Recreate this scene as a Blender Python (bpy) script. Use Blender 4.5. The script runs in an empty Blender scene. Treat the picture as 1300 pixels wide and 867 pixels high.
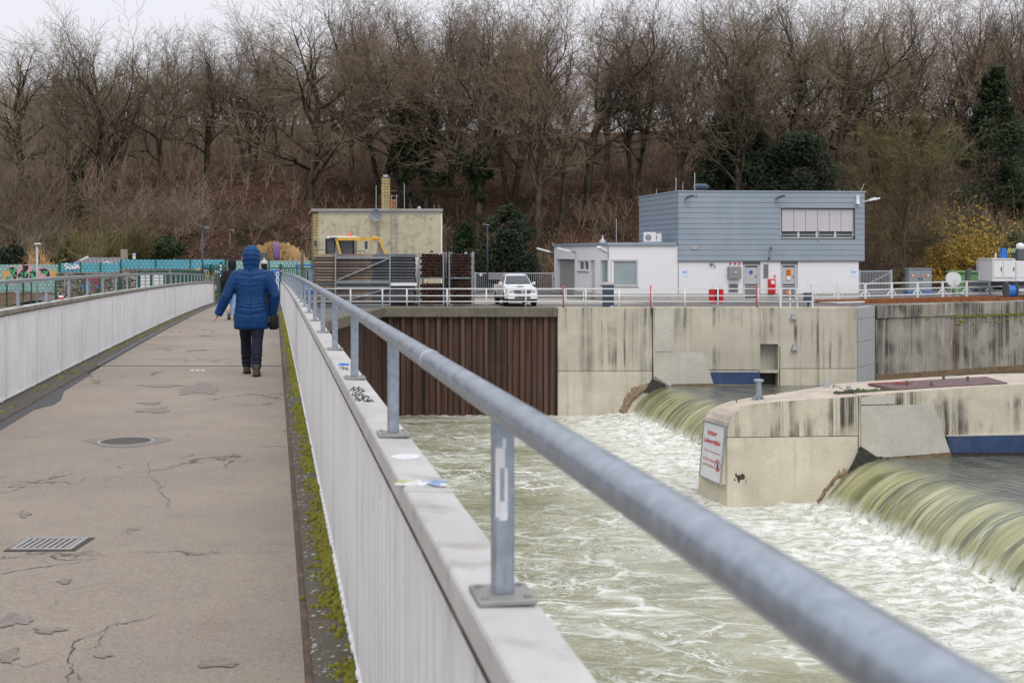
import bpy, math, random
import numpy as np
from mathutils import Vector, Matrix, noise as mnoise

random.seed(7)
rng = np.random.default_rng(11)
SC = bpy.context.scene
COL = SC.collection
PI = math.pi
F, HOR, CAMZ = 1600.0, 320.0, 1.60          # focal length and horizon of the photograph (in its own pixels), eye height
YARD, WATER, UPPER = -1.30, -6.85, -5.30    # ground levels in metres

def at(px, py, d):
    return Vector(((px - 650.0) / F * d, d, CAMZ - (py - HOR) / F * d))
def X(px, d): return (px - 650.0) / F * d
def Zp(py, d): return CAMZ - (py - HOR) / F * d

# ------------------------------------------------------------------ mesh collector
class MB:
    def __init__(s, M=None):
        s.v, s.f, s.mi, s.uv, s.M, s.cur = [], [], [], [], M, 0
    def add(s, vs, fs):
        n = len(s.v)
        if s.M is not None: vs = [tuple(s.M @ Vector(p)) for p in vs]
        s.v.extend(tuple(p) for p in vs)
        s.f.extend(tuple(i + n for i in f) for f in fs)
        s.mi.extend([s.cur] * len(fs))
        return s
    def box(s, x0, x1, y0, y1, z0, z1):
        vs = [(x, y, z) for z in (z0, z1) for y in (y0, y1) for x in (x0, x1)]
        return s.add(vs, [(0,2,3,1),(4,5,7,6),(0,1,5,4),(2,6,7,3),(0,4,6,2),(1,3,7,5)])
    def cbox(s, c, size):
        return s.box(c[0]-size[0]/2, c[0]+size[0]/2, c[1]-size[1]/2, c[1]+size[1]/2, c[2]-size[2]/2, c[2]+size[2]/2)
    def hexa(s, b, t):
        """b, t: four corners each, same order (ccw from above)"""
        vs = list(b) + list(t)
        return s.add(vs, [(3,2,1,0),(4,5,6,7),(0,1,5,4),(1,2,6,5),(2,3,7,6),(3,0,4,7)])
    def bar(s, a, b, w, h=None, up=(0,0,1)):
        a, b = Vector(a), Vector(b); h = h or w
        d = (b - a).normalized(); u = Vector(up)
        if abs(d.dot(u)) > .98: u = Vector((0,1,0))
        r = d.cross(u).normalized() * (w/2); u2 = r.cross(d).normalized() * (h/2)
        q = lambda c: [c - r - u2, c + r - u2, c + r + u2, c - r + u2]
        return s.add(q(a) + q(b), [(0,1,2,3),(7,6,5,4),(0,4,5,1),(1,5,6,2),(2,6,7,3),(3,7,4,0)])
    def tube(s, pts, rad, n=8, cap=True):
        pts = [Vector(p) for p in pts]; m = len(pts)
        rads = rad if hasattr(rad, '__len__') else [rad]*m
        vs, fs = [], []
        ref = None
        for i, p in enumerate(pts):
            d = (pts[min(i+1, m-1)] - pts[max(i-1, 0)])
            if d.length < 1e-9: d = Vector((0,0,1))
            d.normalize()
            if ref is None:
                ref = Vector((0,0,1)) if abs(d.z) < .9 else Vector((1,0,0))
            a = d.cross(ref)
            if a.length < 1e-4: a = d.cross(Vector((0,1,0)))
            a.normalize(); b = a.cross(d).normalized(); ref = b
            for k in range(n):
                t = 2*PI*k/n
                vs.append(p + a*(math.cos(t)*rads[i]) + b*(math.sin(t)*rads[i]))
        for i in range(m-1):
            for k in range(n):
                k2 = (k+1) % n
                fs.append((i*n+k, i*n+k2, (i+1)*n+k2, (i+1)*n+k))
        if cap:
            fs.append(tuple(reversed(range(n)))); fs.append(tuple((m-1)*n+k for k in range(n)))
        return s.add(vs, fs)
    def lathe(s, c, prof, n=16, axis='z', cap=True):
        vs, fs = [], []
        for r, h in prof:
            for k in range(n):
                t = 2*PI*k/n; a, b = r*math.cos(t), r*math.sin(t)
                p = (a, b, h) if axis == 'z' else ((h, a, b) if axis == 'x' else (b, h, a))
                vs.append((c[0]+p[0], c[1]+p[1], c[2]+p[2]))
        m = len(prof)
        for i in range(m-1):
            for k in range(n):
                k2 = (k+1) % n
                fs.append((i*n+k, i*n+k2, (i+1)*n+k2, (i+1)*n+k))
        if cap: fs.append(tuple(reversed(range(n)))); fs.append(tuple((m-1)*n+k for k in range(n)))
        return s.add(vs, fs)
    def prism(s, poly, a, b):
        """poly: list of 3D points (planar); extruded by vector from a to b (offset vectors)"""
        a, b = Vector(a), Vector(b); n = len(poly)
        vs = [Vector(p)+a for p in poly] + [Vector(p)+b for p in poly]
        fs = [tuple(range(n)), tuple(reversed(range(n, 2*n)))]
        for i in range(n):
            j = (i+1) % n
            fs.append((i, i+n, j+n, j))
        return s.add(vs, fs)
    def build(s, name, mat, parent=None, smooth=False, bevel=0, fix=False, tri_uv=None):
        me = bpy.data.meshes.new(name)
        o = bpy.data.objects.new(name, me)
        off = Vector((0,0,0))
        if parent is not None:
            off = wloc(parent); o.parent = parent
        if off.length > 0:
            vs = [(x-off.x, y-off.y, z-off.z) for x, y, z in s.v]
        else: vs = s.v
        me.from_pydata(vs, [], s.f)
        mats = mat if isinstance(mat, (list, tuple)) else [mat]
        for m in mats: me.materials.append(m)
        if len(mats) > 1: me.polygons.foreach_set('material_index', s.mi)
        if s.uv:
            uvl = me.uv_layers.new(name='UVMap')
            li = np.empty(len(me.loops), dtype=np.int32); me.loops.foreach_get('vertex_index', li)
            uvl.data.foreach_set('uv', np.asarray(s.uv, dtype=np.float32)[li].ravel())
        if smooth: me.polygons.foreach_set('use_smooth', [True]*len(me.polygons))
        if fix:
            import bmesh
            bm = bmesh.new(); bm.from_mesh(me); bmesh.ops.recalc_face_normals(bm, faces=bm.faces); bm.to_mesh(me); bm.free()
        me.update()
        COL.objects.link(o)
        if bevel:
            md = o.modifiers.new('bev', 'BEVEL'); md.width = bevel; md.segments = 2; md.limit_method = 'ANGLE'
        return o

def wloc(o):
    v = Vector((0,0,0))
    while o is not None:
        v = v + Vector(o.location); o = o.parent
    return v
def tag(o, label=None, cat=None, group=None, kind=None):
    if label: o['label'] = label
    if cat: o['category'] = cat
    if group: o['group'] = group
    if kind: o['kind'] = kind
    return o
def thing(name, label, cat, loc=(0,0,0), group=None, rz=0):
    o = bpy.data.objects.new(name, None); COL.objects.link(o)
    o.location = loc; o.rotation_euler = (0,0,rz); o.empty_display_size = .2
    return tag(o, label, cat, group)
def structure(o): return tag(o, kind='structure')
def copy_tree(root, loc=None, rz=None, scale=None, label=None, group=None):
    r = root.copy(); COL.objects.link(r)
    if loc is not None: r.location = loc
    if rz is not None: r.rotation_euler = (0,0,rz)
    if scale is not None: r.scale = scale if hasattr(scale, '__len__') else (scale,)*3
    if label: r['label'] = label
    if group: r['group'] = group
    for ch in list(root.children):
        c = ch.copy(); COL.objects.link(c); c.parent = r
        for g in list(ch.children):
            d = g.copy(); COL.objects.link(d); d.parent = c
    return r

# ------------------------------------------------------------------ numpy gradient noise
_perm = rng.permutation(512)
_grad = rng.normal(size=(512, 3)); _grad /= np.linalg.norm(_grad, axis=1)[:, None]
def gnoise(x, y, z=0.0):
    x = np.asarray(x, float); y = np.asarray(y, float); z = np.zeros_like(x) + z
    xi, yi, zi = np.floor(x).astype(int), np.floor(y).astype(int), np.floor(z).astype(int)
    xf, yf, zf = x-xi, y-yi, z-zi
    fade = lambda t: t*t*t*(t*(t*6-15)+10)
    u, v, w = fade(xf), fade(yf), fade(zf)
    def g(i, j, k):
        h = _perm[(_perm[(_perm[(xi+i) & 511] + yi + j) & 511] + zi + k) & 511]
        gr = _grad[h]
        return gr[..., 0]*(xf-i) + gr[..., 1]*(yf-j) + gr[..., 2]*(zf-k)
    l = lambda a, b, t: a + t*(b-a)
    return l(l(l(g(0,0,0), g(1,0,0), u), l(g(0,1,0), g(1,1,0), u), v),
             l(l(g(0,0,1), g(1,0,1), u), l(g(0,1,1), g(1,1,1), u), v), w)
def fbm(x, y, z=0.0, o=4):
    t, a, f = 0, 1.0, 1.0
    for _ in range(o):
        t = t + a*gnoise(x*f, y*f, z*f); a *= .5; f *= 2.03
    return t

# ------------------------------------------------------------------ materials
def rgb(r, g, b):      # sRGB 0..255 -> linear
    f = lambda c: (c/255/12.92 if c/255 <= .04045 else ((c/255+.055)/1.055)**2.4)
    return (f(r), f(g), f(b), 1)
class N:
    """tiny node-tree helper"""
    def __init__(s, name):
        s.m = bpy.data.materials.new(name); s.m.use_nodes = True
        s.t = s.m.node_tree; s.t.nodes.clear()
        s.out = s.n('ShaderNodeOutputMaterial'); s.p = s.n('ShaderNodeBsdfPrincipled')
        s.t.links.new(s.p.outputs[0], s.out.inputs[0])
    def n(s, typ, **kw):
        nd = s.t.nodes.new(typ)
        for k, v in kw.items(): setattr(nd, k, v)
        return nd
    def link(s, a, b): s.t.links.new(a, b)
    def inp(s, sock, v):
        if hasattr(v, 'is_linked') or isinstance(v, bpy.types.NodeSocket): s.link(v, sock)
        elif hasattr(sock.default_value, '__len__') and not hasattr(v, '__len__'): sock.default_value = (v, v, v, 1)
        else: sock.default_value = v
    def coord(s, which='Object', scale=(1,1,1), rot=(0,0,0), loc=(0,0,0)):
        c = s.n('ShaderNodeTexCoord'); mp = s.n('ShaderNodeMapping')
        mp.inputs['Scale'].default_value = scale; mp.inputs['Rotation'].default_value = rot; mp.inputs['Location'].default_value = loc
        s.link(c.outputs[which], mp.inputs[0]); return mp.outputs[0]
    def noise(s, vec, scale=5, detail=4, rough=.55, dist=0, out='Fac'):
        t = s.n('ShaderNodeTexNoise'); s.link(vec, t.inputs['Vector'])
        t.inputs['Scale'].default_value = scale; t.inputs['Detail'].default_value = detail
        t.inputs['Roughness'].default_value = rough; t.inputs['Distortion'].default_value = dist
        return t.outputs[out]
    def voro(s, vec, scale=5, feature='F1', rand=1, out='Distance'):
        t = s.n('ShaderNodeTexVoronoi', feature=feature); s.link(vec, t.inputs['Vector'])
        t.inputs['Scale'].default_value = scale; t.inputs['Randomness'].default_value = rand
        return t.outputs[out]
    def ramp(s, fac, stops, interp='LINEAR'):
        r = s.n('ShaderNodeValToRGB'); r.color_ramp.interpolation = interp
        el = r.color_ramp.elements
        while len(el) < len(stops): el.new(.5)
        for e, (p, c) in zip(el, stops):
            e.position = p; e.color = c if hasattr(c, '__len__') else (c, c, c, 1)
        s.link(fac, r.inputs[0]); return r.outputs[0]
    def mix(s, fac, a, b, mode='MIX'):
        m = s.n('ShaderNodeMix', data_type='RGBA', blend_type=mode)
        s.inp(m.inputs[0], fac); s.inp(m.inputs[6], a); s.inp(m.inputs[7], b)
        return m.outputs[2]
    def math(s, op, a, b=0.0, c=None, clamp=False):
        m = s.n('ShaderNodeMath', operation=op, use_clamp=clamp)
        s.inp(m.inputs[0], a); s.inp(m.inputs[1], b)
        if c is not None: s.inp(m.inputs[2], c)
        return m.outputs[0]
    def mrange(s, v, a, b, c=0.0, d=1.0, smooth=True):
        m = s.n('ShaderNodeMapRange', interpolation_type='SMOOTHSTEP' if smooth else 'LINEAR')
        s.link(v, m.inputs[0])
        for i, q in enumerate((a, b, c, d)): m.inputs[i+1].default_value = q
        return m.outputs[0]
    def sep(s, vec):
        q = s.n('ShaderNodeSeparateXYZ'); s.link(vec, q.inputs[0]); return q.outputs
    def bump(s, h, strength=.3, dist=.02, normal=None):
        b = s.n('ShaderNodeBump'); b.inputs['Strength'].default_value = strength; b.inputs['Distance'].default_value = dist
        s.link(h, b.inputs['Height'])
        if normal is not None: s.link(normal, b.inputs['Normal'])
        s.link(b.outputs[0], s.p.inputs['Normal']); return b.outputs[0]
    def set(s, base=None, rough=None, metal=None, spec=None):
        if base is not None: s.inp(s.p.inputs['Base Color'], base)
        if rough is not None: s.inp(s.p.inputs['Roughness'], rough)
        if metal is not None: s.inp(s.p.inputs['Metallic'], metal)
        if spec is not None: s.inp(s.p.inputs['Specular IOR Level'], spec)
        return s

def pmat(name, col, rough=.7, metal=0, spec=.4, var=.18, vscale=2.5, col2=None, c2amt=.5, c2scale=3.0, c2rng=(.5,.65),
         streak=0, streak_col=(.03,.028,.025,1), streak_scale=(3,3,.25), bump=.15, bscale=60, bdist=.004, rvar=.1):
    """general weathered paint / concrete / metal: mottling, optional patches of a second colour, optional vertical run-off stains, fine bump"""
    q = N(name); v = q.coord('Object')
    n1 = q.noise(v, vscale, 6, .6)
    f = q.mrange(n1, .25, .75, 1-var, 1+var, smooth=False)
    c = q.mix(1.0, col, f, 'MULTIPLY')
    if col2 is not None:
        m = q.mrange(q.noise(v, c2scale, 8, .65, .4), c2rng[0], c2rng[1], 0, c2amt)
        c = q.mix(m, c, col2)
    if streak:
        vs = q.coord('Object', streak_scale)
        st = q.mrange(q.noise(vs, 1.0, 7, .62, .1), .50, .72, 0, streak)
        c = q.mix(st, c, streak_col)
    q.set(c, q.mrange(n1, .2, .8, max(.03, rough-rvar), min(1, rough+rvar), smooth=False), metal, spec)
    if bump:
        q.bump(q.noise(v, bscale, 5, .6), bump, bdist)
    return q.m
M = {}
M['seam_dark'] = pmat('dark_seam_gasket', (.075,.06,.045,1), .8, var=.4, vscale=8, col2=(.25,.22,.17,1), c2amt=.6, c2scale=5)
M['white_panel'] = pmat('white_panel_paint', (.73,.73,.73,1), .5, var=.08, vscale=1.3, col2=(.42,.40,.36,1), c2amt=.35, c2scale=9, c2rng=(.58,.74), streak=.32, streak_col=(.33,.31,.28,1), streak_scale=(22,22,1.2), bump=.08)
M['cap'] = pmat('weathered_cap', (.50,.49,.47,1), .5, var=.16, vscale=4, col2=(.27,.245,.21,1), c2amt=.6, c2scale=7, c2rng=(.5,.72), bump=.15)
M['galv'] = pmat('galvanised_steel', (.36,.41,.47,1), .34, .75, .5, var=.18, vscale=30, col2=(.26,.30,.35,1), c2amt=.55, c2scale=42, c2rng=(.46,.56), bump=.06, bscale=120, rvar=.14)
M['galv_far'] = pmat('galvanised_steel_far', (.42,.45,.48,1), .5, .4, var=.15, vscale=6)
M['plate'] = pmat('dull_steel_plate', (.33,.325,.31,1), .5, .5, var=.2, vscale=20, col2=(.20,.14,.09,1), c2amt=.5, c2scale=30, c2rng=(.55,.7))
M['white_rail'] = pmat('white_rail_paint', (.68,.69,.69,1), .5, var=.08)
M['white_wall'] = pmat('white_render', (.74,.74,.755,1), .9, spec=.15, var=.035, vscale=.8, streak=.07, streak_col=(.45,.45,.45,1), streak_scale=(2,2,.15), bump=.25, bscale=90)
M['plinth'] = pmat('grey_plinth', (.42,.40,.37,1), .9, var=.12, vscale=2)
M['door_grey'] = pmat('light_grey_door', (.47,.48,.48,1), .5, var=.05)
M['mid_grey'] = pmat('mid_grey_metal', (.25,.255,.26,1), .55, var=.1)
M['dark_grey'] = pmat('dark_grey_metal', (.10,.105,.11,1), .5, var=.15)
M['black'] = pmat('black_rubber', (.014,.014,.015,1), .75, var=.2)
M['red'] = pmat('red_paint', (.56,.018,.022,1), .4, var=.1)
M['orange'] = pmat('orange_plastic', (.72,.22,.02,1), .45, var=.08)
M['amber'] = pmat('orange_beacon', (.9,.12,.02,1), .25, var=.05)
M['blue'] = pmat('blue_paint', (.03,.16,.52,1), .45, var=.1)
M['navy'] = pmat('navy_cladding', (.045,.065,.105,1), .55, var=.12)
M['yellow'] = pmat('yellow_paint', (.66,.40,.06,1), .45, var=.15, col2=(.3,.17,.06,1), c2amt=.4, c2scale=6)
M['green_paint'] = pmat('green_fence_paint', (.012,.085,.055,1), .5, var=.15)
M['green_box'] = pmat('pale_green_container', (.16,.33,.13,1), .55, var=.14, vscale=3)
M['white_box'] = pmat('white_housing_paint', (.70,.70,.70,1), .45, var=.06, streak=.12, streak_col=(.4,.38,.35,1), streak_scale=(6,6,.5))
M['wood_grey'] = pmat('weathered_board', (.30,.26,.21,1), .85, var=.2, vscale=5)
M['purple'] = pmat('purple_cloth', (.20,.12,.30,1), .9, var=.15)
M['paper'] = pmat('pale_notice', (.62,.72,.80,1), .6, var=.15, vscale=30)
M['sticker'] = pmat('white_sticker', (.72,.73,.74,1), .5, var=.1, vscale=40)
M['sign_white'] = pmat('white_sign_sheet', (.68,.70,.72,1), .35, var=.06, vscale=4, streak=.18, streak_col=(.35,.32,.28,1), streak_scale=(5,5,.6))
M['sign_red'] = pmat('sign_red_ink', (.55,.03,.03,1), .5, var=.1)
M['ink'] = pmat('black_ink', (.02,.02,.022,1), .6, var=.2)
M['blue_ink'] = pmat('blue_ink', (.03,.22,.62,1), .6, var=.1)
M['bulb'] = pmat('lamp_glass', (.75,.76,.78,1), .2, var=.03)

def glass_mat(name, col, rough=.08):
    q = N(name); v = q.coord('Object')
    q.set(q.mix(q.noise(v, 1.2, 3), col, tuple(min(1, c*1.7) for c in col[:3])+(1,)), rough, 0, .6); return q.m
M['glass'] = glass_mat('window_glass', (.045,.055,.06,1))
M['glass_blind'] = glass_mat('window_with_blind_behind', (.20,.245,.255,1), .12)
M['car_white'] = pmat('white_car_paint', (.72,.73,.75,1), .22, spec=.6, var=.04, bump=0)
M['chrome'] = pmat('chrome', (.62,.63,.64,1), .18, .9, var=.05, bump=0)
M['headlamp'] = pmat('headlamp_lens', (.55,.57,.6,1), .1, .2, var=.2, vscale=20, bump=0)

def concrete(name, base, stain=.85, green=.0, rust=.0, sc=1.0, top=None, light=None, th=(.47,.66), tide=None):
    """old concrete: blotches, vertical run-off stains (narrow, long), patchy; optional moss and rust runs"""
    q = N(name); v = q.coord('Object')
    big = q.noise(v, .55*sc, 5, .6, .3)
    c = q.mix(1.0, base, q.mrange(big, .25, .75, .80, 1.16, smooth=False), 'MULTIPLY')
    fine = q.noise(v, 9*sc, 8, .7)
    c = q.mix(1.0, c, q.mrange(fine, .2, .8, .87, 1.11, smooth=False), 'MULTIPLY')
    sv = q.coord('Object', (3.4*sc, 3.4*sc, .10*sc))
    st = q.noise(sv, 1.0, 8, .68, .05)
    patch = q.mrange(q.noise(v, .42*sc, 3, .5), .38, .62)
    m = q.math('MULTIPLY', q.mrange(st, th[0], th[1], 0, stain), patch)
    if top is not None:            # run-off is densest under the top edge
        z = q.sep(v)[2]
        fall = q.mrange(z, top[1], top[0], .12, 1.0)
        m = q.math('MULTIPLY', m, fall)
    c = q.mix(m, c, (.045,.043,.038,1))
    if rust:
        rv = q.coord('Object', (1.7*sc, 1.7*sc, .09*sc), loc=(7,3,1))
        r = q.mrange(q.noise(rv, 1.0, 6, .6), .56, .70, 0, rust)
        c = q.mix(r, c, (.16,.085,.035,1))
    if green:
        g = q.mrange(q.noise(v, 1.6*sc, 8, .7), .54, .68, 0, green)
        c = q.mix(g, c, (.05,.06,.018,1))
    if light is not None:
        lv = q.coord('Object', (5*sc, 5*sc, .35*sc), loc=(2,9,4))
        c = q.mix(q.mrange(q.noise(lv, 1.0, 8, .7), .55, .68, 0, .7), c, light)
    # broad damp runs and formwork lift lines
    wv = q.coord('Object', (1.1*sc, 1.1*sc, .07*sc), loc=(11,5,2))
    c = q.mix(q.mrange(q.noise(wv, 1.0, 6, .6), .50, .68, 0, stain*.45), c, (.13,.12,.10,1))
    if tide is not None:
        z2 = q.math('ADD', q.sep(v)[2], q.math('MULTIPLY', q.noise(v, 2.2, 6, .7), .35))
        c = q.mix(q.mrange(z2, tide+.75, tide+.25, 0, .6), c, (.27,.17,.075,1)); c = q.mix(q.mrange(z2, tide+.36, tide+.16, 0, .85), c, (.05,.045,.028,1))
    q.set(c, .9, 0, .2)
    q.bump(q.math('ADD', fine, q.math('MULTIPLY', st, .6)), .25, .02)
    return q.m
M['quay'] = concrete('quay_concrete', (.50,.465,.375,1), .95, rust=.14, top=(-1.4, -5.5))
M['quay2'] = concrete('lower_quay_concrete', (.54,.50,.40,1), .35, rust=.3, tide=-6.72)
M['shield'] = concrete('smooth_side_plate', (.50,.485,.42,1), .12, sc=.8)
M['pier'] = concrete('pier_concrete', (.56,.515,.405,1), .95, rust=.10, sc=1.5, top=(-3.05, -4.3), th=(.40,.56))
M['pier_low'] = concrete('pier_lower_concrete', (.575,.53,.415,1), .14, rust=.34, sc=1.2, tide=-6.72)
M['pier_top'] = concrete('pier_top_concrete', (.50,.44,.36,1), .25, rust=.35, sc=2.0, green=.3)
M['wing'] = concrete('old_wing_wall_concrete', (.335,.312,.268,1), .97, green=.35, rust=.45, tide=-5.30, light=(.52,.47,.36,1), th=(.36,.56))
M['cap_beam'] = concrete('cap_beam_concrete', (.16,.145,.115,1), .7, green=.55, sc=2.5)
M['kerb'] = concrete('kerb_concrete', (.115,.098,.080,1), .5, green=.35, sc=6, light=(.27,.255,.23,1))
M['rust_edge'] = pmat('rust_brown_wet_concrete', (.20,.135,.075,1), .8, var=.4, vscale=7, col2=(.06,.05,.035,1), c2amt=.7, c2scale=5, bump=.8, bscale=20, bdist=.03)
M['wet_dark'] = pmat('wet_dark_steel', (.03,.031,.027,1), .45, var=.4, vscale=6, col2=(.12,.10,.06,1), c2amt=.4, c2scale=7)
M['deep_blue'] = pmat('blue_gate_steel', (.028,.058,.135,1), .55, var=.25, vscale=2, streak=.4, streak_col=(.10,.10,.10,1), streak_scale=(3,3,.6))

def sheetpile_mat():
    q = N('rusty_sheet_piling'); v = q.coord('Object')
    n1 = q.noise(v, 1.1, 6, .6, .3); sv = q.coord('Object', (5,5,.12)); n2 = q.noise(sv, 1.0, 7, .65)
    z = q.sep(v)[2]
    c = q.mix(q.mrange(n2, .35, .68), (.036,.020,.015,1), (.135,.066,.045,1))
    c = q.mix(q.mrange(n1, .45, .7, 0, .55), c, (.065,.05,.048,1))
    low = q.math('MULTIPLY', q.mrange(z, -4.6, -6.4), q.mrange(q.noise(sv, 1.6, 5, .6), .3, .6, .5, 1.0))
    c = q.mix(low, c, (.30,.155,.075,1))
    tide = q.math('MULTIPLY', q.mrange(z, -6.55, -6.8), .9); c = q.mix(tide, c, (.02,.017,.012,1))
    q.set(c, .62, .1, .4); q.bump(q.math('ADD', n1, n2), .3, .02); return q.m
M['pile'] = sheetpile_mat()
M['rust'] = pmat('orange_rust', (.30,.11,.035,1), .8, var=.3, vscale=4, col2=(.10,.05,.03,1), c2amt=.7, c2scale=3)
M['hatch'] = pmat('rusty_purple_hatch', (.13,.075,.075,1), .7, var=.3, vscale=2.5, col2=(.24,.19,.17,1), c2amt=.4, c2scale=4)

def pipe_mat(name, a, b):
    q = N(name); v = q.coord('Object', (.5,4,4)); oi = q.n('ShaderNodeObjectInfo')
    c = q.mix(q.mrange(q.noise(v, 2.0, 6, .65), .4, .65), a, b)
    c = q.mix(1.0, c, q.mrange(oi.outputs['Random'], 0, 1, .6, 1.5, smooth=False), 'MULTIPLY')
    q.set(c, .55, .25, .4); q.bump(q.noise(v, 30, 4), .15, .005); return q.m
M['pipe_long'] = pipe_mat('dark_steel_pipe', (.055,.052,.052,1), (.22,.165,.125,1))
M['pipe_end'] = pipe_mat('rusted_pipe', (.085,.060,.050,1), (.20,.085,.050,1))
M['pipe_dark'] = pipe_mat('blue_black_pipe', (.045,.048,.060,1), (.12,.122,.135,1))

def asphalt():
    q = N('worn_asphalt'); v = q.coord('Object')
    big = q.noise(v, .45, 5, .6, .3); mid = q.noise(v, 3.2, 6, .65); grit = q.noise(v, 160, 3, .7); grit2 = q.noise(v, 42, 6, .75)
    c = q.mix(q.mrange(big, .3, .7), (.268,.233,.200,1), (.325,.279,.228,1))
    c = q.mix(q.mrange(mid, .52, .75, 0, .5), c, (.225,.205,.188,1))
    c = q.mix(1.0, c, q.mrange(grit, .3, .7, .70, 1.26, smooth=False), 'MULTIPLY'); c = q.mix(1.0, c, q.mrange(grit2, .3, .7, .78, 1.20, smooth=False), 'MULTIPLY')
    spk = q.voro(v, 17, 'F1'); c = q.mix(q.mrange(spk, .07, .12, .5, 0), c, (.09,.08,.07,1))
    peb = q.voro(v, 85, 'F1'); c = q.mix(q.mrange(peb, .10, .16, .35, 0), c, (.36,.33,.29,1))
    blot = q.noise(q.coord('Object', (1,.45,1)), 1.3, 7, .68, .6)
    c = q.mix(q.mrange(blot, .60, .72, 0, .38), c, (.28,.20,.13,1))      # rusty blotches
    c = q.mix(q.mrange(q.noise(q.coord('Object', (1.2,.6,1), loc=(4,8,0)), 1.0, 7, .7, .5), .62, .74, 0, .5), c, (.11,.102,.096,1))
    # hairline cracks: warped cell borders, only here and there
    w = q.n('ShaderNodeVectorMath', operation='MULTIPLY_ADD')
    q.link(q.noise(v, 2.1, 5, .6, out='Color'), w.inputs[0]); w.inputs[1].default_value = (.9,.9,0); q.link(v, w.inputs[2])
    e = q.voro(w.outputs[0], .62, 'DISTANCE_TO_EDGE')
    cm = q.math('MULTIPLY', q.mrange(e, .004, .012, 1, 0), q.mrange(q.noise(v, .38, 3), .50, .60))
    e2 = q.voro(w.outputs[0], 2.3, 'DISTANCE_TO_EDGE')
    cm2 = q.math('MULTIPLY', q.mrange(e2, .006, .018, .8, 0), q.mrange(q.noise(v, .55, 3, loc if False else .5), .60, .68))
    cm = q.math('MAXIMUM', cm, cm2)
    c = q.mix(cm, c, (.07,.06,.052,1))
    q.set(c, q.mrange(mid, .3, .7, .78, .95), 0, .14)
    h = q.math('SUBTRACT', q.math('ADD', q.math('MULTIPLY', grit, .55), q.math('MULTIPLY', mid, .5)), q.math('MULTIPLY', cm, 1.2))
    h = q.math('ADD', h, q.math('MULTIPLY', grit2, .9)); q.bump(h, .6, .012); return q.m
M['asphalt'] = asphalt()
M['patch'] = pmat('dark_tar_patch', (.225,.203,.180,1), .9, spec=.06, var=.25, vscale=20, bump=.5, bscale=150, bdist=.006)
M['patch_dark'] = pmat('dark_asphalt_fill', (.105,.098,.09,1), .92, spec=.06, var=.3, vscale=25, bump=.6, bscale=140, bdist=.006)
M['crack'] = pmat('crack_dark', (.065,.056,.048,1), .9, var=.2)  # dark brown for cracks, the cross joint and the drain
M['tar'] = pmat('grey_tar_strip', (.095,.095,.10,1), .85, spec=.15, var=.2, vscale=9, bump=.4, bscale=120)
M['joint_rust'] = pmat('rusty_joint', (.10,.07,.05,1), .85, var=.35, vscale=12, col2=(.22,.15,.10,1), c2amt=.6, c2scale=9, bump=.6, bscale=70, bdist=.01)
M['yard'] = pmat('yard_asphalt', (.105,.105,.108,1), .85, var=.15, vscale=.4, col2=(.20,.18,.15,1), c2amt=.55, c2scale=.35, c2rng=(.45,.6), bump=.2)
M['yard_kerb'] = pmat('sandy_quay_top', (.36,.27,.19,1), .9, var=.2, vscale=3, col2=(.22,.2,.17,1), c2amt=.5, c2scale=2)

def moss_mat():
    q = N('moss'); v = q.coord('Object')
    c = q.mix(q.noise(v, 9, 4), (.15,.165,.024,1), (.34,.325,.06,1)); c = q.mix(q.mrange(q.noise(v, 2.2, 3), .5, .7, 0, .6), c, (.20,.15,.04,1))
    q.set(c, .95, 0, .1); q.bump(q.noise(v, 230, 3, .7), .9, .01); return q.m
M['moss'] = moss_mat()

def leaf_litter():
    q = N('leaf_litter'); v = q.coord('Object')
    c = q.mix(q.mrange(q.noise(v, .13, 6, .65, .4), .38, .62), (.060,.040,.030,1), (.120,.068,.046,1))
    c = q.mix(q.mrange(q.noise(v, 2.6, 6, .75), .35, .7), c, (.150,.088,.060,1))
    c = q.mix(q.mrange(q.noise(v, 1.1, 6, .75), .55, .68, 0, .7), c, (.022,.017,.013,1))
    c = q.mix(q.mrange(q.noise(v, .22, 5, .6), .57, .66, 0, .75), c, (.030,.036,.015,1))
    q.set(c, 1, 0, .05); q.bump(q.noise(v, 2.2, 8, .8), 1.0, .6); return q.m
M['litter'] = leaf_litter()

def bark_mat(name, a, b, g=.3):
    q = N(name); v = q.coord('Object', (1,1,.35)); oi = q.n('ShaderNodeObjectInfo')
    c = q.mix(q.mrange(q.noise(v, 2.2, 6, .7), .35, .65), a, b)
    c = q.mix(q.mrange(q.noise(v, .7, 4), .52, .66, 0, g), c, (.055,.058,.022,1))
    c = q.mix(1.0, c, q.mrange(oi.outputs['Random'], 0, 1, .75, 1.3, smooth=False), 'MULTIPLY')
    q.set(c, .95, 0, .1); return q.m
M['bark'] = bark_mat('grey_brown_bark', (.034,.027,.020,1), (.105,.085,.060,1), .55)
M['bark_pale'] = bark_mat('pale_olive_bark', (.085,.075,.045,1), (.16,.14,.085,1), .4)
def twig_mat(name, a, b):
    q = N(name); v = q.coord('Object'); oi = q.n('ShaderNodeObjectInfo')
    c = q.mix(q.mrange(q.noise(v, .35, 4), .38, .62), a, b)
    c = q.mix(1.0, c, q.mrange(oi.outputs['Random'], 0, 1, .75, 1.3, smooth=False), 'MULTIPLY')
    q.set(c, .95, 0, .1); return q.m
M['twig'] = twig_mat('red_brown_twigs', (.135,.103,.074,1), (.250,.190,.138,1))
M['twig_grey'] = twig_mat('grey_brown_twigs', (.130,.107,.074,1), (.245,.198,.138,1))
M['twig_olive'] = twig_mat('olive_twigs', (.135,.115,.052,1), (.23,.20,.095,1))
M['twig_tan'] = twig_mat('dry_straw', (.40,.25,.11,1), (.62,.42,.21,1))
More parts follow.
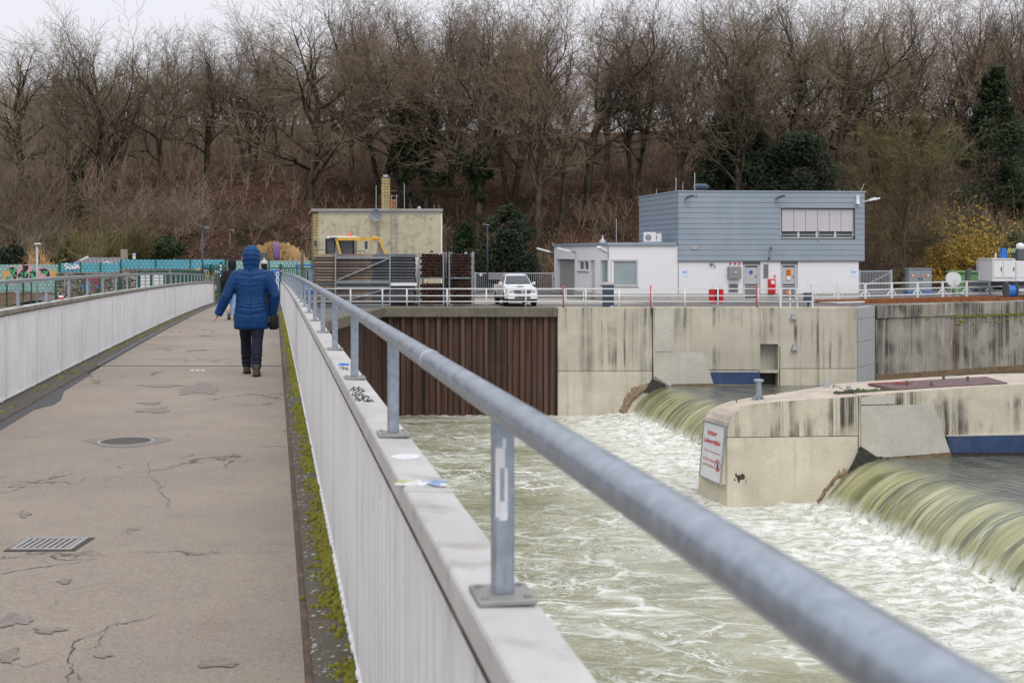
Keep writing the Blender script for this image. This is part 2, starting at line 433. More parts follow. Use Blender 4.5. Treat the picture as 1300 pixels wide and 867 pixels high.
def leaf_mat(name, a, b, spec=.3):
    q = N(name); v = q.coord('Object')
    c = q.mix(q.mrange(q.noise(v, .6, 3), .35, .65), a, b)
    c = q.mix(q.mrange(q.noise(v, 7, 3), .5, .7, 0, .5), c, tuple(x*1.7 for x in b[:3])+(1,))
    q.set(c, .55, 0, spec); return q.m
M['ivy'] = leaf_mat('ivy_leaves', (.012,.022,.010,1), (.030,.050,.020,1), .15)
M['holly'] = leaf_mat('dark_evergreen_leaves', (.014,.022,.012,1), (.030,.042,.022,1), .15)
M['conifer'] = leaf_mat('conifer_green', (.016,.026,.012,1), (.034,.050,.022,1), .12)
M['bush_green'] = leaf_mat('dull_green_leaves', (.03,.042,.02,1), (.07,.085,.035,1))
M['forsythia'] = leaf_mat('yellow_blossom', (.34,.20,.02,1), (.52,.33,.03,1))

def cap_dark_face():
    q = N('cap_with_dark_face'); v = q.coord('Object'); g = q.n('ShaderNodeNewGeometry'); nz = q.sep(g.outputs['Normal'])[2]
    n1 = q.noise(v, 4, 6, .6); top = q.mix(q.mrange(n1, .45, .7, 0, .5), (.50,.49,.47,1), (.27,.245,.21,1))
    face = q.mix(q.mrange(q.noise(v, 6, 6, .65), .35, .68), (.30,.28,.235,1), (.16,.145,.11,1))  # upright faces mottled grey-brown, darker than the top
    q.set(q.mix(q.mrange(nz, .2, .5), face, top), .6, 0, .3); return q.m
M['cap_dark_face'] = cap_dark_face()
M['stain_edge'] = pmat('brown_scoured_concrete', (.30,.225,.145,1), .9, var=.35, vscale=5, col2=(.09,.07,.045,1), c2amt=.75, c2scale=4, bump=.9, bscale=14, bdist=.04)
M['rack_steel'] = pmat('dull_rack_steel', (.27,.31,.34,1), .5, .35, var=.15, vscale=5)
def long_pipe():
    q = N('half_coated_pipe'); v = q.coord('Object'); s_ = q.sep(v); oi = q.n('ShaderNodeObjectInfo')
    n1 = q.noise(q.coord('Object', (.5,4,4)), 2.0, 6, .65)
    rust = q.mix(q.mrange(n1, .35, .65), (.085,.064,.052,1), (.215,.160,.122,1)); coat = q.mix(q.mrange(n1, .4, .65), (.038,.042,.055,1), (.085,.09,.105,1))
    m = q.mrange(q.math('ADD', s_[0], q.math('MULTIPLY', oi.outputs['Random'], .25)), .50, .60)
    c = q.mix(m, rust, coat); c = q.mix(1.0, c, q.mrange(oi.outputs['Random'], 0, 1, .45, 1.35, smooth=False), 'MULTIPLY')
    q.set(c, .5, .15, .4); return q.m
M['pipe_long'] = long_pipe(); M['pipe_dark'] = M['pipe_long']
# ================================================================== footbridge
BS = -.18875                                    # the bridge runs away from the camera to the left of straight ahead
def dz(Y): return -.0045*Y - 1.7e-4*max(Y, 0)**2
def BP(Y, xo, z): return (BS*Y + xo, Y, dz(Y) + z)
BR = Vector((1, -BS, 0)).normalized()           # across the bridge, to the right
BU = Vector((BS, 1, 0)).normalized()            # along the bridge
Y0, Y1 = -5.0, 63.4
def ground(px, py):
    """point of the bridge deck seen at that place of the photograph"""
    Y = 5.0
    for _ in range(40): Y = (CAMZ - dz(Y)) * F / (py - HOR)
    return (BS*Y + 0, Y, (px-650)/F*Y - BS*Y)   # x of axis, Y, offset
def sweep(mb, prof, Ys, closed=True, cap=True):
    n = len(prof); vs = []; fs = []
    for Y in Ys:
        for xo, z in prof: vs.append(BP(Y, xo, z))
    m = len(Ys)
    for i in range(m-1):
        for k in range(n if closed else n-1):
            k2 = (k+1) % n
            fs.append((i*n+k, (i+1)*n+k, (i+1)*n+k2, i*n+k2))
    if cap and closed:
        fs.append(tuple(range(n))); fs.append(tuple(reversed([(m-1)*n+k for k in range(n)])))
    return mb.add(vs, fs)
YS = [Y0 + i*(Y1-Y0)/70 for i in range(71)]

mb = MB(); sweep(mb, [(-3.32,-.06), (.62,-.06), (.62,-.42), (-.2,-.62), (-2.5,-.62), (-3.32,-.42)], YS)
structure(mb.build('bridge_deck', M['kerb'], fix=True))
mb = MB(); sweep(mb, [(-2.64,0), (.118,0), (.118,-.055), (-2.64,-.055)], YS)
structure(mb.build('bridge_path', M['asphalt'], fix=True))
mb = MB(); sweep(mb, [(.150,.012), (.60,.020), (.60,-.055), (.150,-.055)], YS)
structure(mb.build('kerb_strip', M['kerb'], fix=True))
mb = MB(); sweep(mb, [(-3.30,.03), (-2.70,.022), (-2.69,.0), (-2.69,-.055), (-3.30,-.055)], YS)
structure(mb.build('kerb_strip', M['kerb'], fix=True))
# joint between path and kerb: rusty on the water side, tar on the other
mb = MB(); sweep(mb, [(.118,-.004), (.126,.008), (.150,.002), (.150,-.05), (.118,-.05)], YS)
structure(mb.build('path_joint', M['joint_rust'], fix=True))
ys2 = [Y0 + i*.5 for i in range(int((18.6-Y0)/.5))]
mb = MB(); n = len(ys2)
vs = []; fs = []
for i, Y in enumerate(ys2):
    w = .11 + .05*float(gnoise(Y*.35, 3.3)) + (.13 if 13.8 < Y < 15.5 else 0) * (1 if Y < 14.9 else .5)
    vs += [BP(Y, -2.69, .004), BP(Y, -2.69+max(.05, w), .004)]
fs = [(2*i, 2*i+1, 2*i+3, 2*i+2) for i in range(n-1)]
mb.add(vs, fs); structure(mb.build('path_joint', M['tar']))
mb = MB(); sweep(mb, [(-2.69,.006), (-2.645,.010), (-2.64,-.02), (-2.69,-.02)], [19.3+i*1.0 for i in range(44)])
structure(mb.build('path_joint', M['tar'], fix=True))
mb = MB(); sweep(mb, [(-2.715,.024), (-2.69,.03), (-2.69,-.02), (-2.715,-.02)], [19.3+i*1.0 for i in range(44)])
structure(mb.build('path_joint', M['galv'], fix=True))

# patches and cracks that the photograph shows
def patch(px, py, w, h, seed, mat='patch', z=.004):
    ax, Y, xo = ground(px, py); r = random.Random(seed)
    n = 46; vs = [BP(Y, xo, z)]
    sx = .8*w/2/F*Y; sy = .8*h/2 * Y*Y/(F*1.6)
    for k in range(n):
        t = 2*PI*k/n; q = 1 + .20*(r.random()-.5) + .22*math.sin(3*t+seed) + .14*math.sin(5*t+seed*2.1) + .09*math.sin(9*t+seed)
        vs.append(BP(Y + math.sin(t)*sy*q, xo + math.cos(t)*sx*q, z))
    mb = MB(); mb.add(vs, [(0, 1+k, 1+(k+1) % n) for k in range(n)])
    structure(mb.build('path_patch', M[mat]))
for i, (px, py, w, h) in enumerate([(254,494,58,17), (196,521,48,8), (190,512,34,4), (205,490,60,4), (62,800,50,11), (18,787,52,20), (276,842,62,15), (8,833,40,22), (82,738,20,9), (32,654,16,8), (130,833,30,6)]):
    patch(px, py, w, h, i+3)
def crack(pts, w=.006):
    r = random.Random(len(pts)*7+int(pts[0][0])); g = [ground(*p) for p in pts]; fine = []
    for a, b in zip(g[:-1], g[1:]):
        for k in range(6):
            t = k/6; fine.append(((a[1]+(b[1]-a[1])*t) + (r.random()-.5)*.03, (a[2]+(b[2]-a[2])*t) + (r.random()-.5)*.03))
    fine.append(g[-1][1:]); vs = []
    for i, (Y, xo) in enumerate(fine):
        a = fine[max(i-1, 0)]; b = fine[min(i+1, len(fine)-1)]
        d = Vector((b[0]-a[0], b[1]-a[1]));  d = d.normalized() if d.length > 1e-6 else Vector((1,0))
        ww = w*.38*(.25+1.1*r.random()**1.5)*min(1, .25+min(i, len(fine)-1-i)*.12)
        vs += [BP(Y - d.y*ww, xo + d.x*ww, .003), BP(Y + d.y*ww, xo - d.x*ww, .003)]
    return vs, [(2*i, 2*i+1, 2*i+3, 2*i+2) for i in range(len(fine)-1)]
mb = MB()
for c, w in [([(205,578),(190,588),(188,606),(200,612),(203,624),(214,634),(212,644),(224,650)], .006),
          ([(84,868),(90,848),(84,834),(98,815),(130,800),(142,793),(165,790),(224,775)], .008), ([(142,793),(125,818),(110,826)], .006),
          ([(84,848),(102,858),(98,868)], .006), ([(0,657),(26,652),(46,638)], .005), ([(92,750),(112,743),(170,736)], .005), ([(62,772),(78,762)], .007),
          ([(0,842),(40,846),(74,834)], .006), ([(226,605),(200,600),(186,606)], .004), ([(74,622),(98,614),(110,606),(140,602)], .004), ([(244,560),(222,566),(202,566)], .004),
          ([(246,545),(240,552),(236,560)], .005), ([(26,612),(46,620),(50,612)], .004), ([(124,750),(134,744)], .006), ([(240,604),(262,606)], .003)]:
    a, b = crack(c, w); mb.add(a, b)
structure(mb.build('path_crack', M['crack']))
_, Ym, xm = ground(160, 560.5)
g = thing('manhole_cover', 'round dark manhole cover filled with asphalt in the middle of the path', 'manhole', BP(Ym, xm, 0))
b = Vector(BP(Ym, xm, 0))
MB().lathe(b, [(.02,-.03),(.205,-.03),(.212,.004),(.02,.0045)], 36).build('cover', M['patch_dark'], g)
MB().lathe(b, [(.214,-.03),(.240,-.03),(.243,.006),(.216,.006)], 36, cap=False).build('rim', M['plate'], g)
mb = MB(); vs = [tuple(b+Vector((0,0,.002)))]; r = random.Random(5)
for k in range(40):
    t = 2*PI*k/40; q_ = .29+.05*r.random()+.04*math.sin(3*t); vs.append(BP(b.y+q_*math.sin(t), xm+q_*1.12*math.cos(t), .0025))
mb.add(vs, [(0, 1+k, 1+(k+1) % 40) for k in range(40)]); structure(mb.build('path_patch', M['patch']))
# expansion joint across the bridge
Yj = 19.35
mb = MB(); sweep(mb, [(-2.95,.005), (.5,.005), (.5,-.02), (-2.95,-.02)], [Yj-.035, Yj+.035]); structure(mb.build('path_joint', M['crack'], fix=True))
mb = MB()
for k in range(3):
    mb.box(BS*18.5-1.22+k*.08, BS*18.5-1.17+k*.08, 18.45, 18.53, dz(18.5)+.001, dz(18.5)+.012)
tag(mb.build('metal_stud', M['sticker']), 'three small white metal studs set in the path before the dark joint', 'road stud')

# drain
_, Yd, xd = ground(63, 691)
g = thing('drain_grate', 'rusty slotted drain grate set in the worn asphalt path', 'drain', BP(Yd, xd, 0))
fr = MB(); w2, d2 = .172, .145; b = Vector(BP(Yd, xd, 0))
for (x0, x1, y0, y1) in ((-w2,w2,-d2,-d2+.028), (-w2,w2,d2-.028,d2), (-w2,-w2+.028,-d2+.028,d2-.028), (w2-.028,w2,-d2+.028,d2-.028)):
    fr.box(b.x+x0, b.x+x1, b.y+y0, b.y+y1, b.z-.03, b.z+.009)
fr.build('frame', M['plate'], g)
pan = MB().box(b.x-w2+.02, b.x+w2-.02, b.y-d2+.02, b.y+d2-.02, b.z-.02, b.z+.0025); pan.build('dark_pit', M['crack'], g)
for k in range(8):
    x = b.x - .125 + k*.0357
    MB().hexa([(x-.011,b.y-d2+.03,b.z-.02),(x+.009,b.y-d2+.03,b.z-.02),(x+.013,b.y+d2-.03,b.z-.02),(x-.007,b.y+d2-.03,b.z-.02)],
              [(x-.011,b.y-d2+.03,b.z+.007),(x+.009,b.y-d2+.03,b.z+.007),(x+.013,b.y+d2-.03,b.z+.007),(x-.007,b.y+d2-.03,b.z+.007)]).build('bar', M['plate'], g)
mb = MB(); ring = [(-w2-.02,-d2-.03),(w2+.025,-d2-.02),(w2+.03,d2+.02),(-w2-.01,d2+.03)]
mb.add([(b.x+x, b.y+y, dz(b.y+y)+.004) for x, y in ring], [(0,1,2,3)]); structure(mb.build('path_patch', M['crack']))

# ---------------------------------------------------------------- parapets
P_STEP, P_FIRST, RAILH, CAPH = 1.85, 2.014, 1.361, 1.058
def parapet(side, label):
    """side +1: the one beside the camera, -1: the far one"""
    xp = .365 if side > 0 else -3.04             # posts
    s = side
    inner, outer = (-.058, .051)                 # cap edges seen from the post line, towards the path negative
    q = lambda o: xp + s*o
    ths = thing('bridge_railing', label, 'railing', BP(0, xp, 0), 'railings of the footbridge')
    rail_pts = [BP(-5 + i*.9, xp, RAILH) for i in range(77) if -5 + i*.9 < 64.6]
    MB().tube(rail_pts, .0245, 20).build('handrail', M['galv'], ths, smooth=True)
    for Yc in [P_FIRST + .93 + k*5.55 for k in range(-1, 12)]:
        MB().tube([BP(Yc-.012, xp, RAILH), BP(Yc+.012, xp, RAILH)], .0258, 20).build('rail_sleeve', M['galv_far'], ths, smooth=True)
    for k in range(-3, 34):
        Yp = P_FIRST + k*P_STEP
        if Yp > 63.2: break
        w, t = .0235, .0165
        post = MB(); post.M = Matrix.Translation(Vector(BP(Yp, xp, 0))) @ Matrix.Rotation(math.atan(.18875), 4, 'Z')
        post.box(-w*.72, w*.72, -w*.72, w*.72, CAPH+.008, RAILH-.012)
        po = post.build('post', M['galv'], ths, bevel=.004)
        pl = MB(post.M); pl.box(-.047, .047, -.052, .052, CAPH+.0005, CAPH+.0095)
        pl.build('base_plate', M['plate'], po, bevel=.002)
        if k < 5 and s > 0:
            for bx_ in (-.034, .034):
                for by_ in (-.036, .036): MB(post.M).lathe((bx_, by_, CAPH), [(.006,.0075),(.006,.0125),(.002,.0140)], 6).build('bolt', M['plate'], po)
        ya, yb = Yp - P_STEP/2 + .004, Yp + P_STEP/2 - .004
        # cap: folded metal, rounded towards the path
        cp = MB(); prof = [(q(inner+.010), CAPH), (q(outer), CAPH-.004), (q(outer), CAPH-.055), (q(outer-.012), CAPH-.055), (q(outer-.012), CAPH-.02), (q(inner+.012), CAPH-.02), (q(inner+.012), CAPH-.058), (q(inner), CAPH-.058), (q(inner), CAPH-.010), (q(inner+.003), CAPH-.004)]
        sweep(cp, prof, [ya, (ya+yb)/2, yb]); cp.build('cap', M['cap'] if s > 0 else M['cap_dark_face'], ths, fix=True)
        # ribbed panel
        pn = MB(); face = q(-.049); dep = .018*s
        ztop, zbot = CAPH-.075, .075
        ribs = []; y = ya + .09; pitch = (yb-ya-.18)/13
        for i in range(13):
            a = y + i*pitch; ribs += [(a, 0), (a+pitch*.34, 0), (a+pitch*.5, 1), (a+pitch*.84, 1)]
        ribs = [(ya, 0), (ya+.012, 0)] + ribs + [(yb-.09, 0), (yb, 0)]
        vs = []; fs = []
        for (Y, d) in ribs:
            vs += [BP(Y, face + d*dep, zbot), BP(Y, face + d*dep, ztop), BP(Y, face + .022*s + d*dep, ztop), BP(Y, face + .022*s + d*dep, zbot)]
        for i in range(len(ribs)-1):
            for k in range(4):
                fs.append((i*4+k, i*4+(k+1) % 4, (i+1)*4+(k+1) % 4, (i+1)*4+k))
        L = (len(ribs)-1)*4; fs += [(0,1,2,3), (L+3, L+2, L+1, L)]
        pn.add(vs, fs); pn.build('panel', M['white_panel'], ths, fix=True)
        # seam bar under the cap, support foot
        sb = MB(); sweep(sb, [(q(-.0565), CAPH-.0585), (q(.045), CAPH-.0585), (q(.045), CAPH-.0745), (q(-.0565), CAPH-.0745)], [ya, yb]); sb.build('seam', M['seam_dark'], ths, fix=True)
        ft = MB(); ft.M = Matrix.Translation(Vector(BP(ya, q(.012), 0))) @ Matrix.Rotation(math.atan(.18875), 4, 'Z')
        ft.box(-.040, .036, -.022, .022, -.02, CAPH-.08); ft.build('foot', M['white_panel'], ths, bevel=.003)
        lip = MB(); vs = []; fs = []
        for (Y, d) in ribs:
            e = -.064 if d else -.057
            vs += [BP(Y, q(e), .058), BP(Y, q(e), .073), BP(Y, q(-.02), .073), BP(Y, q(-.02), .058)]
        fs = [(i*4+kk, i*4+(kk+1) % 4, (i+1)*4+(kk+1) % 4, (i+1)*4+kk) for i in range(len(ribs)-1) for kk in range(4)] + [(0,1,2,3), (L+3, L+2, L+1, L)]
        lip.add(vs, fs); lip.build('bottom_flange', M['white_panel'], ths, fix=True)
    return ths
R1 = parapet(+1, 'white ribbed bridge railing with grey tube handrail on the weir side')
R2 = parapet(-1, 'white ribbed bridge railing curving down to the green gate, across the path')

# stickers and scribbles on the cap
def cap_pt(px, py):
    Y = 3.0
    for _ in range(40): Y = (CAMZ - dz(Y) - CAPH) * F / (py - HOR)
    return Y, (px-650)/F*Y - BS*Y
Y, xo = cap_pt(515, 580)
mb = MB(); mb.lathe(BP(Y, xo, CAPH+.0005), [(.039,-.004),(.040,.0015),(.036,.0028)], 28); tag(mb.build('round_sticker', M['sticker'], smooth=False), 'round white sticker on the railing cap behind the second post', 'sticker')
Y, xo = cap_pt(533, 613)
mb = MB([]) if False else MB()
r = random.Random(4); mats = [M['sticker'], pmat('sticker_blue', (.25,.36,.55,1), .5), pmat('sticker_yellow', (.46,.43,.16,1), .5)]
for k in range(26):
    mb.cur = 0 if k < 17 else (1 if k < 23 else 2)
    cx = xo - .048 + .098*r.random() if k < 17 else (xo + .03 + .02*r.random() if k < 23 else xo - .05 + .014*r.random())
    cy = Y + (r.random()-.5)*.06; a = .008 + .018*r.random(); b2 = .006+.010*r.random()
    pts = [BP(cy + b2*math.sin(t*PI/3)*(.6+.6*r.random()), cx + a*math.cos(t*PI/3)*(.6+.6*r.random()), CAPH + .0015 + k*.00004) for t in range(6)]
    mb.add([tuple(Vector(p)-Vector((0,0,.003))) for p in pts] + pts, [tuple(range(6,12))] + [(i, (i+1) % 6, 6+(i+1) % 6, 6+i) for i in range(6)])
tag(mb.build('torn_sticker', mats), 'torn white, blue and yellow sticker remains on the railing cap', 'sticker')
# sticker wrapped on the first post
mb = MB(); post_x, post_y = BP(P_FIRST, .365, 0)[:2]; zz = dz(P_FIRST)
mb.M = Matrix.Translation((post_x, post_y, zz)) @ Matrix.Rotation(math.atan(.18875), 4, 'Z')
w = .0235*.72
for (a0, a1, z0, z1) in ((-.85,.05,1.268,1.300), (-.85,-.45,1.19,1.268), (.0,.3,1.215,1.268), (-.5,.3,1.185,1.215), (-.2,.15,1.30,1.315)):
    mb.box(a0*w, a1*w, -w-.0012, -w+.001, z0, z1)
tag(mb.build('peeled_sticker', M['sticker']), 'peeling white sticker on the railing post that stands closest', 'sticker')
def scribble(name, label, strokes, mat, thick=.0022):
    mb = MB()
    for st in strokes:
        pts = []
        for px, py in st:
            Y, xo = cap_pt(px, py); pts.append(BP(Y, xo, CAPH+.0012))
        mb.tube(pts, [thick]*len(pts), 5)
    return tag(mb.build(name, mat), label, 'graffiti')
def sc(pts): return [(430 + x/4.815, 460 + y/4.815) for x, y in pts]
scribble('marker_tag', 'black marker scribble on the railing cap before the third post', [sc([(70,172),(95,150),(88,178),(118,156),(125,150),(118,180),(140,160),(158,178)]), sc([(80,195),(110,182),(100,205),(128,190),(150,172)]),
    sc([(82,205),(105,200),(100,222),(128,200),(150,195),(140,218),(165,205),(185,212),(170,236),(205,232),(212,238)]), sc([(100,232),(122,222),(120,240),(148,225),(160,240),(196,240)]), sc([(110,215),(135,232),(160,215)])], M['ink'])
scribble('blue_tag', 'short blue marker stroke on the railing cap by the third post', [sc([(0,14),(22,10),(45,13),(62,12)]), sc([(2,18),(30,16),(60,17)])], M['blue_ink'], .004)
scribble('faint_tag', 'faint black loop scribbled on the railing cap below a blue stroke', [sc([(2,38),(20,26),(34,30),(20,44),(38,40),(52,30),(46,46),(62,44)])], M['ink'], .0016)
Y, xo = -0.0, 0
mb = MB(); b = Vector(BP(17.8, -3.01, CAPH)); mb.lathe(b, [(.034,0),(.036,.045),(.030,.06)], 12)
o = tag(mb.build('paper_cup', [M['sticker']], smooth=True), 'small white cup with red band left on the railing cap', 'cup')
MB().lathe(b, [(.0362,.012),(.0368,.034)], 12).build('red_band', M['red'], o)

# moss along the foot of the railing beside the camera
mb = MB(); r = random.Random(21)
ico_v = []; 
def blob(mb, c, rx, ry, rz, seed):
    n, m = 7, 4; vs = [(c[0], c[1], c[2]+rz)]; fs = []
    rr = random.Random(seed)
    for j in range(1, m):
        for k in range(n):
            t = 2*PI*k/n + j*.4; a = j/(m-1)*PI/2; q = .75+.5*rr.random()
            vs.append((c[0]+rx*math.sin(a)*math.cos(t)*q, c[1]+ry*math.sin(a)*math.sin(t)*q, c[2]+rz*math.cos(a)*q - (.006 if j == m-1 else 0)))
    for k in range(n): fs.append((0, 1+k, 1+(k+1) % n))
    for j in range(m-2):
        for k in range(n): fs.append((1+j*n+k, 1+(j+1)*n+k, 1+(j+1)*n+(k+1) % n, 1+j*n+(k+1) % n))
    mb.add(vs, fs)
cnt = 0
Yc = 2.6
while Yc < 44:
    dens = float(fbm(Yc*1.3, 1.7, 0, 3))*1.3 + .36
    if dens > .02:
        for _ in range(int(70*min(1, dens*2.2) * (1 if Yc < 14 else .45))):
            ed = abs(r.gauss(0, .055)); xo = .315 - ed + .02*r.random(); Yb = Yc + .26*r.random()
            s = (.006 + .012*r.random())*(1 if Yc < 14 else 1.5)*(1.25 - min(1, ed/.14)*.6)
            blob(mb, BP(Yb, xo, .014), s*1.25, s*1.35, s*(.7+.7*r.random()), cnt); cnt += 1
    Yc += .26
tag(mb.build('moss', M['moss'], smooth=True), kind='stuff')
mb = MB()
for _ in range(230):
    Yb = 6 + 40*r.random()**1.3; ed = abs(r.gauss(0, .1)); 
    if float(fbm(Yb*.6, 9.1, 0, 3)) < -.05: continue
    s = .012+.02*r.random(); blob(mb, BP(Yb, -2.99+ed, .026), s*1.4, s*1.6, s*.5, cnt); cnt += 1
tag(mb.build('moss', M['moss'], smooth=True), kind='stuff')
mb = MB()
for _ in range(900):
    Yb = 2.6 + 24*r.random()**2; xo = .155 + .17*r.random(); s = .003+.008*r.random()**2
    blob(mb, BP(Yb, xo, .013), s*1.4, s*1.2, s*.7, cnt); cnt += 1
tag(mb.build('gravel', pmat('pale_grit', (.34,.32,.29,1), .9, var=.4, vscale=30)), kind='stuff')
# ================================================================== river, weir
WB0 = (10.30, 42.2); WS = -.185                 # foot line of the weir: a point and dx/dy
def xb(Y): return WB0[0] + WS*(Y - WB0[1])
NX, NY = 1/math.hypot(1, WS), -WS/math.hypot(1, WS)   # points upstream
def foam_mat():
    q = N('churned_river_water'); geo = q.n('ShaderNodeNewGeometry'); pos = geo.outputs['Position']
    sx = q.sep(pos)
    d = q.math('SUBTRACT', q.math('MULTIPLY_ADD', sx[1], -WS, sx[0]), WB0[0] - WS*WB0[1])      # metres upstream of the foot of the weir (negative: downstream)
    def warp(vec, scale, amt, det=4):
        w = q.n('ShaderNodeVectorMath', operation='MULTIPLY_ADD'); q.link(q.noise(vec, scale, det, .6, out='Color'), w.inputs[0])
        w.inputs[1].default_value = (amt, amt, 0); q.link(vec, w.inputs[2]); return w.outputs[0]
    mp = q.n('ShaderNodeMapping'); q.link(pos, mp.inputs[0]); mp.inputs['Rotation'].default_value = (0,0,.18); mp.inputs['Scale'].default_value = (.72,1.15,0)
    v = mp.outputs[0]
    wv = warp(warp(v, .33, 2.6, 3), 1.7, .55, 5)
    def web(scale, w0, w1, vec):
        return q.mrange(q.voro(vec, scale, 'DISTANCE_TO_EDGE'), w0, w1, 1, 0)
    def rill(vec, scale, det, width, r=.62, dist=.6):
        # filaments: where a ragged noise crosses its middle value
        return q.mrange(q.math('ABSOLUTE', q.math('SUBTRACT', q.noise(vec, scale, det, r, dist), .5)), 0, width, 1, 0)
    w2 = warp(warp(v, .30, 3.0, 3), 1.3, .9, 4)
    m1 = q.mrange(q.noise(v, .42, 4, .6), .38, .60); m2 = q.mrange(q.noise(w2, .9, 4, .6), .40, .60); m3 = q.mrange(q.noise(v, .26, 4, .6), .40, .58)
    big = q.noise(v, .15, 4, .6)
    e1 = q.math('MULTIPLY', web(.60, .0, .060, w2), q.mrange(m2, 0, 1, .35, 1))
    e2 = q.math('MULTIPLY', rill(w2, 1.5, 6, .027), m1)
    e3 = q.math('MULTIPLY', rill(w2, 3.2, 6, .026, .66), q.mrange(m3, 0, 1, .15, .95))
    e4 = q.math('MULTIPLY', web(3.4, .0, .10, warp(w2, 3.0, .25, 3)), q.math('MULTIPLY', m2, q.mrange(m1, 0, 1, .9, .1)))
    lace = q.math('MAXIMUM', q.math('MAXIMUM', e1, e2), q.math('MAXIMUM', e3, e4))
    lump = q.math('MULTIPLY', q.mrange(q.noise(w2, 2.2, 8, .70), .54, .64), q.mrange(big, .40, .60, .15, .95))
    froth = q.math('MULTIPLY', q.mrange(q.noise(w2, 7.5, 5, .7), .44, .60), q.math('MULTIPLY', q.mrange(m1, 0, 1, .0, .6), m2))
    near = q.mrange(q.math('ADD', d, q.math('MULTIPLY', q.math('SUBTRACT', q.noise(v, .3, 4, .6), .5), 9)), -10.0, -.2, 0, 1)
    foam = q.math('MAXIMUM', lace, q.math('MAXIMUM', lump, froth))
    foam = q.math('MULTIPLY', foam, q.mrange(big, .36, .56, .22, 1.0))
    churn = q.math('MULTIPLY', near, q.mrange(q.noise(warp(v, 1.1, .9), 2.3, 9, .75), .42, .55))
    foam = q.math('MAXIMUM', foam, churn, clamp=True)
    milky = q.mix(near, q.mix(q.mrange(q.noise(wv, .38, 5, .6), .35, .65), (.205,.208,.112,1), (.300,.300,.190,1)), (.40,.40,.29,1))
    milky = q.mix(q.mrange(q.noise(q.coord('Object', (.35,1.0,1)), .35, 5, .6), .60, .70, 0, .75), milky, (.13,.135,.085,1))
    fine = q.noise(v, 14, 5, .7)
    fcol = q.mix(q.mrange(fine, .3, .7), (.66,.67,.62,1), (.84,.85,.82,1))
    c = q.mix(q.math('MULTIPLY', foam, .93), milky, fcol)
    q.set(c, q.mrange(foam, 0, 1, .18, .75, smooth=False), 0, .3)
    rip = q.noise(warp(v, 1.0, .8), 2.4, 6, .6)
    h = q.math('ADD', q.math('MULTIPLY', rip, .8), q.math('MULTIPLY', foam, q.math('ADD', .12, q.math('MULTIPLY', fine, .35))))
    q.bump(h, .55, .09); return q.m
M['foam_water'] = foam_mat()

def grid_mesh(name, xs, ys, zf, mat, mask=None, smooth=True):
    Xg, Yg = np.meshgrid(xs, ys); Zg = zf(Xg, Yg)
    me = bpy.data.meshes.new(name); nx, ny = len(xs), len(ys)
    co = np.stack([Xg, Yg, Zg], -1).reshape(-1, 3)
    idx = np.arange(nx*ny).reshape(ny, nx)
    quads = np.stack([idx[:-1,:-1], idx[:-1,1:], idx[1:,1:], idx[1:,:-1]], -1).reshape(-1, 4)
    if mask is not None:
        keep = mask(co[quads].mean(1)); quads = quads[keep]
        used = np.unique(quads); remap = -np.ones(len(co), int); remap[used] = np.arange(len(used)); co = co[used]; quads = remap[quads]
    me.vertices.add(len(co)); me.vertices.foreach_set('co', co.astype(np.float32).ravel())
    nq = len(quads); me.loops.add(nq*4); me.loops.foreach_set('vertex_index', quads.astype(np.int32).ravel())
    me.polygons.add(nq); me.polygons.foreach_set('loop_start', np.arange(0, nq*4, 4, dtype=np.int32)); me.polygons.foreach_set('loop_total', np.full(nq, 4, dtype=np.int32))
    me.polygons.foreach_set('use_smooth', [smooth]*nq)
    me.update(calc_edges=True); me.materials.append(mat)
    o = bpy.data.objects.new(name, me); COL.objects.link(o); return o

def zwater(x, y):
    d = x - (WB0[0] + WS*(y - WB0[1]))
    near = np.clip(1 + d/9.0, 0, 1)**1.5
    a = .035 + .10*near
    n2 = np.clip(1 + (d+.2)/2.6, 0, 1)
    ridge = 1-np.abs(fbm(x*1.5, y*1.7, 9, 4))*1.6
    return WATER + a*fbm(x*.55, y*.75, 0, 4) + (.02 + .07*near)*fbm(x*2.1, y*2.6, 5, 3) - .02 + .20*n2*np.clip(ridge, -.3, 1) + .07*n2*fbm(x*5, y*5, 2, 3) - .05*n2
xs = np.arange(-20, 18.01, .11); ys = np.arange(8, 66.5, .11)
structure(grid_mesh('river_water', xs, ys, zwater, M['foam_water'], lambda c: c[:,0] < WB0[0] + WS*(c[:,1]-WB0[1]) + 1.4))

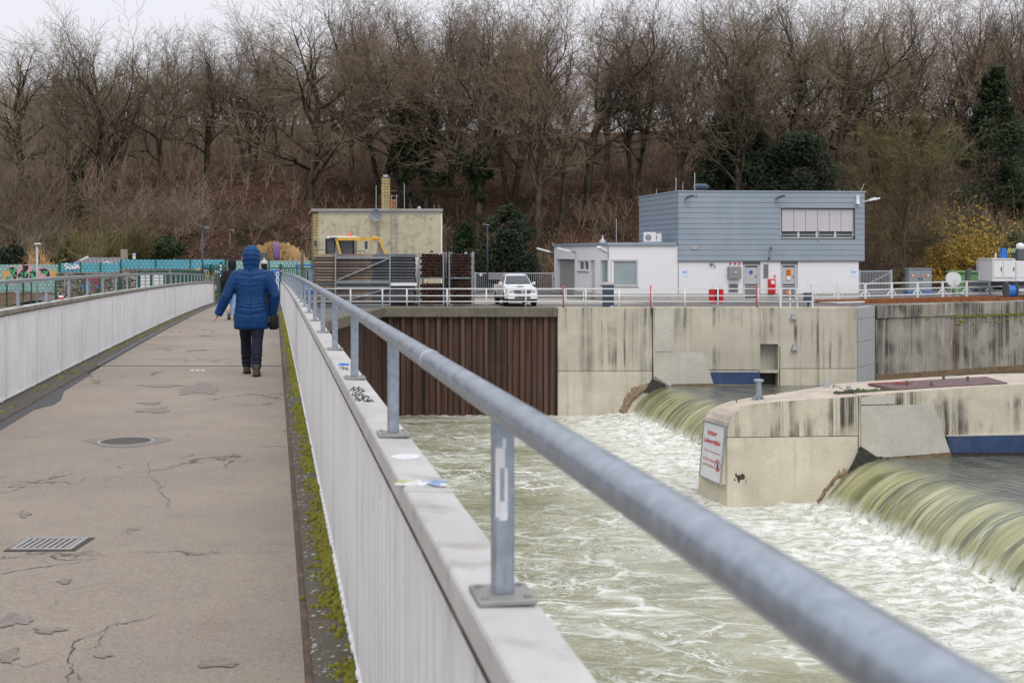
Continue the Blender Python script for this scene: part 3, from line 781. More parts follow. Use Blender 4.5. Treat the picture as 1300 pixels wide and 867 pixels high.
def fall_mat():
    q = N('weir_overflow'); tc = q.n('ShaderNodeTexCoord'); uv = tc.outputs['UV']
    s = q.sep(uv); u, v = s[0], s[1]         # u: metres along the weir, v: metres down the profile (0 = foot)
    def mp(sc, loc=(0,0,0)):
        m = q.n('ShaderNodeMapping'); q.link(uv, m.inputs[0]); m.inputs['Scale'].default_value = sc; m.inputs['Location'].default_value = loc; return m.outputs[0]
    w = q.n('ShaderNodeVectorMath', operation='MULTIPLY_ADD'); q.link(q.noise(mp((.5,.55,1)), 1, 3, .5, out='Color'), w.inputs[0]); w.inputs[1].default_value = (.5,.1,0); q.link(mp((1,1,1)), w.inputs[2]); wu = w.outputs[0]
    def st(sc, detail=5, r=.6, loc=(0,0,0)):
        m = q.n('ShaderNodeMapping'); q.link(wu, m.inputs[0]); m.inputs['Scale'].default_value = sc; m.inputs['Location'].default_value = loc
        return q.noise(m.outputs[0], 1, detail, r)
    broad = st((1.15,.16,1), 4); mid = st((2.7,.22,1), 5, .58, (3,1,0)); fine = st((9,.40,1), 5, .62, (1,7,0))
    c = q.mix(q.mrange(broad, .34, .64), (.105,.115,.050,1), (.31,.31,.145,1))
    c = q.mix(q.mrange(mid, .47, .66, 0, .9), c, (.43,.43,.255,1))
    c = q.mix(q.mrange(st((2.3,.22,1), 4, .55, (9,2,0)), .54, .66, 0, .85), c, (.075,.085,.055,1))
    c = q.mix(q.mrange(fine, .58, .68, 0, .75), c, (.68,.68,.56,1))
    top = q.mrange(v, 2.15, 3.4)               # level water upstream of the crest: dark and clear
    pool = q.mix(q.mrange(q.noise(mp((.6,.8,1)), 1.0, 5, .6), .35, .65), (.085,.092,.075,1), (.155,.162,.135,1))
    c = q.mix(top, c, pool)
    foot = q.math('MULTIPLY', q.mrange(v, .95, .22), q.mrange(st((2.5,1.6,1), 6, .7), .34, .58)); c = q.mix(foot, c, (.80,.81,.77,1))
    q.set(c, q.mix(foot, q.mrange(fine, .3, .7, .07, .20), .7), 0, .5)
    rip = q.noise(mp((1.2,2.6,1)), 1.6, 5, .6)
    hs = q.math('ADD', q.math('MULTIPLY', mid, .8), q.math('MULTIPLY', fine, .35))
    hmix = q.mix(top, hs, q.math('MULTIPLY', rip, 2.4))
    q.bump(hmix, .42, .10); return q.m
M['fall'] = fall_mat()
PROF = [(-.10,-7.05), (.12,-6.82), (.30,-6.50), (.52,-6.20), (.76,-5.95), (1.02,-5.74), (1.30,-5.57), (1.62,-5.44), (2.0,-5.355), (2.5,-5.315), (3.2,-5.30)] + [(3.2 + .8*k, UPPER) for k in range(1, 6)] + [(8.5+2.5*k, UPPER) for k in range(1, 12)] + [(70, UPPER)]
def weir(ya, yb, endx, name='weir_water'):
    n = int((yb-ya)/.10); m = len(PROF)
    plen = [0]
    for a, b in zip(PROF[:-1], PROF[1:]): plen.append(plen[-1] + math.hypot(b[0]-a[0], b[1]-a[1]))
    us = np.linspace(ya, yb, n+1)
    vs, uvs, fs = [], [], []
    rid = fbm(us*1.5, 2.2, 0, 4); rid2 = gnoise(us*.35, 8.1)
    for i, Y in enumerate(us):
        for j, (off, z) in enumerate(PROF):
            fall = min(1, max(0, (2.6-off)/2.2)) if off < 2.6 else 0
            sh = .06*float(rid[i])*fall + .10*float(rid2[i])*fall
            o = off - sh
            zz = z + (0 if off < 2 else .012*float(gnoise(Y*1.3, off*1.6)))
            yy = Y + .09*max(0, off-3.2)             # further upstream the strip swings with the pier
            vs.append((xb(Y) + o*NX + 0, yy + o*NY*.35, zz)); uvs.append((Y, plen[j]))
    for i in range(n):
        for j in range(m-1):
            fs.append((i*m+j, i*m+j+1, (i+1)*m+j+1, (i+1)*m+j))
    mb = MB(); mb.v, mb.f, mb.mi, mb.uv = vs, fs, [0]*len(fs), uvs
    return structure(mb.build(name, M['fall'], smooth=True))
weir(8.0, 42.35, 0); weir(44.4, 65.35, 0)
# river bed and weir body
mb = MB(); mb.add([(-60,-10,-9),(80,-10,-9),(80,95,-9),(-60,95,-9)], [(0,1,2,3)]); structure(mb.build('river_bed', M['wet_dark']))
mb = MB()
mb.add([(xb(5)+1.2,5,-9),(xb(5)+1.2,5,-6.0),(xb(66)+1.2,66,-6.0),(xb(66)+1.2,66,-9)], [(0,1,2,3)])
structure(mb.build('weir_sill', M['wet_dark']))
# upstream pool behind everything
mb = MB(); mb.add([(15,43,UPPER-.03),(80,43,UPPER-.03),(80,80,UPPER-.03),(12,80,UPPER-.03)], [(0,1,2,3)])
def pool_mat():
    q = N('dark_pool_water'); v = q.coord('Object')
    c = q.mix(q.mrange(q.noise(v, .25, 4), .35, .65), (.045,.05,.038,1), (.08,.085,.062,1))
    c = q.mix(q.mrange(q.noise(q.coord('Object', (.5,2.5,1)), 1.2, 6, .7), .60, .68, 0, .8), c, (.6,.62,.60,1))
    q.set(c, .1, 0, .5); q.bump(q.noise(q.coord('Object', (1,2,1)), 2.2, 5, .6), .6, .1); return q.m
M['pool'] = pool_mat(); structure(mb.build('pool_water', M['pool']))
# spray heaps along the foot of the falls
mb = MB(); r = random.Random(5); cnt = 0
for (ya, yb) in ((12, 42.0), (46, 65)):
    Y = ya
    while Y < yb:
        for _ in range(4):
            o = -r.random()**1.6*1.5 + .15; s = (.015 + .035*r.random()**2)
            blob(mb, (xb(Y)+o, Y+.3*r.random(), WATER-.02+.05*max(0, 1+o)), s*1.6, s*1.4, s*.8, cnt); cnt += 1
        Y += .22
M['white_foam'] = pmat('white_foam', (.80,.81,.78,1), .85, var=.12, vscale=9, col2=(.45,.45,.34,1), c2amt=.5, c2scale=3, bump=.7, bscale=22, bdist=.04)
tag(mb.build('foam', M['white_foam'], smooth=True), kind='stuff')
# ================================================================== land
def S(t): t = np.clip(t, 0, 1); return t*t*(3-2*t)
def hill_foot(x): return 84 + 10*S((x+20)/14.0) + .25*np.maximum(0, x-15)
def hill_z(x, y):
    x = np.asarray(x, float); y = np.asarray(y, float)
    t = y - hill_foot(x)
    z = -1.55 + 10.2*S(t/36.0) + .165*np.clip(t-36, 0, 75) + 4.0*S((x-15)/35.0)*S((t-28)/30.0)
    z = z + np.clip(t/8, 0, 1)*(.55*fbm(x*.09, y*.09, 0, 4) + .22*fbm(x*.5, y*.5, 3, 3))
    return z
def hz(x, y): return float(hill_z(np.array([x]), np.array([y]))[0])
structure(grid_mesh('hillside', np.arange(-150, 190, 1.0), np.arange(80, 300, 1.0), hill_z, M['litter']))
mb = MB(); mb.add([(-140,52.6,YARD),(-8.2,53.0,YARD),(-6.9,65.9,YARD),(18,65.9,YARD),(19.7,68.6,YARD),(46,83.9,YARD),(190,165,YARD),(190,170,YARD-.1),(60,130,YARD),(-140,104,YARD)], [tuple(range(10))])
structure(mb.build('yard', M['yard']))
mb = MB(); mb.add([(-140,52.7,YARD+.004),(-15.5,52.7,YARD+.004),(-17.5,74,YARD+.004),(-140,80,YARD+.004)], [(0,1,2,3)])
M['bank'] = pmat('stony_bank', (.10,.07,.05,1), .95, var=.35, vscale=1.2, col2=(.26,.23,.18,1), c2amt=.8, c2scale=2.4, c2rng=(.5,.6), bump=1, bscale=6, bdist=.12)
structure(mb.build('bank', M['bank']))
mb = MB(); mb.add([(-14.0,62.5,YARD+.30),(-11.4,62.5,YARD+.30),(-12.2,72,YARD+.012),(-16.5,72,YARD+.012)], [(0,1,2,3)]); structure(mb.build('path', M['asphalt']))
mb = MB(); mb.add([(-3,79,YARD+.004),(3.2,79,YARD+.004),(5.5,76,YARD+.004),(8,70,YARD+.004),(-3.5,69.6,YARD+.004)], [(0,1,2,3,4)]); structure(mb.build('yard_paving', pmat('pale_yard_paving', (.27,.25,.22,1), .9, var=.2, vscale=1.2)))
mb = MB(); mb.add([(-6.9,65.35,YARD+.004),(17.9,65.35,YARD+.004),(17.9,67.2,YARD+.004),(-6.9,67.0,YARD+.004)], [(0,1,2,3)]); structure(mb.build('quay_edge', M['yard_kerb']))
# ================================================================== far bank walls
QY = 65.3
def qx(px): return X(px, QY)
def qz(py): return Zp(py, QY)
w = thing('sheet_pile_wall', 'dark rusty steel sheet pile wall under a mossy concrete beam', 'quay wall', (-2, QY, WATER))
mb = MB(); per = .62; pts = []
x = -7.0
while x < 2.25:
    pts += [(x, QY+.02), (x+.19, QY+.02), (x+.27, QY+.24), (x+.53, QY+.24)]; x += per
pts.append((2.34, QY+.02))
side = [(-8.3 + 1.3*k/14, 53.0 + 12.3*k/14) for k in range(14)]
sp = []
for k in range(14):
    a = side[k]; o = .30 if k % 2 else 0; sp += [(a[0]-o*1.0, a[1]+.05), (a[0]-o, a[1]+.5)]
pts = sp + pts
vs = []; fs = []
for p in pts: vs += [(p[0], p[1], -9.0), (p[0], p[1], -1.74)]
fs = [(2*i, 2*i+2, 2*i+3, 2*i+1) for i in range(len(pts)-1)]
mb.add(vs, fs); mb.build('piling', M['pile'], w)
mb = MB(); mb.box(-7.15, 2.33, QY-.16, QY+.62, -1.76, YARD+.03); mb.hexa([(-8.5,52.8,-1.76),(-7.75,52.8,-1.76),(-6.6,QY-.17,-1.76),(-7.2,QY+.62,-1.76)], [(-8.5,52.8,YARD+.02),(-7.75,52.8,YARD+.02),(-6.6,QY-.17,YARD+.02),(-7.2,QY+.62,YARD+.02)])
mb.build('cap_beam', M['cap_beam'], w, bevel=.03)
w = thing('abutment_wall', 'bare concrete abutment wall below the far end of the footbridge', 'quay wall', (-20, 53.5, WATER))
MB().box(-70, -8.3, 53.0, 54.0, -9, YARD-.02).build('wall_block', M['quay'], w)

q = thing('concrete_quay_wall', 'pale streaked concrete quay wall with a square niche, beside the rusty piling', 'quay wall', (8, QY, WATER))
T = YARD + .012
def blk(x0, x1, z0, z1, mat, y0=QY, y1=QY+.9, name='wall_block', bev=.015):
    return MB().box(x0, x1, y0, y1, z0, z1).build(name, M[mat], q, bevel=bev)
xa, xj, xn0, xn1, xe = qx(708), qx(829), qx(965), qx(988), qx(1088)
MB().box(xa+.05, xn0-.05, QY+.12, QY+.85, -9, T-.1).build('core', M['wet_dark'], q)
MB().box(xn1+.05, xe-.05, QY+.12, QY+.85, -9, T-.1).build('core', M['wet_dark'], q)
blk(xa, xj-.05, -4.55, T, 'quay'); blk(xa, xj-.05, -9, -4.575, 'quay2')
blk(xj, xn0, -4.50, T, 'quay'); blk(xj, xn0, -9, -4.525, 'quay2', QY+.03)
blk(xn1, xe, -4.43, T, 'quay'); blk(xn1, xe, -9, -4.455, 'quay2')
blk(xn0+.004, xn1-.004, qz(437), T, 'quay'); blk(xn0+.004, xn1-.004, qz(473.5), qz(470.5), 'quay2')
MB().box(xn0-.1, xn1+.1, QY+.7, QY+1.3, qz(474), qz(434)).build('niche_back', M['shield'], q)
MB().box(xn0-.1, xn1+.1, QY+.75, QY+1.3, -7, qz(474)-.01).build('dark_opening', M['wet_dark'], q)
fr = MB(); fr.box(xn0-.05, xn0+.002, QY-.02, QY+.1, qz(470.5), qz(437)); fr.box(xn1-.002, xn1+.05, QY-.02, QY+.1, qz(470.5), qz(437)); fr.build('niche_frame', M['shield'], q)
MB().box(xn1+.03, xn1+.1, QY-.01, QY+.1, -5.4, qz(440)).build('rust_strip', M['rust_edge'], q)
def qpoly(pts, t0, t1, mat, name):
    return MB().prism([(qx(px), QY, qz(py)) for px, py in pts], (0,-t1,0), (0,t0,0)).build(name, M[mat], q, fix=True)
qpoly([(830,447.5),(893,447.5),(906,488.5),(850,490),(830,477)], .02, .05, 'shield', 'side_plate')
qpoly([(831,393),(855,393),(855,446),(831,446)], .02, .04, 'shield', 'side_plate')
qpoly([(905,489.5),(852,490.5),(852,487.5),(905.5,486.5)], .02, .06, 'rust_edge', 'rusty_lip')
qpoly([(901,472.5),(964.5,472.5),(964.5,487),(905.8,487)], .02, .05, 'deep_blue', 'blue_band')
qpoly([(828,480),(846,489),(832,500),(818,497)], .02, .10, 'wet_dark', 'dark_bracket')
for px, py in ((1007,402),(1008,441)):
    MB().hexa([(qx(px-4),QY-.25,qz(py+3)),(qx(px+4),QY-.25,qz(py+3)),(qx(px+4),QY,qz(py+2)),(qx(px-4),QY,qz(py+2))], [(qx(px-1),QY-.14,qz(py-2)),(qx(px+1),QY-.14,qz(py-2)),(qx(px+2),QY,qz(py-4)),(qx(px-2),QY,qz(py-4))]).build('wall_bracket', M['mid_grey'], q)
# worn ledge where the overflow meets the wall
def ledge(base_pts, parent, y_of, depth, name='worn_ledge'):
    mb = MB(); r = random.Random(3); pts = []
    for i, (px, py) in enumerate(base_pts): pts.append(Vector(y_of(px, py)) + Vector((0, -depth*.3, 0)))
    fine = []
    for a, b in zip(pts[:-1], pts[1:]):
        for k in range(5): fine.append(a.lerp(b, k/5) + Vector(((r.random()-.5)*.08, 0, (r.random()-.5)*.08)))
    fine.append(pts[-1])
    vs = []; fs = []; n = len(fine)
    for i, p in enumerate(fine):
        d = (fine[min(i+1, n-1)] - fine[max(i-1, 0)]); d.y = 0; d.normalize(); nr = Vector((d.z, 0, -d.x)); nr = nr if nr.z > 0 or nr.x < 0 else -nr
        w = depth*(1.3+1.1*abs(float(mnoise.noise(p*2.2))))*(.5+.5*math.sin(PI*min(1, (i+2)/(n+1))))
        y0 = p.y + depth*.3
        a, b, c = p + nr*w*2.2, p + nr*w*.8, p - nr*depth*.5
        vs += [(a.x, y0-.004, a.z), (b.x, y0-depth*.08, b.z), (c.x, y0-depth*.16-.02*r.random(), c.z), (c.x, y0+.02, c.z)]
    fs = [(4*i+j, 4*i+j+1, 4*i+j+5, 4*i+j+4) for i in range(n-1) for j in range(3)]
    mb.add(vs, fs); return mb.build(name, M['stain_edge'], parent, smooth=True, fix=True)
ledge([(793,527),(797,516),(803,507),(812,500),(823,494),(833,492)], q, lambda px, py: (qx(px), QY, qz(py)), .13)
# steel panel and old wing wall
g = thing('steel_guide_panel', 'tall smooth grey steel panel between pale quay and dark stained wing wall', 'steel panel', (18.6, 66.5, WATER))
for k, (za, zb) in enumerate(((-9,-4.4),(-4.38,-3.1),(-3.08,-1.9),(-1.88,T-.01))):
    MB().hexa([(17.95,65.38,za),(19.55,67.9,za),(19.2,68.1,za),(17.6,65.6,za)], [(17.95,65.38,zb),(19.55,67.9,zb),(19.2,68.1,zb),(17.6,65.6,zb)]).build('plate', pmat('panel_grey', (.36,.36,.37,1), .6, var=.08) if k == 0 else bpy.data.materials['panel_grey'], g)
w = thing('wing_wall', 'dark weathered concrete wing wall with mossy ledge, right of the steel panel', 'quay wall', (30, 74, WATER))
w['label'] = 'dark weathered concrete wing wall with mossy ledge beyond the steel panel'
pa, pb = Vector((19.6,68.0,0)), Vector((58.0,90.4,0)); dr = (pb-pa).normalized(); nn = Vector((dr.y,-dr.x,0))
def wq(mb, s0, s1, o0, o1, z0, z1):
    a, b = pa+dr*s0, pa+dr*s1
    c = [a-nn*o0, b-nn*o0, b-nn*o1, a-nn*o1]
    return mb.hexa([(p.x,p.y,z0) for p in c], [(p.x,p.y,z1) for p in c])
for k in range(7):
    wq(MB(), .02+k*6.3, 6.28+k*6.3, 0, 1.0, -9, -2.0).build('wall_block', M['wing'], w, bevel=.02)
wq(MB(), .0, 44, -.08, .9, -1.99, T).build('top_beam', M['wing'], w, bevel=.02)
mb = MB(); r = random.Random(2)
for k in range(420):
    s = r.random()*22; p = pa+dr*s+nn*.02
    if float(gnoise(s*.6, 4.4)) < -.08: continue
    blob(mb, (p.x, p.y, -1.99-.1*r.random() if r.random() < .8 else -1.99-.5*r.random()), .1, .06, .05, k)
mb.build('moss', M['moss'], w, smooth=True)
wq(MB(), 0, 44, .0-.02, .3, -5.7, -5.02).build('tide_band', M['rust_edge'], w)

# ================================================================== pier in the river
def yf(x): return 41.9 + .08*(x-7.17)
def yb(x): return 44.5 + .44*(x-6.7) if x < 12.2 else 46.92 + .03*(x-12.2)
def pp(px, py, off=0.0):
    Y = 42.0
    for _ in range(30): Y = yf(X(px, Y))
    return (X(px, Y), Y-off, Zp(py, Y))
FT = [(7.17,-4.55),(7.18,-4.35),(7.24,-4.08),(7.36,-3.86),(7.55,-3.67),(7.80,-3.53),(8.12,-3.45),(8.6,-3.41),(11.60,-3.235)]
BT = [(6.72,-4.55),(6.75,-4.40),(6.82,-4.22),(6.95,-4.06),(7.15,-3.92),(7.42,-3.81),(7.75,-3.73),(8.3,-3.66),(11.9,-3.33)]
pr = thing('weir_pier', 'pale concrete weir pier with rounded nose and blue band, standing midstream', 'pier', (12, 44, WATER))
mb = MB()
n = len(FT)
fv = [(x, yf(x), z) for x, z in FT]; bv = [(x, yb(x), z) for x, z in BT]
mb.cur = 1
mb.add(fv + bv, [(i, i+1, n+i+1, n+i) for i in range(n-1)])                       # rounded top
mb.cur = 0
mb.add(fv + [(11.60, yf(11.6), -4.55)], [tuple([n] + list(reversed(range(n))))])
mb.add(bv + [(11.9, yb(11.9), -4.55)], [tuple(list(range(n)) + [n])])
mb.add([fv[0], bv[0], bv[-1], fv[-1]], []) 
mb.add([(7.17,yf(7.17),-4.55),(6.72,yb(6.72),-4.55),(11.9,yb(11.9),-4.55),(11.6,yf(11.6),-4.55)], [(0,1,2,3)])
mb.add([(11.6,yf(11.6),-4.55),(11.6,yf(11.6),-3.235),(11.9,yb(11.9),-3.33),(11.9,yb(11.9),-4.55)], [(0,1,2,3)])
mb.build('upper_block', [M['pier'], M['pier_top']], pr, fix=True)
MB().hexa([(7.13,41.88,-9),(11.6,yf(11.6),-9),(11.9,yb(11.9),-9),(6.42,44.5,-9)], [(7.17,41.9,-4.575),(11.6,yf(11.6),-4.575),(11.9,yb(11.9),-4.575),(6.72,44.5,-4.575)]).build('lower_block', M['pier_low'], pr, bevel=.02)
MB().hexa([(7.3,42.1,-9),(11.9,yf(11.9)+.1,-9),(12.2,46.5,-9),(6.9,44.3,-9)], [(7.3,42.1,-4.3),(11.9,yf(11.9)+.1,-4.3),(12.2,46.5,-4.3),(6.9,44.3,-4.3)]).build('core', M['wet_dark'], pr)
# upstream length
xs_ = [11.63, 13.0, 15.0, 17.4, 20, 24, 30, 46]; zt = [-3.225, -3.13, -3.0, -2.88, -2.82, -2.8, -2.8, -2.8]
mb = MB(); n = len(xs_)
f1 = [(x, yf(x)+.02, z) for x, z in zip(xs_, zt)]; b1 = [(x+.3, yb(x+.3), z-.08) for x, z in zip(xs_, zt)]
f0 = [(x, yf(x)+.02, -9) for x in xs_]; b0 = [(x+.3, yb(x+.3), -9) for x in xs_]
mb.cur = 1; mb.add(f1+b1, [(i, i+1, n+i+1, n+i) for i in range(n-1)])
mb.cur = 0; mb.add(f0+f1, [(i, i+1, n+i+1, n+i) for i in range(n-1)]); mb.add(b0+b1, [(i, i+1, n+i+1, n+i) for i in range(n-1)])
mb.add([f0[0], f1[0], b1[0], b0[0]], [(0,1,2,3)])
mb.build('long_block', [M['pier'], M['pier_top']], pr, fix=True)
def ppoly(pts, t, mat, name):
    return MB().prism([pp(px, py) for px, py in pts], (0,-t,0), (0,.05,0)).build(name, M[mat], pr, fix=True)
ppoly([(1093,515),(1185,513.5),(1206,574),(1128,580),(1112,579),(1093,566.5)], .035, 'shield', 'side_plate')
ppoly([(1093,504.5),(1136,501.5),(1136,512.5),(1093,513.6)], .03, 'shield', 'side_plate')
ppoly([(1202,554),(1420,550),(1420,573),(1207.5,574.5)], .03, 'deep_blue', 'blue_band')
ppoly([(1200,552.3),(1420,548.5),(1420,549.8),(1201.5,553.6)], .045, 'shield', 'band_edge')
ppoly([(1207,575),(1420,573.4),(1420,582),(1207,583)], .01, 'wet_dark', 'wet_foot')
ppoly([(1128,580.5),(1206.5,575),(1208,580),(1128,583.5)], .06, 'rust_edge', 'rusty_lip')
ppoly([(1092,566.5),(1113,580.5),(1109,590),(1076,600)], .10, 'wet_dark', 'dark_bracket')
ledge([(1037,642),(1042,632),(1050,620),(1060,609),(1072,601),(1084,597)], pr, lambda px, py: pp(px, py), .085)
mb = MB(); r = random.Random(8)
for k in range(16):
    a = (939+ (r.random()-.5)*16, 608 + (r.random()-.5)*10); c = Vector(pp(*a)); s = .02+.06*r.random()
    mb.prism([(c.x+s*math.cos(t)*(.6+.6*r.random()), c.y, c.z+s*math.sin(t)*(.6+.8*r.random())) for t in np.linspace(0, 2*PI, 8)[:-1]], (0,-.004-.0003*k,0), (0,.01,0))
mb.build('dark_spalls', M['wet_dark'], pr)
# things on the pier
c = at(963, 510, 43.9)
b = thing('vent_post', 'short grey steel post with flanged cap standing on the pier top', 'post', c)
MB().lathe(c, [(.17,-.06),(.17,.0),(.11,.02),(.105,.70),(.105,.72)], 20).build('pipe', M['galv'], b, smooth=False)
MB().lathe(c+Vector((0,0,.70)), [(.17,0),(.18,.02),(.18,.06),(.15,.09)], 20).build('cap', M['galv'], b)
for k in range(4):
    t = PI/4 + k*PI/2; d = Vector((math.cos(t), math.sin(t), 0)); p = Vector((-d.y, d.x, 0))*.012
    MB().hexa([c+d*.1-p-Vector((0,0,.03)), c+d*.36-p-Vector((0,0,.03)), c+d*.36+p-Vector((0,0,.03)), c+d*.1+p-Vector((0,0,.03))], [c+d*.1-p+Vector((0,0,.28)), c+d*.33-p+Vector((0,0,.02)), c+d*.33+p+Vector((0,0,.02)), c+d*.1+p+Vector((0,0,.28))]).build('gusset', M['galv'], b)
for (px, py, d, lab) in ((1047,494.5,45.9,'small triangular steel bracket at the far edge of the pier top'), (1074,502.5,43.6,'small triangular steel bracket at the near edge of the pier top')):
    c = at(px, py, d)
    o = MB().prism([(c.x-.36,c.y,c.z-.03),(c.x+.16,c.y,c.z-.03),(c.x+.16,c.y,c.z+.34),(c.x+.02,c.y,c.z+.34),(c.x-.02,c.y,c.z+.12)], (0,-.05,0), (0,.05,0)).build('steel_bracket', M['galv_far'], fix=True)
    tag(o, lab, 'bracket')
for i, (px, py, d) in enumerate(((935,512,44.0),(954,519,42.6),(1022,512,42.8),(1058,495,45.6),(984,498,45.5))):
    c = at(px, py, d); mb = MB(); mb.tube([c-Vector((0,0,.08)), c+Vector((0,0,.15))], .025, 8); mb.lathe(c-Vector((0,0,.02)), [(.06,-.05),(.06,.015)], 8)
    tag(mb.build('anchor_bolt', M['rust_edge']), 'rusty anchor bolt sticking up from the pier top', 'bolt', 'anchor bolts on the pier')
hp = [at(1102,489.5,45.3), at(1136,497.5,43.15), at(1279,488,43.15), at(1252,481,45.4)]
for p in hp: p.z = float(np.interp(p.x, [11.63,13.0,15.0,17.4,20], [-3.225,-3.13,-3.0,-2.88,-2.82])) + .035
hp[0].z += .0; hp[3].z -= .02
g = thing('steel_hatch', 'flat rusty purple steel hatch cover lying on the pier top', 'hatch', hp[0])
MB().hexa([p-Vector((0,0,.16)) for p in hp], hp).build('cover', M['hatch'], g, fix=True)
for (u, v) in ((.2,.4),(.36,.15),(.75,.5),(.62,.9)):
    a = hp[1].lerp(hp[2], u); bb = hp[0].lerp(hp[3], u); c = a.lerp(bb, v)
    MB().tube([c, c+Vector((0,0,.16))], .05, 8).build('lug', M['dark_grey'], g)
a = hp[1].lerp(hp[2], .12).lerp(hp[0].lerp(hp[3], .12), .55)
mb = MB(); mb.tube([a+Vector((-.9,0,.04)), a+Vector((-.2,.15,.05)), a+Vector((.15,-.1,.04)), a+Vector((.7,.1,.05)), a+Vector((.1,.2,.05))], .02, 6)
tag(mb.build('red_rope', pmat('faded_red_rope', (.33,.06,.04,1), .8)), 'loop of red rope lying on the rusty hatch', 'rope')
mb = MB(); r = random.Random(12)
for k in range(160):
    px = 1060 + 75*r.random(); c = at(px, 500-(px-1060)*.05, 43.25 + .15*r.random()); c.z = -3.25 + (px-1060)*.0012
    blob(mb, c, .05+.06*r.random(), .06, .03+.09*r.random()*(1 if r.random() < .3 else .3), k)
tag(mb.build('weeds', M['bush_green'], smooth=True), kind='stuff')

# ---------------------------------------------------------------- warning sign on the nose of the pier
def text_verts(s, bold=0.0):
    cu = bpy.data.curves.new('txt', 'FONT'); cu.body = s; cu.size = 1; cu.resolution_u = 2; cu.offset = bold; cu.fill_mode = 'FRONT' if hasattr(cu, 'fill_mode') else cu.fill_mode
    cu.dimensions = '2D'
    o = bpy.data.objects.new('txt', cu); COL.objects.link(o)
    dg = bpy.context.evaluated_depsgraph_get(); me = o.evaluated_get(dg).to_mesh()
    vs = [tuple(v.co) for v in me.vertices]; fs = [tuple(p.vertices) for p in me.polygons]
    o.evaluated_get(dg).to_mesh_clear(); bpy.data.objects.remove(o); bpy.data.curves.remove(cu)
    return vs, fs
def text_on(mb, s, m, x0, x1, y0, y1, bold=0.0):
    """place text into the box x0..x1, y0..y1 of a surface given by m(u, v) -> point"""
    vs, fs = text_verts(s, bold); xs = [v[0] for v in vs]; ys = [v[1] for v in vs]
    lo, hi, yl, yh = min(xs), max(xs), min(ys), max(ys)
    mb.add([m(x0 + (v[0]-lo)/(hi-lo)*(x1-x0), y0 + (v[1]-yl)/(yh-yl)*(y1-y0)) for v in vs], fs)
TL, TR, BR_, BL = at(895.4,534.7,44.12), at(921.6,542.4,42.08), at(915.2,614.5,41.98), at(889.7,603,44.0)
nrm = (TR-TL).cross(BL-TL).normalized()
if nrm.x > 0: nrm = -nrm
def sgn(o):
    return lambda u, v: tuple((BL.lerp(BR_, u)).lerp(TL.lerp(TR, u), v) + nrm*o)
o0, o1 = sgn(.03), sgn(-.25)
sg = thing('warning_sign', 'white warning sign with red German lettering on the pier nose', 'sign', BL)
sq = [(0,0),(1,0),(1,1),(0,1)]
MB().hexa([o1(*c) for c in sq], [sgn(.002)(*c) for c in sq]).build('backing', M['pier_low'], sg, fix=True)
MB().hexa([sgn(.004)(*c) for c in sq], [o0(*c) for c in sq]).build('board', M['sign_white'], sg, fix=True)
fm = MB(); 
e = .022
for a, b in (((-e,-e/2),(1+e,-e/2)),((1+e*.5,-e),(1+e*.5,1+e)),((1+e,1+e/2),(-e,1+e/2)),((-e*.5,1+e),(-e*.5,-e))):
    fm.bar(sgn(.02)(*a), sgn(.02)(*b), .05, .07, up=nrm)
fm.build('frame', M['plate'], sg)
L = sgn(.034)
mb = MB()
text_on(mb, 'Achtung', L, .20, .66, .755, .885, .03); text_on(mb, 'Lebensgefahr', L, .07, .87, .61, .73, .03)
text_on(mb, 'Wehr, Unterwassersog', L, .10, .90, .47, .515); text_on(mb, 'Min. 50 m Abstand', L, .09, .66, .315, .375); text_on(mb, 'zum Wehr halten', L, .09, .63, .215, .275)
mb.build('lettering', M['sign_red'], sg)
mb = MB(); n = 28; cu_, cv = .81, .295; ru, rv = .135, .135
Lr = sgn(.036)
vs = []
for k in range(n):
    t = 2*PI*k/n
    vs += [Lr(cu_+ru*math.cos(t), cv+rv*.8*math.sin(t)), Lr(cu_+ru*.8*math.cos(t), cv+rv*.64*math.sin(t))]
mb.add(vs, [(2*k, 2*((k+1) % n), 2*((k+1) % n)+1, 2*k+1) for k in range(n)])
dgl = [Lr(cu_-.10, cv+.075), Lr(cu_-.085, cv+.09), Lr(cu_+.10, cv-.075), Lr(cu_+.085, cv-.09)]
mb.add(dgl, [(0,1,2,3)]); mb.build('prohibition_ring', M['sign_red'], sg)
mb = MB(); Lk = sgn(.035)
mb.add([Lk(cu_+x, cv+y) for x, y in ((-.035,-.07),(.045,-.07),(.05,.0),(.03,.03),(.035,.06),(.0,.075),(-.02,.045),(-.01,.01),(-.045,-.03))], [tuple(range(9))]); mb.build('swimmer_figure', M['ink'], sg)
# ================================================================== weir control building
def cladding():
    q = N('blue_grey_cladding'); v = q.coord('Object'); z = q.sep(v)[2]
    n = q.noise(v, .6, 5, .6); st = q.noise(q.coord('Object', (3,3,.3)), 1, 6, .65)
    c = q.mix(q.mrange(n, .3, .7), (.255,.305,.362,1), (.285,.335,.392,1)); c = q.mix(q.mrange(st, .5, .75, 0, .35), c, (.34,.385,.43,1))
    q.set(c, .5, .15, .4); q.bump(q.noise(v, 30, 3), .1, .004); return q.m
M['clad'] = cladding()
BY = 75.2
FD = Vector((1, .085, 0)).normalized(); SD = Vector((-.19, 1, 0)).normalized()   # along the front, along the sides
A = Vector((X(861, BY), BY, 0))                                                    # corner between the white annex and the tall block
def fp(px):
    """distance along the front from A of what is seen at px"""
    t = (px-650)/F
    return (t*A.y - A.x)/(FD.x - t*FD.y)
def fpt(px, off=0.0):
    s = fp(px); p = A + FD*s; return p - SD*off
def fz(py, px): return Zp(py, fpt(px).y)
bd = thing('control_building', 'white control building with blue-grey clad upper storey and flat annex', 'building', (A.x+4, BY+3, YARD))
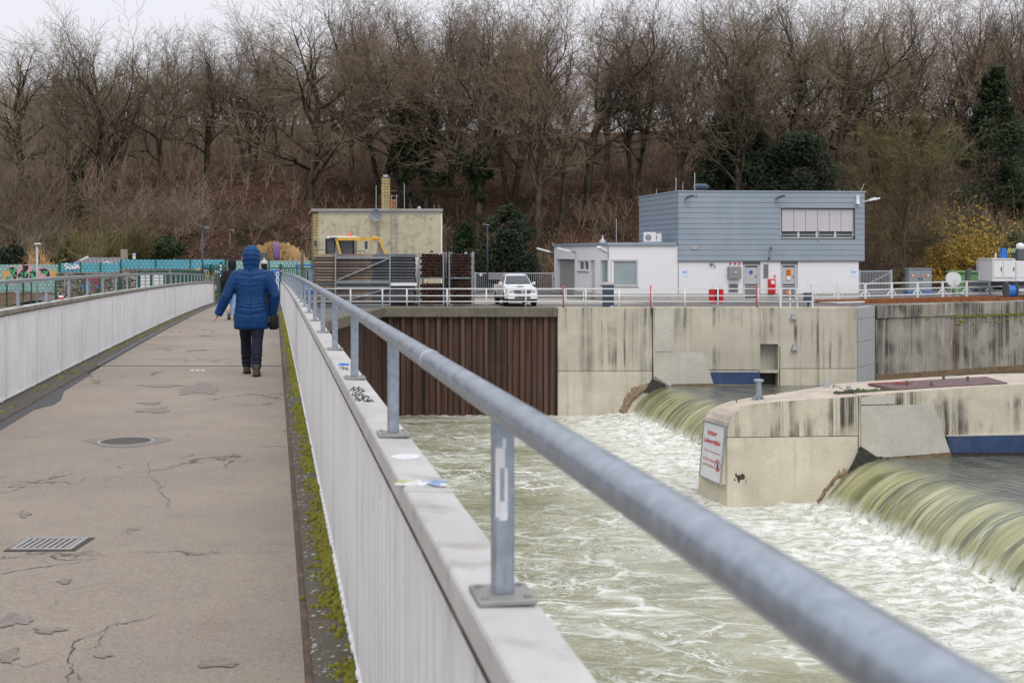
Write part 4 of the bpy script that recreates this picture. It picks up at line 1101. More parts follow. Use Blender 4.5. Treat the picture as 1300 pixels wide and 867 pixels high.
def slab(p, along, L, depthv, D, z0, z1, mat, name, par=None, bev=0.0):
    """box: starts at p, L along one direction, D along the other"""
    a = [p, p+along*L, p+along*L+depthv*D, p+depthv*D]
    return MB().hexa([(c.x,c.y,z0) for c in a], [(c.x,c.y,z1) for c in a]).build(name, M[mat], par or bd, bevel=bev, fix=True)
s1 = fp(1096); zt, zo = fz(243.5, 861), fz(331, 861)
# upper storey of overlapping boards; the window opening is left out
CB = A - SD*.12 - FD*.02
s_end = s1 + .04; nb = 13; bh = (zt-zo)/nb
wx0, wx1 = fp(991), fp(1084.5); wz1, wz0 = fz(265.5, 1040), fz(303, 1040)
mb = MB()
for k in range(nb):
    z0 = zo + k*bh; z1 = z0 + bh - .018
    for (sa, sb) in ([(0, wx0-.02), (wx1+.02, s_end)] if (z1 > wz0 and z0 < wz1) else [(0, s_end)]):
        a = CB + FD*sa; b2 = CB + FD*sb
        pr_ = [a, b2, b2+SD*.10, a+SD*.10]; tilt = SD*.012
        mb.hexa([(c.x,c.y,z0) for c in (a-tilt, b2-tilt, b2+SD*.10, a+SD*.10)], [(c.x,c.y,z1) for c in pr_])
    # side
    a = CB; b2 = CB + SD*8.2; tl = FD*.012
    mb.hexa([(c.x,c.y,z0) for c in (a+FD*.10, a-tl, b2-tl, b2+FD*.10)], [(c.x,c.y,z1) for c in (a+FD*.10, a, b2, b2+FD*.10)])
mb.build('cladding', M['clad'], bd, fix=True)
core = A + FD*.09 + SD*.02
slab(core, FD, wx0-.3, SD, 8.0, zo+.02, zt-.06, 'dark_grey', 'upper_core')
slab(core+FD*(wx1+.1), FD, s1-wx1-.25, SD, 8.0, zo+.02, zt-.06, 'dark_grey', 'upper_core')
slab(core+FD*(wx0-.4)+SD*.5, FD, wx1-wx0+.7, SD, 7.4, zo+.03, zt-.07, 'dark_grey', 'upper_core')
slab(core+FD*(wx0-.31), FD, wx1-wx0+.5, SD, .3, zo+.02, wz0-.01, 'dark_grey', 'upper_core'); slab(core+FD*(wx0-.31), FD, wx1-wx0+.5, SD, .3, wz1+.01, zt-.06, 'dark_grey', 'upper_core')
slab(CB-FD*.05-SD*.05, FD, s_end+.12, SD, 8.4, zt-.02, zt+.07, 'clad', 'roof', bev=.01)
slab(CB-FD*.01+SD*.02, FD, s_end, SD, 8.0, zo-.05, zo-.005, 'mid_grey', 'soffit')
# ribbon window with half-lowered blinds
wn = slab(CB+FD*(wx0)+SD*.30, FD, wx1-wx0, SD, .03, wz0, wz1, 'glass', 'ribbon_window')
def onf(sa, sb, off, th, z0, z1, mat, name, par, bev=0.0):
    return slab(A + FD*sa - SD*off, FD, sb-sa, SD, th, z0, z1, mat, name, par, bev)
W = wx1-wx0
for (a, b2, z0, z1) in ((wx0, wx1, wz0, wz0+.09), (wx0, wx1, wz1-.06, wz1), (wx0, wx0+.08, wz0, wz1), (wx1-.08, wx1, wz0, wz1)):
    onf(a, b2, -.08, .08, z0, z1, 'door_grey', 'frame', wn)
for t in (.25, .5, .75): onf(wx0+W*t-.06, wx0+W*t+.06, -.10, .06, wz0+.09, wz0+(wz1-wz0)*.27, 'white_rail', 'mullion', wn)
blind_m = pmat('window_blind', (.55,.53,.545,1), .7, var=.06, vscale=2)
M['blind'] = blind_m
for k in range(6):
    a = wx0 + .08 + k*(W-.16)/6
    mb = MB(); zb0 = wz0 + (wz1-wz0)*.25; ns_ = 18
    for j in range(ns_):
        z0 = zb0 + j*(wz1-.06-zb0)/ns_; p0 = A + FD*(a+.012) + SD*.02; p1 = A + FD*(a+(W-.16)/6-.012) + SD*.02; h = (wz1-.06-zb0)/ns_
        q4 = lambda o: [p0+SD*o, p1+SD*o, p1+SD*(o+.006), p0+SD*(o+.006)]
        mb.hexa([(c.x,c.y,z0) for c in q4(-.012)], [(c.x,c.y,z0+h*.97) for c in q4(.012)])
    mb.build('blind', M['blind'], wn, fix=True)
onf(wx0-.12, wx1+.16, .17, .03, wz0+.21, wz0+.25, 'galv_far', 'guard_bar', bd); onf(wx0+W*.5-.03, wx0+W*.5+.03, .19, .03, wz0-.12, wz0+.5, 'mid_grey', 'guard_bracket', bd)
# ground floor, with door recesses
d1, d2 = (fp(943), fp(965.5)), (fp(991), fp(1013)); zw = fz(381.5, 900); sL, sR = -.02, fp(1090)
zg = YARD
for (a, b2) in ((0, d1[0]), (d1[1], d2[0]), (d2[1], sR)):
    onf(a, b2, 0, .35, zg+.42, zo-.05, 'white_wall', 'wall', bd); onf(a, b2, .015, .36, zg, zg+.42, 'plinth', 'plinth', bd)
onf(0, sR, -.36, 7.0, zg, zo-.06, 'plinth', 'wall_core', bd)
e = A + FD*(sR-.01); slab(e, FD, .02, SD, 7.6, zg, zo-.05, 'white_wall', 'wall')
onf(-.02, .02, .02, .05, zg+.4, zo-.05, 'mid_grey', 'corner_joint', bd)
for i, (a, b2) in enumerate((d1, d2)):
    zt2 = zo-.06; leaf0, leaf1 = a+.16, b2-.16
    dr_ = onf(leaf0, leaf1, -.10, .06, fz(361, 960), fz(339.5, 960), 'door_grey', 'door', bd, .01)
    for (u0, u1, z0, z1) in ((a, leaf0, zg+.12, fz(337.5, 960)), (leaf1, b2, zg+.12, fz(337.5, 960)), (a, b2, fz(337.5, 960), fz(336.5, 960)+.02)):
        onf(u0, u1, -.06, .10, z0, z1, 'door_grey', 'door_frame', bd)
    onf(a, b2, -.12, .1, fz(336.5, 960)+.02, zt2, 'mid_grey', 'transom', bd)
    lv = MB(); z0, z1 = zg+.30, fz(362, 960); 
    for j in range(7):
        z = z0 + j*(z1-z0)/7; p0, p1 = A+FD*leaf0+SD*.10, A+FD*leaf1+SD*.10
        lv.hexa([(c.x,c.y,z) for c in (p0-SD*.05, p1-SD*.05, p1+SD*.05, p0+SD*.05)], [(c.x,c.y,z+.07) for c in (p0, p1, p1+SD*.05, p0+SD*.05)])
    lv.build('louvre_slats', M['mid_grey'], bd); onf(a, b2, .03, .4, zg, zg+.14, 'plinth', 'doorstep', bd)
    onf(leaf1-.13, leaf1-.08, -.04, .05, fz(352, 960), fz(350, 960), 'dark_grey', 'handle', dr_)
    if i == 0:
        c = A + FD*fp(954) - SD*(-.08); z = fz(345.5, 954)
        MB(Matrix.Translation((c.x, c.y, z)) @ Matrix.Rotation(math.atan(.085), 4, 'Z')).lathe((0,0,0), [(.0,-.03),(.11,-.03),(.11,.0)], 16, 'y').build('door_sign', M['blue'], dr_)
    else:
        onf(fp(998.8), fp(1004.9), -.075, .02, fz(350.5, 1000), fz(342, 1000), 'orange', 'door_sign', dr_)
        c = A + FD*fp(1001.8) + SD*.07; z = fz(353, 1000)
        MB(Matrix.Translation((c.x, c.y, z)) @ Matrix.Rotation(math.atan(.085), 4, 'Z')).lathe((0,0,0), [(.0,-.03),(.13,-.03),(.13,.0)], 16, 'y').build('door_sign', M['sticker'], dr_)
        onf(fp(999.6), fp(1004), -.073, .02, fz(349, 1000), fz(347.7, 1000), 'ink', 'sign_text', dr_); onf(fp(999.6), fp(1003.4), -.073, .02, fz(345.5, 1000), fz(344, 1000), 'ink', 'sign_text', dr_)
# wall fittings
def fbox(px0, px1, py0, py1, th, mat, name, off=0.0, bev=.01, par=None):
    pm = (px0+px1)/2
    return onf(fp(px0), fp(px1), off+th, th, fz(py1, pm), fz(py0, pm), mat, name, par or bd, bev)
gb = fbox(923.3, 939.2, 338.6, 353.6, .28, 'mid_grey', 'switch_box'); fbox(930, 933, 345, 346.5, .05, 'sticker', 'handle', .28, 0, gb)
fbox(924.5, 937, 359.5, 370.5, .05, 'door_grey', 'vent'); 
for k in range(5): fbox(925.5, 936, 360.6+k*2, 361.9+k*2, .03, 'dark_grey', 'vent_slat', .05, 0)
fbox(968.6, 975.4, 334.8, 353, .05, 'door_grey', 'vent')
for k in range(7): fbox(969.3, 974.7, 336+k*2.4, 337.4+k*2.4, .03, 'dark_grey', 'vent_slat', .05, 0)
fbox(974.8, 983, 354.3, 372.6, .22, 'red', 'fire_cabinet', 0, .02, None); fbox(977, 981.5, 356, 360.5, .02, 'sticker', 'cabinet_notice', .22, 0)
for px, py in ((927,334.6),(933,334.6),(938.3,334.6)):
    c = fpt(px, .03); MB().lathe((c.x, c.y-.05, fz(py, px)), [(.055,-.05),(.06,.0),(.035,.06)], 10).build('alarm_lamp', M['red'], bd, smooth=True)
c = fpt(983.4, .03); MB().lathe((c.x, c.y-.05, fz(350.5, 983)), [(.03,-.07),(.05,.0),(.055,.06),(.02,.08)], 10).build('alarm_lamp', M['orange'], bd, smooth=True)
c = fpt(903.3, .0); MB().lathe((c.x, c.y-.12, fz(335, 903)), [(.02,-.04),(.10,-.02),(.11,.06),(.06,.10)], 14, 'y').build('round_lamp', M['mid_grey'], bd, smooth=True)
fbox(907, 907.6, 336, 341, .06, 'mid_grey', 'conduit', 0, 0)
fbox(865.5, 873.4, 342, 352, .012, 'paper', 'notice', 0, 0); fbox(1079.8, 1087.2, 342, 352, .012, 'paper', 'notice', 0, 0)
fbox(866.5, 872, 345, 346.2, .004, 'blue', 'notice_print', .012, 0); fbox(1081, 1086, 345, 346.2, .004, 'blue', 'notice_print', .012, 0)
fbox(876.5, 884.5, 312, 316.5, .03, 'plinth', 'vent', .14, 0)
def lamp_arm(px, py, dx, drop, name='wall_lamp', off=.14):
    c = fpt(px, off); z = fz(py, px); p = Vector((c.x, c.y, z))
    o = MB().bar(p, p + FD*dx*.4 - SD*.35 + Vector((0,0,.12)), .05).build(name, M['dark_grey'], bd)
    e2 = p + FD*dx - SD*.55 + Vector((0,0,.14-drop)); s2 = p + FD*dx*.2 - SD*.25 + Vector((0,0,.12))
    MB().bar(s2, e2, .26, .10).build('lamp_head', M['dark_grey'], o)
for px in (868, 983): lamp_arm(px, 254, .34, -.10)
fbox(882, 883.5, 248.5, 250, .08, 'dark_grey', 'small_sensor', .14)
o = fbox(975.2, 976.4, 315.5, 328, .05, 'mid_grey', 'pipe_bracket', .14); fbox(976, 978.3, 314, 316, .16, 'dark_grey', 'bracket_head', .14, 0, o); fbox(974, 975.6, 327, 329.2, .16, 'dark_grey', 'bracket_head', .14, 0, o)
o = fbox(1084.8, 1088.4, 248.5, 259, .16, 'white_box', 'siren_box', .14, .02); fbox(1084, 1088.2, 257.5, 259.8, .3, 'white_box', 'siren_horn', .14, .02, o)
c = fpt(1096.5, .1); p = Vector((c.x, c.y, fz(255, 1096)))
o = MB().tube([p+Vector((-.1,0,-.1)), p+Vector((.15,-.05,-.02)), p+Vector((.5,-.1,.13)), p+Vector((.65,-.1,.15))], .05, 8).build('swan_neck_lamp', M['galv_far'], bd)
MB().hexa([p+Vector(c) for c in ((.2,-.3,-.04),(.85,-.3,.09),(.85,.1,.09),(.2,.1,-.04))], [p+Vector(c) for c in ((.2,-.3,.06),(.85,-.3,.19),(.85,.1,.19),(.2,.1,.06))]).build('lamp_head', M['sticker'], o)
# roof rods and a cowl
for px, py in ((825.5,240),(852,226),(869,232),(884,219.5),(1069,241),(1097,233)):
    s = fp(px) if px > 861 else 0; c = A + FD*max(s, .3) + SD*(.3 if px > 861 else (861-px)*.15)
    if px == 1097: c = A + FD*(s1-.1) + SD*.2
    zr = CAMZ - (py-HOR)/F*c.y
    MB().tube([(c.x, c.y, zt), (c.x + (.25 if px == 1097 else 0), c.y, zr)], .028 if px in (884,852) else .018, 6).build('lightning_rod', M['galv_far'], bd)
c = A + FD*fp(904) + SD*2.0; MB().lathe((c.x, c.y, zt), [(.25,0),(.25,.25),(.5,.3),(.52,.44),(.3,.58)], 16).build('roof_cowl', M['navy'], bd)
# annex: front wall to a corner, then a long side running back
zA = YARD + 3.28
ca = fp(773); C = A + FD*ca
def onside(t0, t1, off, th, z0, z1, mat, name, par=None, bev=0.0):
    """on the annex' long side; t: distance back from the corner C, off: out from the wall"""
    n_ = Vector((-SD.y, SD.x, 0)); n_ = n_ if n_.x < 0 else -n_
    p = C + SD*t0 + n_*off
    return MB().hexa([(c.x,c.y,z0) for c in (p, p+SD*(t1-t0), p+SD*(t1-t0)-n_*th, p-n_*th)], [(c.x,c.y,z1) for c in (p, p+SD*(t1-t0), p+SD*(t1-t0)-n_*th, p-n_*th)]).build(name, M[mat], par or bd, bevel=bev, fix=True)
def st_(px):
    t = (px-650)/F; return (t*C.y - C.x)/(SD.x - t*SD.y)
def sz(py, px): return Zp(py, (C + SD*st_(px)).y)
ww0, ww1 = fp(774.5), fp(810); wzb, wzt = fz(364, 790), fz(330.5, 790)
tl = st_(703.5)
onf(ww1, -.02, 0, .3, YARD+.42, zA, 'white_wall', 'wall', bd); onf(ww1-.01, -.02, .015, .3, YARD, YARD+.42, 'plinth', 'plinth', bd)
onf(ca, ww1, 0, .3, YARD+.42, wzb-.02, 'white_wall', 'wall', bd); onf(ca, ww1, .015, .3, YARD, YARD+.42, 'plinth', 'plinth', bd); onf(ca, ww1, 0, .3, wzt+.02, zA, 'white_wall', 'wall', bd)
wi = onf(ww0+.1, ww1-.1, -.12, .03, wzb+.12, wzt-.06, 'glass_blind', 'window', bd)
for (a, b2, z0, z1) in ((ww0-.02, ww1, wzb, wzb+.12), (ww0-.02, ww1, wzt-.06, wzt+.02), (ww0-.02, ww0+.1, wzb+.12, wzt-.06), (ww1-.1, ww1, wzb+.12, wzt-.06)):
    onf(a, b2, -.02, .14, z0, z1, 'door_grey', 'frame', wi)
onf(ww0-.05, ww1+.03, .06, .1, wzb-.05, wzb-.003, 'mid_grey', 'sill', wi)
# side wall pieces between openings
op = [(st_(771.3), st_(762.5), sz(362, 766), sz(330.5, 766)), (st_(755), st_(749), YARD+.05, sz(330.5, 752)), (st_(747), st_(733.6), sz(344, 740), sz(330.8, 740)), (st_(729.6), st_(706.5), YARD+.05, sz(329, 718))]
cur = .01
for (t0, t1, z0, z1) in op:
    onside(cur, t0, 0, .3, YARD+.35, zA, 'white_wall', 'wall'); onside(cur, t0, .015, .3, YARD, YARD+.35, 'plinth', 'plinth')
    onside(t0, t1, 0, .3, z1, zA, 'white_wall', 'wall')
    if z0 > 0 - 1: onside(t0, t1, 0, .3, YARD+.35, z0, 'white_wall', 'wall'); onside(t0, t1, .015, .3, YARD, YARD+.35, 'plinth', 'plinth')
    cur = t1
onside(cur, tl, 0, .3, YARD+.35, zA, 'white_wall', 'wall'); onside(cur, tl, .015, .3, YARD, YARD+.35, 'plinth', 'plinth')
t0, t1, z0, z1 = op[0]; onside(t0, t1, -.12, .03, z0, z1, 'glass_blind', 'window'); onside(t0-.05, t1+.05, .05, .1, z0-.06, z0-.003, 'mid_grey', 'sill')
t0, t1, z0, z1 = op[1]; onside(t0, t1, -.15, .05, z0, z1, 'door_grey', 'door')
t0, t1, z0, z1 = op[2]; o = onside(t0, t1, -.16, .03, z0, z1, 'glass', 'window')
for (a, b2, c0, c1) in ((t0, t1, z0, z0+.1), (t0, t1, z1-.08, z1), (t0, t0+.25, z0+.1, z1-.08), (t1-.25, t1, z0+.1, z1-.08), ((t0+t1)/2-.18, (t0+t1)/2+.18, z0+.1, z1-.08)): onside(a, b2, -.08, .08, c0, c1, 'white_rail', 'frame', o)
onside(t0-.1, t1+.1, .06, .1, z0-.07, z0-.003, 'mid_grey', 'sill')
t0, t1, z0, z1 = op[3]
mb = MB(); n_ = Vector((-SD.y, SD.x, 0)); n_ = n_ if n_.x < 0 else -n_
for j in range(22):
    za, zb = z0 + j*(z1-z0)/22, z0 + (j+1)*(z1-z0)/22 - .012; p = C + SD*t0 - n_*.26; p2 = C + SD*t1 - n_*.26
    mb.hexa([(c.x,c.y,za) for c in (p+n_*.02, p2+n_*.02, p2-n_*.05, p-n_*.05)], [(c.x,c.y,zb) for c in (p, p2, p2-n_*.05, p-n_*.05)])
mb.build('roller_slats', pmat('roller_door_grey', (.33,.33,.335,1), .5, var=.06), bd, fix=True)
onside(t1, t1+.03, -.30, .2, z0, z1, 'mid_grey', 'door_guide')
onside(tl-.25, tl, .04, .05, sz(356, 704), sz(352.5, 704), 'mid_grey', 'door_intercom')
inner = C - n_*.31; q4 = [inner+SD*.3+FD*0, A+SD*.32, A+SD*8+FD*0, C+SD*tl-n_*.31]
MB().hexa([(c.x,c.y,YARD+.02) for c in q4], [(c.x,c.y,zA-.03) for c in q4]).build('wall_core', M['plinth'], bd, fix=True)
rf = [C-SD*.12+n_*.12, A-SD*.12-FD*.12, A+SD*8.1-FD*.02, C+SD*(tl+.15)+n_*.12]
MB().hexa([(c.x,c.y,zA) for c in rf], [(c.x,c.y,zA+.17) for c in rf]).build('roof_edge', M['clad'], bd, bevel=.02, fix=True)
def side_lamp(px, py):
    c = C + SD*st_(px); z = Zp(py, c.y); p = Vector((c.x, c.y, z))
    o = MB().tube([p+n_*.02, p+n_*.4+Vector((0,0,.1))], .05, 8).build('wall_lamp', M['mid_grey'], bd)
    a = p+n_*.35+Vector((0,0,.08)); b2 = p+n_*1.25+Vector((0,0,.32)); MB().bar(a, b2, .22, .12).build('lamp_head', M['sticker'], o)
side_lamp(731, 321); side_lamp(703.6, 321)
c = C + n_*.02; p = Vector((c.x, c.y, fz(321.5, 772)))
o = MB().tube([p, p+n_*.3-SD*.3+Vector((0,0,.05)), p+n_*.55-SD*.5+Vector((0,0,.25))], .05, 8).build('wall_lamp', M['galv_far'], bd)
MB().bar(p+n_*.3-SD*.3+Vector((0,0,.13)), p+n_*.8-SD*.75+Vector((0,0,.36)), .24, .13).build('lamp_head', M['sticker'], o)
for px, py, h in ((801,278,1.5),(774,309,.3),(702.5,308,.4)):
    c = C + SD*3 + FD*((px-773)*.045) if px > 760 else C + SD*(tl-.2)
    z = Zp(py, c.y); MB().tube([(c.x, c.y, zA+.1), (c.x-(.2 if px < 710 else 0), c.y, z)], .022, 6).build('antenna_rod', M['galv_far'], bd)
c = C + SD*2.2 + FD*.2; MB().lathe((c.x, c.y, zA+.15), [(.22,0),(.2,.15),(.08,.25),(.02,.5)], 12).build('roof_vent', M['galv_far'], bd)
for k, px in enumerate((832.5, 840.5)):
    c = A + FD*fp(px)*.9 + SD*1.6; 
    o = MB(Matrix.Translation((c.x, c.y, zA+.17)) @ Matrix.Rotation(-.25, 4, 'Z')).box(-.38,.38,-.2,.2,.05,.55+.1*(1-k)).build('air_conditioner', M['white_box'], bd, bevel=.02)
    MB(Matrix.Translation((c.x, c.y, zA+.17)) @ Matrix.Rotation(-.25, 4, 'Z')).lathe((-.08,-.2,.32), [(.2,-.0),(.2,.0),(.19,.0),(.03,-.012)], 16, 'y').build('fan_grille', M['mid_grey'], o)
c = A + FD*fp(846)*.9 + SD*1.4; MB().tube([(c.x,c.y,zA+.15),(c.x,c.y,zA+.75),(c.x-.12,c.y,zA+.85)], .04, 8).build('roof_pipe', M['galv_far'], bd)

# ================================================================== yellow brick building
def brick(name, a, b, sc_=1.0):
    q = N(name); v = q.coord('Object'); t = q.n('ShaderNodeTexBrick')
    m = q.n('ShaderNodeMapping'); m.inputs['Rotation'].default_value = (math.radians(90),0,0); q.link(v, m.inputs[0]); q.link(m.outputs[0], t.inputs['Vector'])
    t.inputs['Color1'].default_value = a; t.inputs['Color2'].default_value = b; t.inputs['Mortar'].default_value = (.16,.13,.08,1)
    t.inputs['Scale'].default_value = 1; t.offset = 0; t.inputs['Brick Width'].default_value = .21*sc_; t.inputs['Row Height'].default_value = .2*sc_; t.inputs['Mortar Size'].default_value = .02
    c = q.mix(1.0, t.outputs[0], q.mrange(q.noise(v, 2, 5), .3, .7, .8, 1.15, smooth=False), 'MULTIPLY')
    q.set(c, .8, 0, .3); return q.m
M['brick'] = brick('yellow_brick', (.44,.35,.15,1), (.36,.28,.12,1))
M['plaster_y'] = pmat('yellowed_rough_plaster', (.50,.455,.315,1), .95, var=.16, vscale=1.5, col2=(.24,.225,.18,1), c2amt=.7, c2scale=1.6, c2rng=(.50,.68), streak=.35, streak_col=(.20,.18,.13,1), streak_scale=(2.2,2.2,.4), bump=.7, bscale=8, bdist=.05)
D2 = 85.0; x0, x1 = X(397.5, D2), X(561.5, D2); zr = Zp(269, D2)
BB = thing('brick_building', 'flat yellowish plastered building with chimney, roof ladder and satellite dish', 'building', (x0+4, D2+3, YARD))
bx = lambda a, b2, c, d, e_, f_, name, mat, bev=0, par=None: MB().box(a, b2, c, d, e_, f_).build(name, M[mat], par or BB, bevel=bev)
MB().hexa([(x0+.35,D2,YARD),(x1,D2,YARD),(x1-1.75,D2+9,YARD),(x0-1.3,D2+9,YARD)], [(x0+.35,D2,zr),(x1,D2,zr),(x1-1.75,D2+9,zr),(x0-1.3,D2+9,zr)]).build('wall', M['plaster_y'], BB, fix=True)
bx(x1-.10, x1-.003, D2-.03, D2-.001, YARD, zr-.16, 'corner_trim', 'white_wall'); bx(x0+.35, x1-.1, D2-.03, D2-.001, zr-.16, zr-.03, 'wall_trim', 'plinth')
bx(x0-.02, x0+.35, D2-.05, D2+.3, YARD, zr-.15, 'corner_pier', 'brick')
MB().hexa([(x0-.02,D2+.3,YARD),(x0+.35,D2+.3,YARD),(x0-.9,D2+9,YARD),(x0-1.55,D2+9,YARD)], [(x0-.02,D2+.3,zr-.02),(x0+.35,D2+.3,zr-.02),(x0-.9,D2+9,zr-.02),(x0-1.55,D2+9,zr-.02)]).build('wall', M['brick'], BB, fix=True)
n_s = Vector((-1,-.17,0)).normalized()
for k in range(3):
    a = Vector((x0-.12-k*.42, D2+1.3+k*2.45, 0)); b2 = a + Vector((-.3,1.7,0))
    MB().hexa([(a.x-.02,a.y,zr-2.5),(a.x+.1,a.y,zr-2.5),(b2.x+.1,b2.y,zr-2.5),(b2.x-.02,b2.y,zr-2.5)], [(a.x-.02,a.y,zr-1.0),(a.x+.1,a.y,zr-1.0),(b2.x+.1,b2.y,zr-1.0),(b2.x-.02,b2.y,zr-1.0)]).build('window', M['glass'], BB, fix=True)
MB().hexa([(x0-.10,D2-.12,zr),(x1+.04,D2-.12,zr),(x1-1.7,D2+9.2,zr),(x0-1.8,D2+9.2,zr)], [(x0-.10,D2-.12,zr+.20),(x1+.04,D2-.12,zr+.20),(x1-1.7,D2+9.2,zr+.20),(x0-1.8,D2+9.2,zr+.20)]).build('roof_edge', pmat('grey_roof_edge', (.30,.28,.27,1), .7, var=.1), BB, bevel=.02, fix=True)
cx0, cx1 = X(484, D2+2), X(494.3, D2+2); zc = Zp(226, D2+2)
ch = bx(cx0, cx1, D2+2, D2+2.6, zr+.1, zc, 'chimney', 'brick'); bx(cx0-.03, cx1+.03, D2+1.97, D2+2.63, zc+.002, zc+.06, 'chimney_cap', 'dark_grey', 0, ch)
bx(cx0+.12, cx1-.12, D2+2.15, D2+2.45, zc+.06, zc+.22, 'flue', 'galv_far', 0, ch)
bx(X(493, D2+2.2), X(502, D2+2.2), D2+2.2, D2+2.9, zr+.1, Zp(253, D2+2), 'roof_tank', 'rust', .05)
xl0, xl1 = X(496.8, D2-.3), X(503.4, D2-.3)
ld = MB()
for x in (xl0, xl1): ld.tube([(x,D2-.3,YARD+2),(x,D2-.3,zr+.95),(x,D2-.1,zr+1.1),(x,D2+.7,zr+1.1)], .028, 6)
for k in range(16): ld.tube([(xl0,D2-.3,YARD+2.2+k*.32),(xl1,D2-.3,YARD+2.2+k*.32)], .018, 6)
ld.build('roof_ladder_frame', M['mid_grey'], BB)
px = X(477.5, D2-.5); pz = Zp(273.5, D2-.5)
dsh = MB(Matrix.Translation((px, D2-.5, pz)) @ Matrix.Rotation(math.radians(8), 4, 'X') @ Matrix.Rotation(math.radians(-24), 4, 'Z'))
dsh.lathe((0,0,0), [(.02,.12),(.2,.10),(.34,.05),(.42,-.02),(.44,-.02),(.35,.07),(.02,.15)], 24, 'y')
dd = dsh.build('satellite_dish', pmat('dish_grey', (.25,.27,.31,1), .5, var=.06), BB, smooth=True)
MB().tube([(px,D2-.42,pz-.1),(px+.08,D2-.2,pz-.5),(px+.1,D2-.05,pz-1.3)], .035, 8).build('dish_mast', M['galv_far'], dd)
MB().tube([(px,D2-.5,pz-.4),(px-.3,D2-.95,pz-.35)], .015, 6).build('dish_arm', M['galv_far'], dd); MB().cbox((px-.33,D2-.98,pz-.3), (.08,.14,.08)).build('dish_feed', M['mid_grey'], dd)
bx(px+.0, px+.16, D2-.16, D2-.002, pz-1.3, pz-.75, 'wall_box', 'mid_grey')
for p_, tp in ((477.5, 235.5), (513.3, 233), (530, 262), (551, 260), (557, 260)):
    xx = X(p_, D2+1); zt_ = Zp(tp, D2+1); MB().tube([(xx,D2+1,zr),(xx,D2+1,zt_)], .022 if tp < 240 else .012, 6).build('roof_rod', M['galv_far'], BB)
MB().lathe((X(532.5, D2+1), D2+1, zr+.2), [(.10,0),(.11,.10),(.05,.2)], 10).build('roof_vent', M['galv_far'], BB)
# ================================================================== quay railing
def strut_rail(name, label, pts_px, group=None):
    pass
RD = QY + .25
posts = [440, 462, 485.5, 516.5, 567.5, 617.5, 667.5, 716.5, 743.7, 786, 827.3, 869.5, 911.3, 962.3, 990]
ztop = Zp(366.8, RD)
q1 = thing('quay_railing', 'white three-bar steel railing along the quay above the sheet piling', 'railing', (X(667, RD), RD, YARD))
for px in [445] + posts[2:]:
    x = X(px, RD); MB().tube([(x,RD,YARD),(x,RD,ztop)], .038, 8).build('post', M['white_rail'], q1, smooth=True)
for z in (ztop, YARD+.62, YARD+.32):
    MB().tube([(X(400, RD)-.5,RD,z),(X(990.6, RD),RD,z)], .030, 8).build('rail_bar', M['white_rail'], q1, smooth=True)
for a, b in ((719, 741),):
    mb = MB(); xa_, xb_ = X(a, RD), X(b, RD)
    mb.bar((xa_,RD+.07,YARD+.25),(xb_,RD+.07,YARD+.25), .05); mb.bar((xa_,RD+.07,YARD+.25),(xa_,RD+.07,ztop-.05), .05); mb.bar((xb_,RD+.07,YARD+.25),(xb_,RD+.07,ztop-.05), .05); mb.bar((xa_,RD+.07,YARD+.6),(xb_,RD+.07,YARD+.6), .05)
    mb.build('gate_frame', M['white_rail'], q1)
for i, px in enumerate((715.2, 826.2, 961)):
    x = X(px, RD-.06); 
    o = MB().tube([(x,RD-.06,YARD),(x,RD-.06,ztop+.10)], .030, 8).build('red_marker_pole', M['red'], smooth=True)
    MB().lathe((x,RD-.06,ztop+.10), [(.045,0),(.05,.04),(.03,.08)], 8).build('pole_head', M['amber'], o)
    tag(o, ['red marker pole on the quay railing before the roller door annex', 'red marker pole on the quay railing before the joint between annex and tall block', 'red marker pole on the quay railing before the two grey doors'][i], 'marker pole')
# short gate rails by the doors
q2 = thing('railing_gate', 'short white stepped railing gate on the quay before the orange-signed door', 'railing', (X(1010, RD), RD, YARD))
for px, zt_ in ((991, 1.0), (1003, .98), (1012, .98), (1031.5, 1.0)):
    x = X(px, RD-.03); MB().bar((x,RD-.05,YARD),(x,RD-.05,YARD+zt_), .075 if px in (991,1031.5) else .055).build('post', M['white_rail'], q2)
for z in (1.0, .62, .32):
    MB().bar((X(990, RD-.05),RD-.05,YARD+z),(X(1032.5, RD-.05),RD-.05,YARD+z), .055).build('rail_bar', M['white_rail'], q2)
x = X(1001, RD+.4); mb = MB(); mb.lathe((x,RD+.5,YARD+.75), [(.03,-.1),(.09,-.06),(.10,.04),(.05,.10)], 12)
o = tag(mb.build('orange_lamp', M['orange'], smooth=True), 'small orange warning lamp between the white gate posts', 'lamp'); MB().tube([(x+.12,RD+.5,YARD),(x+.12,RD+.5,YARD+.75),(x+.02,RD+.5,YARD+.75)], .03, 6).build('lamp_post', M['dark_grey'], o)
x = X(1026, RD+1); tag(MB().box(x-.22,x+.22,RD+.8,RD+1.2,YARD+.25,YARD+.75).add([(x-.05,RD+.95,YARD),(x+.05,RD+.95,YARD),(x+.05,RD+1.05,YARD),(x-.05,RD+1.05,YARD),(x-.05,RD+.95,YARD+.25),(x+.05,RD+.95,YARD+.25),(x+.05,RD+1.05,YARD+.25),(x-.05,RD+1.05,YARD+.25)], [(0,1,5,4),(1,2,6,5),(2,3,7,6),(3,0,4,7)]).build('rail_buffer', M['navy'], bevel=.02), 'dark blue buffer block at the start of the rusty rails', 'buffer')
